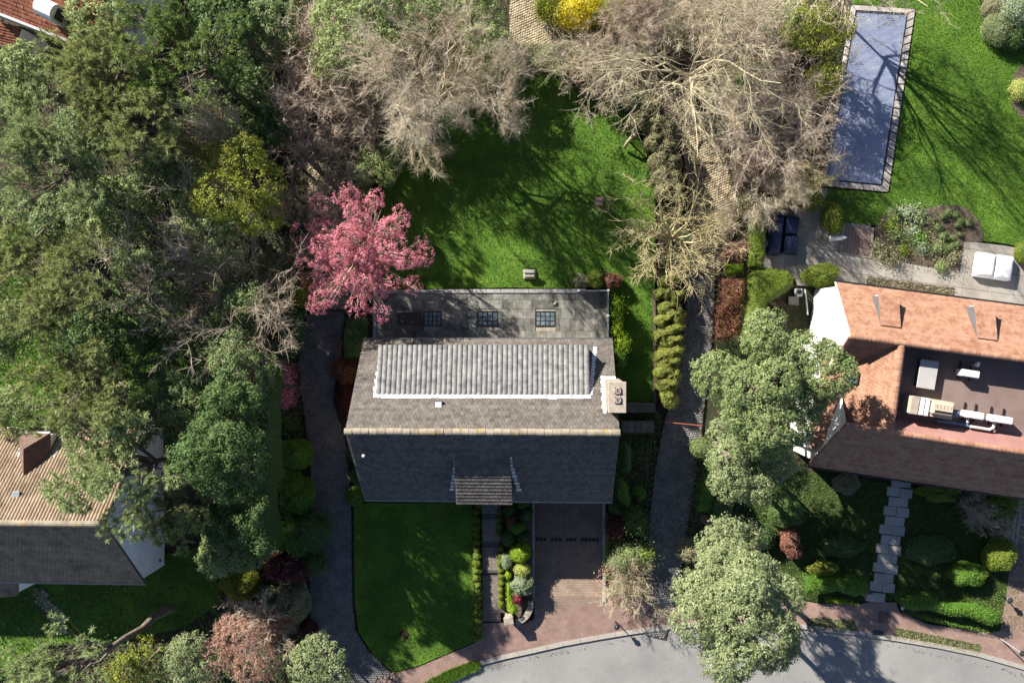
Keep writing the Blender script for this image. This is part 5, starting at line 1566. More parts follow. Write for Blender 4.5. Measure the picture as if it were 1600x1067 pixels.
x, y = loc(.5, .02); mb = MB(); mb.box((x, y, zf + 1.18), (1.2, .7, .26), rz8, .5, .10); mb.build('hood', M['cream'], t)
x, y = loc(.55, -.14); mb = MB(); mb.box((x, y, zf + 1.315), (.95, .13, .02), rz8); mb.build('slot', M['black'], t)
for k in range(5):
    x, y = loc(.15 + k * .19, .15); mb = MB(); mb.box((x, y, zf + 1.315), (.035, .2, .02), rz8); mb.build('louvre', M['stone'], t)
g = on_roof(1494, 646, zf + .7)
t = thing('extractor_fan', (g.x, g.y, zf), 'small blue grey fan housing at the end of the cream stack', 'fan')
mb = MB(); mb.box((g.x, g.y, zf + .35), (.34, .42, .7), rz8, .5, .05); mb.build('housing', M['bluepart'], t)
mb = MB(); mb.lathe((g.x, g.y, zf + .7), [(.14, 0), (.14, .06), (.02, .07)], 10); mb.build('cowl', M['zinc_light'], t)
t = thing('pipe_tray', tuple(on_roof(1500, 664, zf)), 'white service pipe and tray running along the flat roof', 'pipe')
mb = MB(); a, b = on_roof(1463, 657, zf + .2), on_roof(1520, 666, zf + .2); mb.tube([a, b], .09, 6); mb.build('tray', M['bluepart'], t)
mb = MB(); mb.tube([on_roof(1516, 666, zf + .3), on_roof(1546, 671, zf + .3), on_roof(1552, 668, zf + .35), on_roof(1554, 660, zf + .35)], .085, 8); mb.tube([on_roof(1512, 649, zf + .4), on_roof(1512, 660, zf + .35)], .07, 8); mb.build('pipe', M['whitepaint'], t)

# ================================================================ BUFF ROOFED HOUSE (west)
lx1, lx0, lyN, lyS, lyR, lze, lzr = -24.95, -46.0, -6.37, -16.07, -11.22, 2.9, 7.5
lh = thing('buff_roofed_house', (-32, lyR, 0), 'house with buff ribbed tile roof and white gable under the big pine', 'house')
mb = MB(); a, b = lx1 - .15, lx0
def lz(y): return lze + (lyN - y) * (lzr - lze) / (lyN - lyR) if y > lyR else lze + (y - lyS) * (lzr - lze) / (lyR - lyS)
V = [(b, lyS + .3, 0), (a, lyS + .3, 0), (a, lyN - .3, 0), (b, lyN - .3, 0), (a, lyS + .3, lz(lyS + .3) - .14), (a, lyN - .3, lz(lyN - .3) - .14), (a, lyR, lzr - .14), (b, lyS + .3, lz(lyS + .3) - .14), (b, lyN - .3, lz(lyN - .3) - .14)]
mb.add(V, [(1, 2, 5, 6, 4), (0, 1, 4, 7), (2, 3, 8, 5)])
mb.build('wall', M['whitewash'], lh)
def deck(A, B, Cc, D, nm, parent, mat):
    A, B, Cc, D = map(Vector, (A, B, Cc, D)); n = (B - A).cross(D - A).normalized(); n = n if n.z > 0 else -n
    mb = MB()
    for k in (-.02, -.12): mb.face([A + n * k, B + n * k, Cc + n * k, D + n * k])
    for p, q in ((A, B), (B, Cc), (Cc, D), (D, A)): mb.face([p - n * .12, q - n * .12, q - n * .02, p - n * .02])
    return mb.build(nm, M[mat], parent)
rf = deck((lx0, lyN, lze), (lx1, lyN, lze), (lx1, lyR, lzr), (lx0, lyR, lzr), 'roof', lh, 'roof_left')
mb = MB(); tiles(mb, (lx0, lyN, lze), (lx1, lyN, lze), (lx1, lyR, lzr), (lx0, lyR, lzr), 20, 104, 'pan', lift=.035, amp=.07, seed=31)
t = mb.build('pantiles', M['roof_left'], rf); stuff(t)
rf2 = deck((lx0, lyS, lze), (lx1, lyS, lze), (lx1, lyR, lzr), (lx0, lyR, lzr), 'roof', lh, 'roof_left')
mb = MB(); tiles(mb, (lx0, lyS, lze), (lx1, lyS, lze), (lx1, lyR, lzr), (lx0, lyR, lzr), 24, 80, 'flat', lift=.06, seed=32)
t = mb.build('pantiles', M['roof_left'], rf2); stuff(t)
for i in range(34):
    a = lx1 + .05 - i * .42; b = a - .40; V = []
    mb = MB()
    for x in (a, b):
        for q in range(6):
            an = math.pi * q / 5; V.append((x, lyR + .19 * math.cos(an), lzr - .05 + .16 * math.sin(an) + (.02 if x == b else 0)))
    mb.add(V, [(q, q + 1, q + 7, q + 6) for q in range(5)] + [tuple(range(6)), tuple(range(11, 5, -1))], rnd.random()); mb.build('ridge_tile', M['ridge'], rf)
mb = MB(); mb.tube([(lx0, lyS - .06, lze - .05), (lx1, lyS - .06, lze - .05)], .06, 6); mb.build('gutter', M['zinc_light'], lh)
mb = MB(); mb.tube([(lx1, lyS, lze - .05), (lx1, lyR, lzr - .02)], .04, 5); mb.build('verge_trim', M['black'], lh)
mb = MB(); mb.tube([(lx1, lyN, lze - .05), (lx1, lyR, lzr - .02)], .04, 5); mb.build('verge_trim', M['black'], lh)
mb = MB(); mb.box((lx1 - .12, lyS + .8, .7), (.1, .12, .12)); mb.build('wall_lamp', M['black'], lh)
# its gabled dormer
A, A2, B, D, Cc, C2 = [Vector(p) for p in ((-30.05, -6.5, 4.3), (-31.95, -6.5, 4.3), (-31, -7.3, 5.4), (-31, -9.0, 5.4), (-30.05, -7.85, 4.3), (-31.95, -7.85, 4.3))]
dd = MB(); dn = Vector((0, 0, -.03))
dd.face([A2 + dn, A + dn, B + dn]); dd.face([A + dn, Cc + dn, D + dn, B + dn]); dd.face([A2 + dn, B + dn, D + dn, C2 + dn])
d = dd.build('dormer', M['brownbrick'], lh)
mb = MB()
tiles(mb, A2, A, B, B, 7, 7, lift=.03, seed=61); tiles(mb, A, Cc, D, B, 8, 7, lift=.03, seed=62); tiles(mb, C2, A2, B, D, 8, 7, lift=.03, seed=63)
t = mb.build('roof_tiles', M['brownbrick'], d); stuff(t)
mb = MB(); i_ = Vector((.08, .08, 0))
mb.face([A2 + Vector((.1, -.1, 0)), A + Vector((-.1, -.1, 0)), Vector((-30.15, -6.6, 2.9)), Vector((-31.85, -6.6, 2.9))]); mb.face([A + Vector((-.1, -.1, 0)), Cc + Vector((-.1, 0, 0)), Vector((-30.15, -6.6, 2.9))]); mb.face([A2 + Vector((.1, -.1, 0)), C2 + Vector((.1, 0, 0)), Vector((-31.85, -6.6, 2.9))])
mb.build('front', M['whitewash'], d)
mb = MB(); mb.box((-31, -6.57, 3.75), (1.2, .06, .8)); mb.build('window', M['zinc'], d)
mb = MB(); mb.tube([A2 + Vector((0, .05, 0)), A + Vector((0, .05, 0))], .07, 5); mb.build('gutter', M['lead'], d)
for q in (0, 1):
    mb = MB(); x = (-29.9, -32.1)[q]
    for i in range(5):
        y0 = -6.5 - i * .28; mb.face([(x - .12, y0, lz(y0) + .09), (x + .12, y0, lz(y0) + .09), (x + .12, y0 - .27, lz(y0 - .27) + .09), (x - .12, y0 - .27, lz(y0 - .27) + .09)])
    mb.build('flashing', M['lead'], d)
g = G(38, 770, 5.6); y0 = g.y
mb = MB(); mb.box((g.x, y0, lz(y0) + .1), (.42, .5, .16)); w = mb.build('roof_window', M['zinc_light'], lh)
mb = MB(); mb.face([(g.x - .16, y0 - .2, lz(y0) + .19), (g.x + .16, y0 - .2, lz(y0) + .19), (g.x + .16, y0 + .2, lz(y0) + .185), (g.x - .16, y0 + .2, lz(y0) + .185)]); mb.build('pane', M['glass_edge'], w)
# low side wing to the south
wa = G(28, 888, 3.2); 
mb = MB(); w_ = [G(-60, 892, 3.1), G(28, 884, 3.1), G(28, 930, 2.2), G(-60, 938, 2.2)]
wg = deck(w_[3], w_[2], w_[1], w_[0], 'wing_roof', lh, 'roof_left')
mb = MB(); tiles(mb, w_[3], w_[2], w_[1], w_[0], 7, 22, lift=.04, seed=36); t = mb.build('roof_tiles', M['roof_left'], wg); stuff(t)
mb = MB(); mb.add([xy(w_[1], 0) - Vector((.1, 0, 0)), xy(w_[2], 0) + Vector((-.1, .15, 0)), w_[2] + Vector((-.1, .15, -.12)), w_[1] - Vector((.1, 0, .12))], [(0, 1, 2, 3)]); mb.build('wing_wall', M['whitewash'], lh)
setts('garden_path', [(52, 920), (74, 920), (78, 940), (106, 962), (103, 990), (80, 985), (78, 968), (56, 945)], 0.03, 'beige', 'sett_joint', .3, .25, .3, 'short grey slab path from the buff roofed house', seed=41)

# ================================================================ RED TILED HOUSE (north west corner)
rh = thing('red_tiled_house', (-33, 19, 0), 'red tiled house with white arched dormer at the wood edge', 'house')
ze = 4.6
a, b = G(-60, -4, ze), G(165, 84.5, ze); up = Vector((.34, .94, 0)); d_ = (b - a).normalized(); up = Vector((-d_.y, d_.x, 0))
A, B = a, b; Cc = b + up * 5.5 + Vector((0, 0, 3.8)); D = a + up * 5.5 + Vector((0, 0, 3.8))
rr_ = roofplane('roof', A, B, Cc, D, 26, 42, rh, 'roof_red', 51)
w0 = [xy(a, 0) + up * .3, xy(b, 0) + up * .3 - d_ * .2]
mb = MB(); mb.add([w0[0], w0[1], Vector((w0[1].x, w0[1].y, ze)), Vector((w0[0].x, w0[0].y, ze))], [(0, 1, 2, 3)])
bb = b + up * 5.5 - d_ * .2; e = b + up * 11 - d_ * .2
mb.add([w0[1], xy(e, 0), xy(e, ze), xy(bb, ze + 3.7), xy(w0[1], ze)], [(0, 1, 2, 3, 4)]); mb.build('wall', M['whitewash'], rh)
mb = MB(); mb.tube([a - up * .12 - Vector((0, 0, .05)), b - up * .12 - Vector((0, 0, .05))], .14, 6); mb.build('gutter', M['zinc_light'], rh)
# arched dormer: barrel with white front
c0 = G(70, 12, 6.6); ax = (G(94, 24, 6.3) - c0); ax.z = 0; L = .95; ax = ax.normalized(); sx = Vector((-ax.y, ax.x, 0))
mb = MB(); V = []
for k, o2 in ((0, -.55), (1, .55)):
    for q in range(9):
        an = math.pi * q / 8; V.append(c0 + ax * o2 + sx * .5 * math.cos(an) + Vector((0, 0, -.25 + .5 * math.sin(an))))
    V.append(c0 + ax * o2 - sx * .5 + Vector((0, 0, -1.4))); V.append(c0 + ax * o2 + sx * .5 + Vector((0, 0, -1.4)))
mb.add(V, [(q, q + 1, q + 12, q + 11) for q in range(8)] + [(8, 9, 20, 19), (0, 11, 21, 10), tuple(range(11, 22)), tuple(range(10, -1, -1))])
dm_ = mb.build('arched_dormer', M['whitewash'], rh)
f = c0 + ax * .57
mb = MB(); mb.add([f + sx * .33 + Vector((0, 0, -.2)), f - sx * .33 + Vector((0, 0, -.2)), f - sx * .33 + Vector((0, 0, -1.0)), f + sx * .33 + Vector((0, 0, -1.0))], [(0, 1, 2, 3)]); mb.build('window', M['zinc'], dm_)
mb = MB(); q = c0 + ax * 1.0 + Vector((0, 0, -.9)); mb.box((q.x, q.y, q.z), (.08, 1.1, .1), math.atan2(ax.y, ax.x)); mb.build('sill', M['black'], dm_)
# lean-to
l0 = [G(-60, 22, 3.1), G(32, 44, 3.1), G(22, 76, 2.3), G(-60, 56, 2.3)]
lt = roofplane('lean_to_roof', l0[3], l0[2], l0[1], l0[0], 8, 16, rh, 'roof_red', 52, lift=.06)
mb = MB(); mb.add([xy(l0[1], 0), xy(l0[2], 0), l0[2] - Vector((0, 0, .14)), l0[1] - Vector((0, 0, .14))], [(0, 1, 2, 3)]); mb.build('lean_to_wall', M['whitewash'], rh)

# ================================================================ STEPPING STONE GARDEN (street side of the orange house)
def z8(x, y): return (1160 + x / 3.075, 720 + y / 3.075)
sing = [(765, 105), (750, 198), (733, 290), (713, 380), (697, 470), (680, 563), (640, 655)]
pairs = [(726, 147, 787, 157), (710, 240, 771, 248), (690, 329, 751, 337), (674, 421, 734, 430), (659, 511, 718, 520), (642, 603, 703, 611)]
ORD = ['first', 'second', 'third', 'fourth', 'fifth', 'sixth', 'seventh', 'eighth', 'ninth', 'tenth', 'eleventh', 'twelfth', 'thirteenth', 'fourteenth', 'fifteenth', 'sixteenth', 'seventeenth', 'eighteenth', 'nineteenth', 'twentieth']
def stone(cx, cy, w, h, label):
    x, y = z8(cx, cy); g = G(x, y, .1); m = mpp(.1)
    mb = MB(); mb.box((g.x, g.y, .02), (w / 3.075 * m, h / 3.075 * m, .16), R_(-5) + rnd.uniform(-.02, .02), rnd.random(), .015)
    o = mb.build('stepping_stone', M['step'], None, origin=(g.x, g.y, 0))
    tag(o, label, 'stepping stone', 'stepping stones from the street to the orange house')
for i, (x, y) in enumerate(sing): stone(x, y, 90, 43, 'long single stepping stone, %s of its kind counted from the orange house' % ORD[i])
for i, (x0, y0, x1, y1) in enumerate(pairs):
    stone(x0, y0, 58, 44, 'west stone of the %s stepping stone pair from the orange house' % ORD[i])
    stone(x1, y1, 58, 44, 'east stone of the %s stepping stone pair from the orange house' % ORD[i])
x, y = z8(618, 658); g = G(x, y, 1.0)
t = thing('gate_pillar', (g.x, g.y, 0), 'pale stone pillar at the street end of the stepping stones', 'pillar')
mb = MB(); mb.box((g.x, g.y, .45), (.38, .34, .9), R_(-6)); mb.build('shaft', M['stone'], t)
mb = MB(); mb.box((g.x, g.y, .94), (.46, .42, .1), R_(-6), .5, .02); mb.build('cap', M['step'], t)
x, y = z8(682, 750); g = G(x, y, .04)
t = thing('manhole_cover', (g.x, g.y, .03), 'square brick filled manhole cover in the pavement by the pillar', 'manhole cover')
mb = MB(); mb.box((g.x, g.y, .04), (.72, .72, .02), R_(-6)); mb.build('frame', M['zinc'], t)
for i in range(3):
    for j in range(5):
        mb = MB(); mb.box((g.x - .22 + i * .22, g.y - .26 + j * .13, .055), (.2, .115, .02), 0, rnd.random()); mb.build('brick', M['brownbrick'], t)
x, y = z8(652, 825); g = G(x, y, .04)
t = thing('drain_grate', (g.x, g.y, .03), 'dark rectangular street drain grate beside the kerb', 'drain')
mb = MB(); mb.box((g.x, g.y, .04), (.62, .3, .03), R_(-6)); mb.build('frame', M['black'], t)
for k in range(6): mb = MB(); mb.box((g.x - .24 + k * .096, g.y, .058), (.04, .24, .012), R_(-6)); mb.build('bar', M['zinc'], t)
x, y = z8(770, 705); g = G(x, y, .3)
t = thing('marker_light', (g.x, g.y, 0), 'tiny white garden light at the tip of the long wavy hedge', 'lamp')
mb = MB(); mb.tube([(g.x, g.y, 0), (g.x, g.y, .3)], .03, 6); mb.build('post', M['zinc'], t)
mb = MB(); mb.lathe((g.x, g.y, .28), [(.10, 0), (.12, .04), (.08, .1), (.01, .12)], 10); mb.build('head', M['whitepaint'], t)
sheet('side_drive', [z8(1322, 150), z8(1500, 160), z8(1500, 870), z8(1236, 830), z8(1270, 640), z8(1300, 380)], 0.022, 'pave2', 'purple grey side drive at the edge of the stepping stone garden', .2)
mb = MB(); a, b = G(*z8(1330, 240), .3), G(*z8(1312, 400), .3); d0 = (b - a).normalized(); 
t = thing('low_wall', tuple(xy((a + b) / 2, 0)), 'low white wall along the purple grey side drive', 'wall')
mb.tube([xy(a, .15), xy(b, .15)], .16, 4); mb.build('wall', M['white'], t)
mb = MB(); mb.tube([xy(a, .33), xy(b, .33)], .11, 6); mb.build('coping', M['coping'], t)
# ================================================================ TREES
# --- conifers and evergreens of the western wood
WW = 'pines of the western wood'
pine('pine_tree', 150, 120, 105, 11.5, LM['pine'], 'olive green pine spreading over the white gable of the red tiled house', WW, 1, ntuft=2600)
pine('pine_tree', 285, 75, 110, 11.5, LM['pine_dark'], 'dark tall pine behind the red tiled house, its top cut by the frame', WW, 2, ntuft=2900)
pine('pine_tree', 215, 190, 95, 12, LM['pine'], 'mid green pine with bare grey twigs between dark pine and pale pine', WW, 3, ntuft=2000)
pine('pine_tree', 70, 245, 120, 13, LM['pine_pale'], 'big pale green pine with a bent brown trunk showing', WW, 4, ntuft=3300, lean=(.8, -.6))
pine('pine_tree', 100, 455, 118, 13, LM['pine'], 'broad tufted pine with yellow tipped shoots below the bent trunk', WW, 5, ntuft=3400)
pine('pine_tree', 125, 600, 100, 12, LM['pine'], 'bushy pine directly above the buff ribbed roof', WW, 6, ntuft=2600)
pine('pine_tree', 190, 738, 116, 11.5, LM['pine_pale'], 'tall grey green pine hanging over the buff roof and white gable', WW, 7, dens=62, lean=(1.0, .3))
pine('pine_tree', 275, 790, 78, 8.5, LM['pine'], 'narrow pine beside the white gable of the buff roofed house', WW, 8, ntuft=1500)
pine('pine_tree', 85, 1066, 100, 12, LM['pine_pale'], 'pale pine at the street corner with a leaning bare trunk', WW, 9, ntuft=2400, lean=(2.2, .9))
pine('pine_tree', 20, 380, 60, 10, LM['pine_dark'], 'small dark pine at the edge of the wood beside the tufted pine', WW, 10, ntuft=900)
EV = 'evergreens of the western wood'
broadleaf('evergreen_tree', 380, 130, 68, 6.5, LM['ever'], 'dark glossy evergreen in the hollow beside the tall dark pine', group=EV, seed=11, leaf=.14)
broadleaf('evergreen_tree', 330, 215, 66, 7, LM['holm'], 'twiggy grey green evergreen between wood and yellow green tree', group=EV, seed=12, leaf=.12)
broadleaf('yellow_green_tree', 382, 300, 80, 9.5, LM['yellowgreen'], 'yellow green spring tree beside the pink blossom tree', seed=13, npuff=560, puff=.34, per=22, leaf=.12)
broadleaf('evergreen_tree', 300, 300, 58, 8, LM['holm'], 'grey green evergreen beside the yellow green spring tree', group=EV, seed=14, leaf=.11)
broadleaf('evergreen_tree', 255, 265, 55, 8.5, LM['ever'], 'dark evergreen at the centre of the western wood beside the pale pine', group=EV, seed=15)
broadleaf('evergreen_tree', 325, 375, 70, 7.5, LM['holm'], 'silvery evergreen behind the leafless tree of the western wood', group=EV, seed=16, leaf=.10, npuff=430)
broadleaf('evergreen_tree', 225, 425, 60, 8, LM['ever'], 'dark evergreen between tufted pine and leafless tree', group=EV, seed=17)
broadleaf('evergreen_tree', 215, 545, 62, 8, LM['deep'], 'deep green evergreen in the grassy gap beside the bushy pine', group=EV, seed=18, npuff=420)
broadleaf('evergreen_tree', 300, 625, 72, 9, LM['ever'], 'dark evergreen below the leafless tree', group=EV, seed=19)
broadleaf('evergreen_tree', 385, 570, 56, 10, LM['ever'], 'dark evergreen next to the clipped hedge by the cobbled drive', group=EV, seed=20)
broadleaf('evergreen_tree', 366, 640, 54, 11.5, LM['deep'], 'dark evergreen next to the pink azalea', group=EV, seed=21, npuff=420)
broadleaf('evergreen_tree', 368, 730, 54, 12.5, LM['deep'], 'dark evergreen beside the upper green ball shrubs', group=EV, seed=22, npuff=420)
broadleaf('evergreen_tree', 340, 710, 66, 13.5, LM['deep'], 'tall dark evergreen behind the grey green pine', group=EV, seed=23, npuff=560)
broadleaf('evergreen_tree', 368, 800, 54, 7.2, LM['deep'], 'dark evergreen beside the maroon shrub and the drive', group=EV, seed=24, npuff=400)
broadleaf('evergreen_tree', 355, 860, 50, 5.5, LM['fresh'], 'fresh green tree hanging over the shaded lawn by the maroon shrub', group=None, seed=25, npuff=330, leaf=.14)
broadleaf('evergreen_tree', 15, 190, 45, 8, LM['holm'], 'grey green tree at the frame edge below the lean to roof', group=EV, seed=26, npuff=260)
broadleaf('evergreen_tree', 420, 45, 50, 6, LM['ever'], 'evergreen beside the ivy strip at the top of the wood', group=EV, seed=27, npuff=330)
broadleaf('evergreen_tree', 30, 640, 45, 5.5, LM['fresh'], 'light green small tree behind the gabled dormer of the buff roofed house', seed=28, npuff=260)
UN = 'understorey evergreens of the western wood'
for i, (x, y, r, h, m, lb) in enumerate([(40, 130, 60, 7, 'holm', 'grey green evergreen beside the wall of the red tiled house'), (120, 340, 62, 7, 'ever', 'dark evergreen under the bent brown trunk'), (190, 325, 60, 8, 'holm', 'grey green evergreen between pale pine and tufted pine'), (250, 500, 56, 7, 'ever', 'dark evergreen under the west side of the leafless tree'), (20, 510, 50, 7, 'ever', 'dark evergreen at the frame edge below the tufted pine'), (225, 640, 60, 8, 'ever', 'dark evergreen between bushy pine and grey green pine'), (160, 520, 60, 8, 'deep', 'deep green evergreen in the heart of the tufted pine'), (410, 210, 44, 5, 'deep', 'deep green evergreen at the edge of the pinkish thicket'), (350, 30, 56, 7.5, 'deep', 'deep green evergreen at the top edge of the wood'), (168, 42, 58, 8, 'holm', 'grey green evergreen hiding the gable of the red tiled house'), (150, 215, 56, 8, 'ever', 'dark evergreen between the pale pine and the mid green pine'), (390, 480, 50, 7, 'ever', 'dark evergreen under the east side of the leafless tree'), (330, 545, 56, 7, 'ever', 'dark evergreen directly below the leafless tree branches')]):
    broadleaf('evergreen_tree', x, y, r, h, LM[m], lb, group=UN, seed=200 + i, npuff=400, per=20, leaf=.15)
broadleaf('yellow_green_tree', 212, 1048, 54, 5, LM['yellowgreen'], 'yellow green bushy tree beside the leaning bare trunk at the street corner', seed=29, npuff=260, leaf=.12)
# --- evergreens north of the garden
NT = 'evergreen trees north of the back lawn'
broadleaf('leafy_tree', 555, 50, 78, 6.5, LM['holm'], 'tall rounded grey green tree north of the pinkish thicket', group=NT, seed=31, leaf=.12, npuff=760)
broadleaf('leafy_tree', 625, 45, 66, 5.5, LM['ever'], 'darker green tree between the rounded tree and the olive tree', group=NT, seed=32, leaf=.13)
broadleaf('leafy_tree', 735, 52, 74, 3.8, LM['holm'], 'olive green tree beside the beige path at the top of the garden', group=NT, seed=33, leaf=.11, npuff=700)
broadleaf('leafy_tree', 690, 15, 56, 4, LM['ever'], 'dark tree at the top edge between the two grey green trees', group=NT, seed=34)
broadleaf('leafy_tree', 560, 105, 26, 5, LM['pale'], 'small pale blue green tree in the pinkish thicket', group=NT, seed=35, npuff=170)
broadleaf('leafy_tree', 772, 112, 40, 2.2, LM['holm'], 'low olive tree at the top corner of the back lawn', group=NT, seed=36, npuff=240, leaf=.1)
# --- the big green trees between the gardens
broadleaf('green_tree', 1207, 605, 104, 12, LM['fresh'], 'great rounded pale green tree in front of the orange tiled house', seed=41, leaf=.12, npuff=2400, puff=.27, per=28, nl=34, rl=(.22, .34), rr=(.35, .82), hk=.5)
broadleaf('green_tree', 1160, 725, 76, 10.5, LM['pale'], 'smaller olive green tree tucked below the great rounded tree', seed=42, leaf=.12, npuff=1100, puff=.27, per=20, nl=18, rl=(.24, .36))
broadleaf('green_tree', 1146, 938, 104, 12, LM['pale'], 'great pale green tree overhanging the pavement and the road', seed=43, leaf=.12, npuff=2600, puff=.27, per=28, nl=44, rl=(.22, .34), rr=(.3, .82), hk=.5, elong=(.95, 1.2))
broadleaf('green_tree', 1134, 852, 54, 9.5, LM['pale'], 'narrow pale green tree top above the great tree by the road', seed=44, leaf=.14, npuff=330)
broadleaf('dark_shrub', 1218, 745, 42, 5, LM['deep'], 'dark bushy shrub at the corner of the orange tiled house under the olive tree', 'shrub', seed=46, npuff=240, leaf=.12)
# --- pink blossom
broadleaf('blossom_tree', 560, 394, 108, 7.0, LM['blossom'], 'pink cherry tree in full blossom beside the terrace', seed=45, bark='brownbark', npuff=2700, puff=.19, per=15, leaf=.08, nl=170, rl=(.08, .14), rr=(.05, .95), flat=.7, hk=.5)
# --- leafless trees
BARE['spread'] = (5.0, 10.0, bare_tree(71, 10, 5.0, .17, 13, .3, .3, (6, 4), 4, M['palebark'], .75))
BARE['open'] = (3.2, 5.0, bare_tree(72, 5.0, 3.2, .15, 17, .22, .28, (5, 4), 2, M['yellowbark'], 1.0, .2))
BARE['dense'] = (4.0, 9.0, bare_tree(73, 9, 4.0, .2, 10, .3, .55, (6, 4), 6, M['pinkbark'], .8))
BARE['thicket'] = (2.2, 4.0, bare_tree(74, 4.0, 2.2, .06, 16, .06, .75, (5, 4), 3, M['brownbark'], 1.0, .24))
BARE['feather'] = (3.4, 9.0, bare_tree(75, 9.0, 3.4, .17, 10, .42, .5, (6, 5), 8, M['greybark'], .75, .28))
BARE['fan'] = (4.0, 7.0, bare_tree(76, 7.0, 4.0, .065, 30, .12, .5, (4, 4), 5, M['greybark'], .85, .17))
BT = 'leafless trees round the back lawn'
bare('bare_tree', 1095, 88, 140, 9, 'spread', 'widest leafless tree with pale branches over the beige path', group=BT, rz=.3)
bare('bare_tree', 985, 12, 46, 5, 'fan', 'leafless tree near the yellow flowering bush at the top edge', group=BT, rz=1.2, mat='brownbark')
bare('bare_tree', 1196, 205, 74, 4.5, 'fan', 'pinkish leafless tree overhanging the swimming pool edge', group=BT, rz=2.0, mat='pinkbark')
bare('bare_tree', 1200, 135, 42, 4.5, 'dense', 'leafless brownish tree between the widest bare tree and the pool', group=BT, rz=.6, mat='brownbark')
bare('bare_tree', 1208, 285, 42, 4, 'feather', 'small leafless tree with white twigs above the navy sofa', group=BT, rz=4.1)
bare('bare_tree', 1060, 360, 90, 5.2, 'open', 'open yellow branched leafless tree at the edge of the back lawn', group=BT, rz=.5, zc=4.0)
bare('bare_tree', 690, 115, 92, 12, 'feather', 'beige feathery leafless tree above the back lawn', group=BT, rz=2.6)
bare('bare_tree', 628, 165, 72, 5.5, 'feather', 'beige leafless tree between pinkish thicket and feathery tree', group=BT, rz=.2, mat='palebark')
bare('bare_tree', 757, 122, 52, 11, 'feather', 'slim leafless tree leaning over the top of the back lawn', group=BT, rz=5.1)
bare('bare_tree', 330, 462, 108, 7.5, 'fan', 'leafless tree with radiating branches in the western wood', group=None, rz=1.9, mat='brownbark')
bare('bare_tree', 1372, -98, 118, 12, 'spread', 'tall leafless tree at the top edge, its trunk just beside the pool top corner', group=BT, rz=.9, mat='greybark')
TH = 'leafless thickets north of the drive'
for i, (x, y, r, h, mt, lb) in enumerate([
  (492, 60, 62, 5, 'pinkbark', 'pinkish bare thicket under the rounded grey green tree'),
  (470, 150, 62, 5, 'pinkbark', 'pinkish bare thicket by the ivy strip, above the beige cobbles'),
  (535, 150, 55, 4.5, 'brownbark', 'brown bare thicket beside the small pale blue green tree'),
  (560, 215, 52, 4, 'brownbark', 'brown bare thicket at the beige cobbled corner'),
  (475, 220, 42, 4, 'brownbark', 'bare thicket at the west edge of the beige cobbles'),
  (520, 300, 40, 3.5, 'brownbark', 'bare thicket just above the pink blossom tree'),
  (650, 60, 40, 6, 'brownbark', 'bare twigs between the two grey green trees'),
  (330, 205, 42, 8.5, 'greybark', 'bare grey twigs poking out of the western wood'),
  (1008, 25, 48, 3.5, 'pinkbark', 'pinkish bare thicket below the widest bare tree, by the top edge'),
  (1180, 35, 60, 4, 'pinkbark', 'pinkish bare thicket at the top edge near the olive shrub'),
  (1085, 20, 50, 4, 'greybark', 'grey bare thicket under the crown of the widest bare tree'),
  (1250, 150, 50, 4, 'brownbark', 'brown bare thicket beside the pool, halfway down'),
  (1262, 280, 40, 3, 'yellowbark', 'yellowish bare thicket at the pool bottom corner'),
  (950, 128, 30, 2.2, 'greybark', 'grey bare thicket at the top right of the back lawn'),
  (935, 85, 42, 3.5, 'brownbark', 'bare thicket beside the small reddish shrub'),
  (1128, 345, 22, 2, 'brownbark', 'small brown thicket under the open yellow branched tree'),
  (440, 320, 30, 3, 'brownbark', 'small bare thicket between yellow green tree and blossom'),
]):
    bare('bare_thicket', x, y, r, h, 'thicket', lb, 'thicket', TH, rz=i * 1.3, mat=mt)
bare('bare_shrub', 976, 912, 36, 2.3, 'thicket', 'beige bare shrub with pinkish tips at the corner of the garage drive', 'shrub', None, rz=.4, mat='palebark')
shrub(976, 908, 34, 1.7, 'buff', 'pinkish young leaves among the beige bare shrub by the garage drive', 'shrub', 'budding_shrub', n=1500, spike=.18, core=False)
bare('bare_shrub', 400, 985, 48, 3.6, 'thicket', 'pinkish brown bare shrub at the street end of the west drive', 'shrub', None, rz=2.2, mat='brownbark')
broadleaf('buff_shrub', 385, 1010, 62, 4.2, LM['buff'], 'buff pink leaved bush at the street end of the west drive', 'shrub', seed=51, npuff=760, per=18, leaf=.085, puff=.24)
broadleaf('buff_shrub', 430, 975, 30, 3.2, LM['rust'], 'rusty bush between the buff pink bush and the pale shrub', 'shrub', seed=52, npuff=110, per=20, leaf=.10)
broadleaf('pale_shrub', 500, 1040, 58, 4.5, LM['pale'], 'pale green bushy tree where the west drive meets the street', 'tree', seed=53, npuff=420, leaf=.12)
broadleaf('pale_shrub', 305, 1030, 45, 4.5, LM['pale'], 'pale green bush beside the buff pink bush', 'tree', seed=54, npuff=260, leaf=.12)
bare('bare_shrub', 1527, 800, 22, 2.2, 'thicket', 'bare brown shrub below the eave of the orange tiled house', 'shrub', 'bare shrubs of the stepping stone garden', rz=1, mat='brownbark')
bare('bare_shrub', 1570, 826, 20, 1.6, 'thicket', 'small bare pale shrub beside the purple grey side drive', 'shrub', 'bare shrubs of the stepping stone garden', rz=2, mat='greybark')

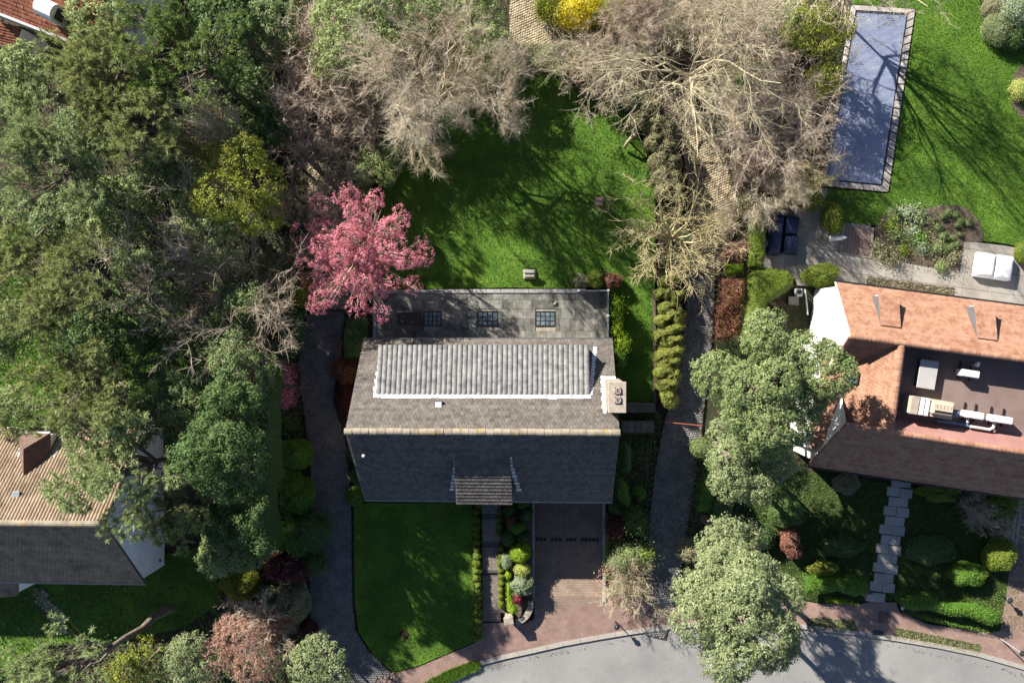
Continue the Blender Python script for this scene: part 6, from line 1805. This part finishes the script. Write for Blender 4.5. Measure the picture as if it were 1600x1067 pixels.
# ================================================================ SHRUBS AND HEDGES
# ivy strip at the top and dry hedge along the beige path
hedge([(462, -20), (476, -20), (462, 40), (444, 72), (432, 70), (448, 30)], 1.5, LM['holm'], 'narrow ivy covered fence strip at the top of the wood', seed=3, rr=.3, loose=.08)
hedge([(806, 70), (900, 66), (925, 84), (918, 112), (880, 122), (820, 118), (802, 98)], 1.9, LM['dry'], 'brownish green hedge closing the top of the back lawn', seed=4, loose=.1, lump=.12)
shrub(905, 106, 22, 1.7, 'rust', 'small reddish shrub at the top corner of the back lawn', spike=.06)
shrub(905, 14, 34, 2.4, 'forsythia', 'bright yellow flowering bush at the top edge beside the path', spike=.16, dn=1.2, ry=26)
shrub(862, 8, 24, 2.2, 'yellowgreen', 'yellow green bush beside the bright yellow flowering bush', spike=.14)
shrub(948, 20, 24, 2.0, 'yellowgreen', 'olive bush between yellow flowers and the leafless tree', spike=.14, var=1)
for i, (x, y, rx, ry) in enumerate([(992, 156, 17, 15), (1008, 166, 17, 16), (1022, 172, 15, 15), (1002, 188, 15, 14), (1026, 195, 20, 18), (1042, 205, 14, 18), (1022, 222, 15, 15), (1040, 235, 17, 17), (1030, 252, 16, 15), (1050, 256, 15, 16), (1034, 274, 15, 15), (1053, 280, 16, 16), (1040, 296, 15, 14), (1058, 300, 13, 16)]):
    shrub(x, y, rx + 2, 2.2, 'dry', 'grey green clipped mound, %s from the top in the lumpy hedge by the beige path' % ORD[i], 'shrub', 'clipped_bush', ry, 'clipped mounds along the beige path', var=i % 3)
shrub(1165, 126, 27, 3.0, 'fresh', 'round bright green bush under the widest bare tree', spike=.1)
broadleaf('olive_shrub', 1282, 45, 46, 5, LM['yellowgreen'], 'olive green bushy tree beside the pool top', 'tree', seed=61, npuff=330, leaf=.10)
broadleaf('olive_shrub', 1290, 128, 30, 4, LM['yellowgreen'], 'lower olive green bush touching the pool coping', 'shrub', seed=62, npuff=170, leaf=.10)
shrub(1240, 40, 32, 3.0, 'holm', 'grey green bush among brown thickets near the olive tree', spike=.12)
shrub(1178, 268, 22, 2.0, 'rust', 'rusty leafed bush under the pinkish leafless tree', spike=.14)
shrub(1165, 320, 18, 1.8, 'dry', 'dry pale bush at the end of the beige path', spike=.12)
shrub(1265, 308, 18, 1.5, 'yellowgreen', 'yellowish bush above the patio by the pool corner', spike=.14)
broadleaf('grey_shrub', 582, 262, 36, 3, LM['holm'], 'silvery grey green bush at the west edge of the back lawn', 'shrub', seed=63, npuff=240, leaf=.10)
broadleaf('grey_shrub', 615, 232, 24, 2.5, LM['holm'], 'small grey green bush under the beige leafless tree', 'shrub', seed=64, npuff=120, leaf=.10)
shrub(560, 310, 26, 2.4, 'ever', 'dark bush between the silvery bush and the blossom tree', spike=.12)
shrub(470, 450, 26, 3.4, 'yellowgreen', 'yellow green bush beside the blossom tree and the clipped hedge', spike=.12)
shrub(425, 420, 26, 3.2, 'holm', 'grey bush between leafless tree and blossom tree', spike=.14)
shrub(470, 392, 22, 3.0, 'ever', 'dark bush under the western edge of the blossom tree', spike=.12)
# west drive border
hedge([(438, 482), (484, 482), (480, 520), (468, 560), (428, 562), (424, 545), (436, 520)], 2.6, LM['deep'], 'smooth clipped dark green hedge block at the top of the west drive', seed=6, rr=.45, leaf=.06, lump=.02, dens=600)
hedge([(428, 567), (462, 568), (463, 602), (429, 602)], 1.7, LM['azalea'], 'upper pink azalea block in flower beside the dark hedge block', 'shrub', 'flowering_shrub', seed=31, rr=.3, loose=.04, dens=700)
hedge([(428, 604), (466, 604), (465, 628), (450, 641), (432, 634)], 1.7, LM['azalea'], 'lower pink azalea block in flower, nearer the round green shrubs', 'shrub', 'flowering_shrub', seed=32, rr=.3, loose=.04, dens=700)
hedge([(388, 575), (428, 563), (431, 640), (430, 740), (426, 860), (404, 890), (384, 850), (380, 700)], 6.0, LM['deep'], 'tall dark evergreen hedge with a straight face along the west drive border', seed=33, rr=.6, leaf=.11, dens=420, lump=.3, loose=.22, topz=5.8)
shrub(450, 660, 16, 1.5, 'deep', 'low dark shrub between azalea and the green ball shrubs')
shrub(459, 710, 26, 2.2, 'green', 'bright green round shrub, nearest the azalea on the west drive', 'shrub', var=0)
shrub(461, 770, 29, 2.4, 'green', 'bright green round shrub, second from the azalea on the west drive', 'shrub', ry=32, var=1)
shrub(482, 832, 32, 2.4, 'deep', 'dark green spreading shrub jutting over the west drive', spike=.12, ry=28)
shrub(458, 838, 28, 2.2, 'green', 'mid green shrub above the maroon shrub', spike=.08)
shrub(490, 880, 18, 1.5, 'deep', 'small dark green shrub below the spreading shrub on the drive', spike=.08)
shrub(446, 888, 32, 2.4, 'maroon', 'large maroon shrub beside the west drive', spike=.08, ry=25)
shrub(455, 945, 27, 2.3, 'dry', 'tall pale green clipped shrub below the maroon shrub', ry=34)
shrub(375, 915, 30, 2.4, 'yellowgreen', 'lime yellow round bush at the edge of the shaded lawn', ry=24)
shrub(480, 982, 14, 1.4, 'maroon', 'small dark red shrub between pale shrub and street')
shrub(425, 935, 16, 1.8, 'ever', 'dark shrub between lime bush and the pale clipped shrub')
# shrubs at the west gable
hedge([(541, 494), (580, 494), (580, 520), (570, 560), (538, 562), (536, 530)], 1.6, LM['deep'], 'dark green shrub block between terrace and west drive', seed=7, loose=.05)
shrub(537, 580, 20, 1.7, 'russet', 'round reddish brown clipped ball at the west gable', ry=21)
shrub(540, 625, 16, 1.5, 'maroon', 'dark red shrub under the west end of the ridge', ry=26)
for i, (x, y, r, m, lb) in enumerate([(553, 710, 13, 'deep', 'dark low shrub at the west gable foot, upper'), (556, 745, 12, 'deep', 'dark low shrub at the west gable foot, middle'), (553, 776, 15, 'green', 'round green ball at the south west corner of the gabled house')]):
    shrub(x, y, r, .9, m, lb)
# terrace shrubs
shrub(908, 440, 13, 1.0, 'dry', 'brownish ball shrub at the terrace edge, nearest the stone block')
shrub(931, 436, 15, 1.1, 'box', 'olive clipped ball shrub at the terrace edge, middle one of three', var=1)
shrub(957, 439, 14, 1.1, 'rust', 'reddish brown ball shrub at the terrace corner')
for i, (x, y, rx, ry) in enumerate([(962, 486, 11, 18), (962, 515, 10, 14), (971, 535, 12, 14), (968, 560, 9, 14)]):
    shrub(x, y, rx, 1.5, 'lime' if i < 3 else 'green', 'bright green leafy shrub against the terrace wall, %s from the top' % ORD[i], 'shrub', 'leafy_shrub', ry, 'bright shrubs along the terrace wall', spike=.1, leaf=.13, n=1500)
# cloud pruned hedge
CP = [(1046, 438, 17, 12), (1038, 458, 15, 11), (1056, 462, 14, 11), (1044, 478, 15, 11), (1054, 492, 19, 15), (1036, 500, 13, 11), (1052, 514, 18, 11), (1034, 524, 12, 11), (1050, 532, 18, 11), (1052, 549, 17, 12), (1036, 556, 14, 12), (1046, 566, 18, 12), (1038, 580, 16, 12), (1052, 586, 14, 12), (1044, 600, 18, 14), (1045, 622, 16, 16)]
for i, (x, y, rx, ry) in enumerate(CP):
    shrub(x, y, rx, 1.5, 'cloud', 'yellow green clipped cloud, %s from the top of the cloud pruned hedge' % ORD[i], 'shrub', 'clipped_bush', ry, 'cloud pruned hedge along the cobbled drive', var=i % 3, rz=0.25, rough=.16)
hedge([(1026, 450), (1036, 450), (1036, 600), (1027, 620)], .5, LM['deep'], 'low dark planting behind the cloud pruned hedge', seed=8, rr=.2)
# coloured hedges on the east side of the drive
shrub(1152, 394, 21, 1.6, 'buff', 'buff pink clipped ball above the lime green block', ry=18)
hedge([(1130, 412), (1162, 410), (1162, 430), (1128, 434)], 1.5, LM['lime'], 'lime green clipped block between buff ball and reddish hedge', seed=9, rr=.3)
hedge([(1124, 434), (1163, 434), (1160, 470), (1155, 520), (1140, 532), (1112, 534), (1112, 500), (1120, 470)], 1.7, LM['russet'], 'long reddish brown hedge block beside the cobbled drive', seed=10, rr=.35, loose=.12, lump=.12, leaf=.11)
hedge([(1168, 334), (1196, 332), (1196, 400), (1190, 424), (1166, 420), (1164, 380)], 1.9, LM['box'], 'tall green hedge strip behind the navy sofa', seed=11, rr=.4, lump=.08)
hedge([(1166, 424), (1190, 416), (1230, 420), (1242, 432), (1240, 450), (1218, 466), (1200, 474), (1188, 500), (1186, 540), (1172, 556), (1154, 552), (1152, 520), (1162, 470)], 1.9, LM['box'], 'smooth curved olive hedge wrapping the shaded court', seed=12, rr=.65, leaf=.06, dens=600, lump=.05)
shrub(1303, 341, 17, 1.5, 'box', 'dark olive clipped oval shrub by the patio lawn edge', ry=23, var=0)
shrub(1285, 430, 27, 1.7, 'box', 'large olive clipped dome beside the white gable', ry=19, var=1)
hedge([(1095, 745), (1112, 700), (1124, 700), (1122, 760), (1108, 800), (1084, 800)], 1.6, LM['green'], 'dark green clipped hedge strip along the east drive below the olive tree', seed=13, rr=.35)
hedge([(1118, 740), (1136, 730), (1150, 770), (1142, 815), (1110, 812), (1110, 790)], 1.6, LM['deep'], 'second dark clipped hedge behind the strip along the east drive', seed=14, rr=.35)
shrub(1095, 700, 14, 1.6, 'fresh', 'small fresh green bush by the end of the orange barrier', spike=.08)
shrub(1078, 860, 16, 1.4, 'dry', 'dry shrub between the east drive and the great pale tree', spike=.08)
# flower bed plants
k = 0
for (x, y, r, m) in [(1398, 335, 15, 'fresh'), (1420, 333, 12, 'greygreen'), (1436, 338, 13, 'pale'), (1393, 352, 10, 'box'), (1402, 365, 11, 'fresh'), (1428, 362, 10, 'greygreen'), (1438, 372, 11, 'green'), (1442, 386, 10, 'greygreen'), (1465, 387, 9, 'fresh'), (1412, 390, 8, 'box'), (1380, 396, 13, 'dry'), (1395, 404, 10, 'dry'), (1472, 416, 9, 'fresh'), (1490, 402, 9, 'dry'), (1374, 384, 9, 'dry')]:
    shrub(x, y, r * .82, .45, m, ['leafy', 'tufted', 'spreading'][k % 3] + ' %s perennial, %s clump from the pool end of the curved flower bed' % ({'green': 'green', 'greygreen': 'silvery', 'pale': 'pale', 'fresh': 'fresh green', 'box': 'olive', 'dry': 'dry'}[m], ORD[k]), 'plant', 'bed_plant', None, 'leafy plants in the curved flower bed', spike=.16, n=420, leaf=.09); k += 1  # clumps of bed perennials, not woody bushes
k = 0
for (x, y, r) in [(1460, 344, 4), (1475, 338, 5), (1484, 332, 6), (1494, 336, 6), (1502, 345, 6), (1514, 348, 6), (1496, 352, 4), (1467, 355, 7), (1475, 369, 7), (1489, 372, 5), (1496, 381, 5), (1487, 386, 6), (1480, 389, 6), (1500, 366, 4)]:
    shrub(x, y, r, .4, 'fresh', 'small round green cushion plant, %s from the centre of the curved flower bed outward' % ORD[k], 'plant', 'cushion_plant', None, 'cushion plants in the curved flower bed', spike=.08, n=260, leaf=.06); k += 1  # low cushion plants rather than bushes
# north east corner beds
NEB = [(1530, -20), (1542, 20), (1556, 48), (1580, 70), (1620, 78), (1660, 70), (1660, -20)]
sheet('flower_bed', NEB, .05, 'bed', 'bare earth shrub bed at the top corner of the pool lawn', .2)
for i, (x, y, rx, ry, h, m, lb) in enumerate([(1562, 42, 20, 24, 1.2, 'pale', 'pale green mound shrub at the top corner of the pool lawn'), (1585, 58, 16, 14, 1.2, 'deep', 'dark green shrub beside the pale mound at the lawn corner'), (1588, 20, 22, 20, 1.8, 'greygreen', 'silvery leafed shrub in the corner bed'), (1550, 12, 12, 12, 1, 'dry', 'dry shrub in the corner bed at the top edge')]):
    shrub(x, y, rx, h, m, lb, 'shrub', ry=ry, spike=.08)
NEB2 = [(1598, 100), (1586, 115), (1580, 138), (1582, 165), (1592, 182), (1640, 195), (1660, 150), (1640, 100)]
sheet('flower_bed', NEB2, .05, 'bed', 'round bare earth bed at the edge of the pool lawn', .2)
shrub(1596, 140, 14, .8, 'variegated', 'yellow green shrub in the round bed at the lawn edge', spike=.08)
shrub(1600, 395, 12, .9, 'box', 'small clipped shrub beside the white covered loungers', ry=16)
# front flower bed between path and garage drive
FB = [(777, 786), (832, 786), (832, 950), (818, 960), (800, 965), (782, 955), (777, 900)]
sheet('flower_bed', FB, .14, 'bed', 'front flower bed packed with clipped shrubs', .3)
q = lambda x, y: (540 + x / 3.077, 760 + y / 3.077)
for (x, y, rx, ry, h, m, lb) in [
  (790, 112, 34, 30, 1.2, 'deep', 'dark blue green round shrub nearest the porch'),
  (850, 82, 40, 26, 1.1, 'green', 'dark green round shrub under the eave beside the garage drive'),
  (868, 135, 34, 34, 1.2, 'deep', 'dark round shrub hidden in shade by the retaining wall'),
  (800, 165, 28, 28, 1.2, 'rust', 'brownish twiggy shrub in the shaded flower bed'),
  (824, 200, 45, 32, 1.3, 'green', 'green dome shrub below the brownish twiggy shrub'),
  (786, 252, 40, 36, 1.2, 'deep', 'dark green round shrub beside the third step'),
  (856, 248, 34, 30, 1.1, 'deep', 'dark shrub between green dome and the big lime ball'),
  (840, 320, 51, 50, 1.5, 'lime', 'big bright lime green ball in the front flower bed'),
  (774, 360, 29, 40, 1.2, 'greygreen', 'silvery green oval shrub beside the big lime ball'),
  (846, 400, 48, 34, 1.2, 'variegated', 'yellow variegated shrub below the big lime ball'),
  (848, 475, 57, 50, 1.4, 'greygreen', 'big silvery green ball beside the garage drive'),
  (784, 425, 18, 24, .9, 'lime', 'small lime shrub between silvery oval and lime strip'),
  (832, 537, 30, 28, 1.1, 'crimson', 'crimson red ball below the big silvery ball')]:
    X, Y = q(x, y); shrub(X, Y, rx / 3.077, h, m, lb, 'shrub', 'clipped_shrub', ry=ry / 3.077, z0=.1)
hedge([q(768, 455), q(795, 448), (q(806, 500)), q(812, 545), q(838, 575), q(832, 606), q(800, 614), q(774, 600), q(766, 540)], 1.0, LM['lime'], 'long lime green strip along the lower front path', seed=15, rr=.3, z0=.1)
LROW = [(640, 86), (628, 120), (628, 160), (628, 195), (629, 230), (629, 265), (628, 298), (632, 335), (630, 370), (631, 405), (631, 437), (633, 475), (633, 507), (634, 540), (634, 572), (635, 608), (635, 645), (636, 688), (634, 727)]
for i, (x, y) in enumerate(LROW):
    X, Y = q(x, y); shrub(X, Y, rnd.uniform(6.2, 7.4), .62, 'box', 'small box ball, %s from the house in the row between front lawn and path' % ORD[i], 'box ball', 'box_bush', None, 'box balls between front lawn and path', var=i % 3, z0=.08)
RROW = [(742, 120), (744, 155), (744, 190), (743, 225), (748, 297), (740, 335), (740, 370), (747, 402), (752, 433), (748, 466), (748, 497), (746, 530), (748, 568)]
for i, (x, y) in enumerate(RROW):
    X, Y = q(x, y); shrub(X, Y, rnd.uniform(5.0, 6.4), .6, 'box', 'small box ball, %s from the house in the row between path and flower bed' % ORD[i], 'box ball', 'box_bush', None, 'box balls between path and flower bed', var=i % 3, z0=.1)
# border east of the garage drive
for (x, y, rx, ry, h, m, lb, sp) in [
  (1300, 190, 44, 46, 1.5, 'maroon', 'maroon twiggy shrub beside the retaining wall of the garage drive', .14),
  (1390, 165, 56, 60, 1.9, 'deep', 'dark green leafy shrub between maroon shrub and the east drive', .14),
  (1302, 105, 38, 34, 1.4, 'deep', 'very dark round shrub at the south east corner of the gabled house', .02),
  (1380, 318, 66, 44, 1.7, 'fresh', 'bright green feathery shrub above the beige bare shrub', .2),
  (1320, 362, 44, 40, 1.5, 'pale', 'pale green shrub between retaining wall and feathery shrub', .14),
  (1440, 318, 26, 26, 1.4, 'lime', 'lime tipped shrub at the edge of the east drive', .18)]:
    X, Y = q(x, y); shrub(X, Y, rx / 3.077, h, m, lb, 'shrub', 'border_shrub', ry=ry / 3.077, spike=sp)
hedge([(944, 800), (952, 800), (952, 905), (944, 905)], .5, LM['box'], 'narrow yellow green planting along the garage retaining wall', seed=16, rr=.15, loose=.04)
z4 = lambda x, y: (940 + x / 5.335, 580 + y / 5.335)
hedge([z4(148, 590), z4(205, 578), z4(245, 600), z4(262, 700), z4(258, 820), z4(225, 865), z4(140, 830), z4(130, 700)], 2.0, LM['deep'], 'smooth dark green clipped mass against the east gable', seed=17, rr=.6, leaf=.06, dens=600, lump=.03)
hedge([z4(118, 860), z4(180, 880), z4(235, 950), z4(250, 1050), z4(240, 1140), z4(190, 1130), z4(120, 1080), z4(110, 960)], 1.8, LM['green'], 'mid green curved clipped shrub below the dark clipped mass', seed=18, rr=.55, leaf=.06, dens=600, lump=.03)
X, Y = z4(315, 1020); shrub(X, Y, 11, 1.3, 'green', 'round green ball beside the curved clipped shrub at the east gable')
# stepping stone garden
hedge([z8(285, 530), z8(400, 553), z8(470, 548), z8(530, 540), z8(595, 560), z8(612, 590), z8(602, 635), z8(540, 655), z8(450, 628), z8(350, 642), z8(285, 632)], 1.2, LM['green'], 'short wavy green hedge west of the stepping stones', seed=19, rr=.5, lump=.06)
hedge([z8(742, 648), z8(820, 630), z8(910, 640), z8(1000, 672), z8(1120, 672), z8(1180, 692), z8(1240, 720), z8(1246, 775), z8(1180, 796), z8(1080, 752), z8(1000, 748), z8(880, 718), z8(800, 722), z8(750, 695)], 1.2, LM['green'], 'long wavy green hedge east of the stepping stones', seed=20, rr=.5, lump=.06)
hedge([z8(400, 655), z8(480, 660), z8(565, 680), z8(565, 697), z8(470, 690), z8(400, 680)], .45, LM['lime'], 'lime strip at the foot of the short wavy hedge', seed=21, rr=.2)
hedge([z8(755, 705), z8(800, 728), z8(880, 735), z8(1000, 765), z8(1090, 785), z8(1200, 815), z8(1190, 830), z8(1050, 805), z8(880, 765), z8(780, 735)], .45, LM['green'], 'low bright strip at the foot of the long wavy hedge', seed=22, rr=.2)
for (x, y, rx, ry, h, m, lb) in [
  (955, 145, 98, 50, 1.6, 'box', 'large olive dome under the eave beside the stepping stones'),
  (1255, 215, 76, 62, 1.6, 'box', 'large dark dome at the house corner by the side drive'),
  (1245, 455, 70, 80, 1.6, 'box', 'tall olive ball beside the purple grey side drive'),
  (1085, 548, 88, 56, 1.1, 'green', 'flat green oval mound above the long wavy hedge'),
  (475, 415, 105, 46, .9, 'deep', 'flat dark oval mound west of the stepping stones'),
  (910, 430, 105, 75, .8, 'deep', 'broad dark low mound east of the stepping stones'),
  (215, 255, 78, 74, 1.5, 'deep', 'dark round dome next to the olive green tree'),
  (100, 365, 60, 56, 1.3, 'deep', 'dark dome in the gap between the two great trees'),
  (390, 520, 70, 34, 1.0, 'yellowgreen', 'yellowish shrub behind the short wavy hedge'),
  (235, 400, 52, 66, 1.4, 'rust', 'brown twiggy shrub between dome and the short wavy hedge'),
  (500, 110, 66, 46, .8, 'dry', 'pale dry shrub in the shade of the orange house')]:
    X, Y = z8(x, y); shrub(X, Y, rx / 3.075, h, m, lb, 'shrub', 'topiary_bush', ry=ry / 3.075)
for _l, _n in USED.items():
    if len(_n) > 1: print('SHARED LABEL:', _l, _n)
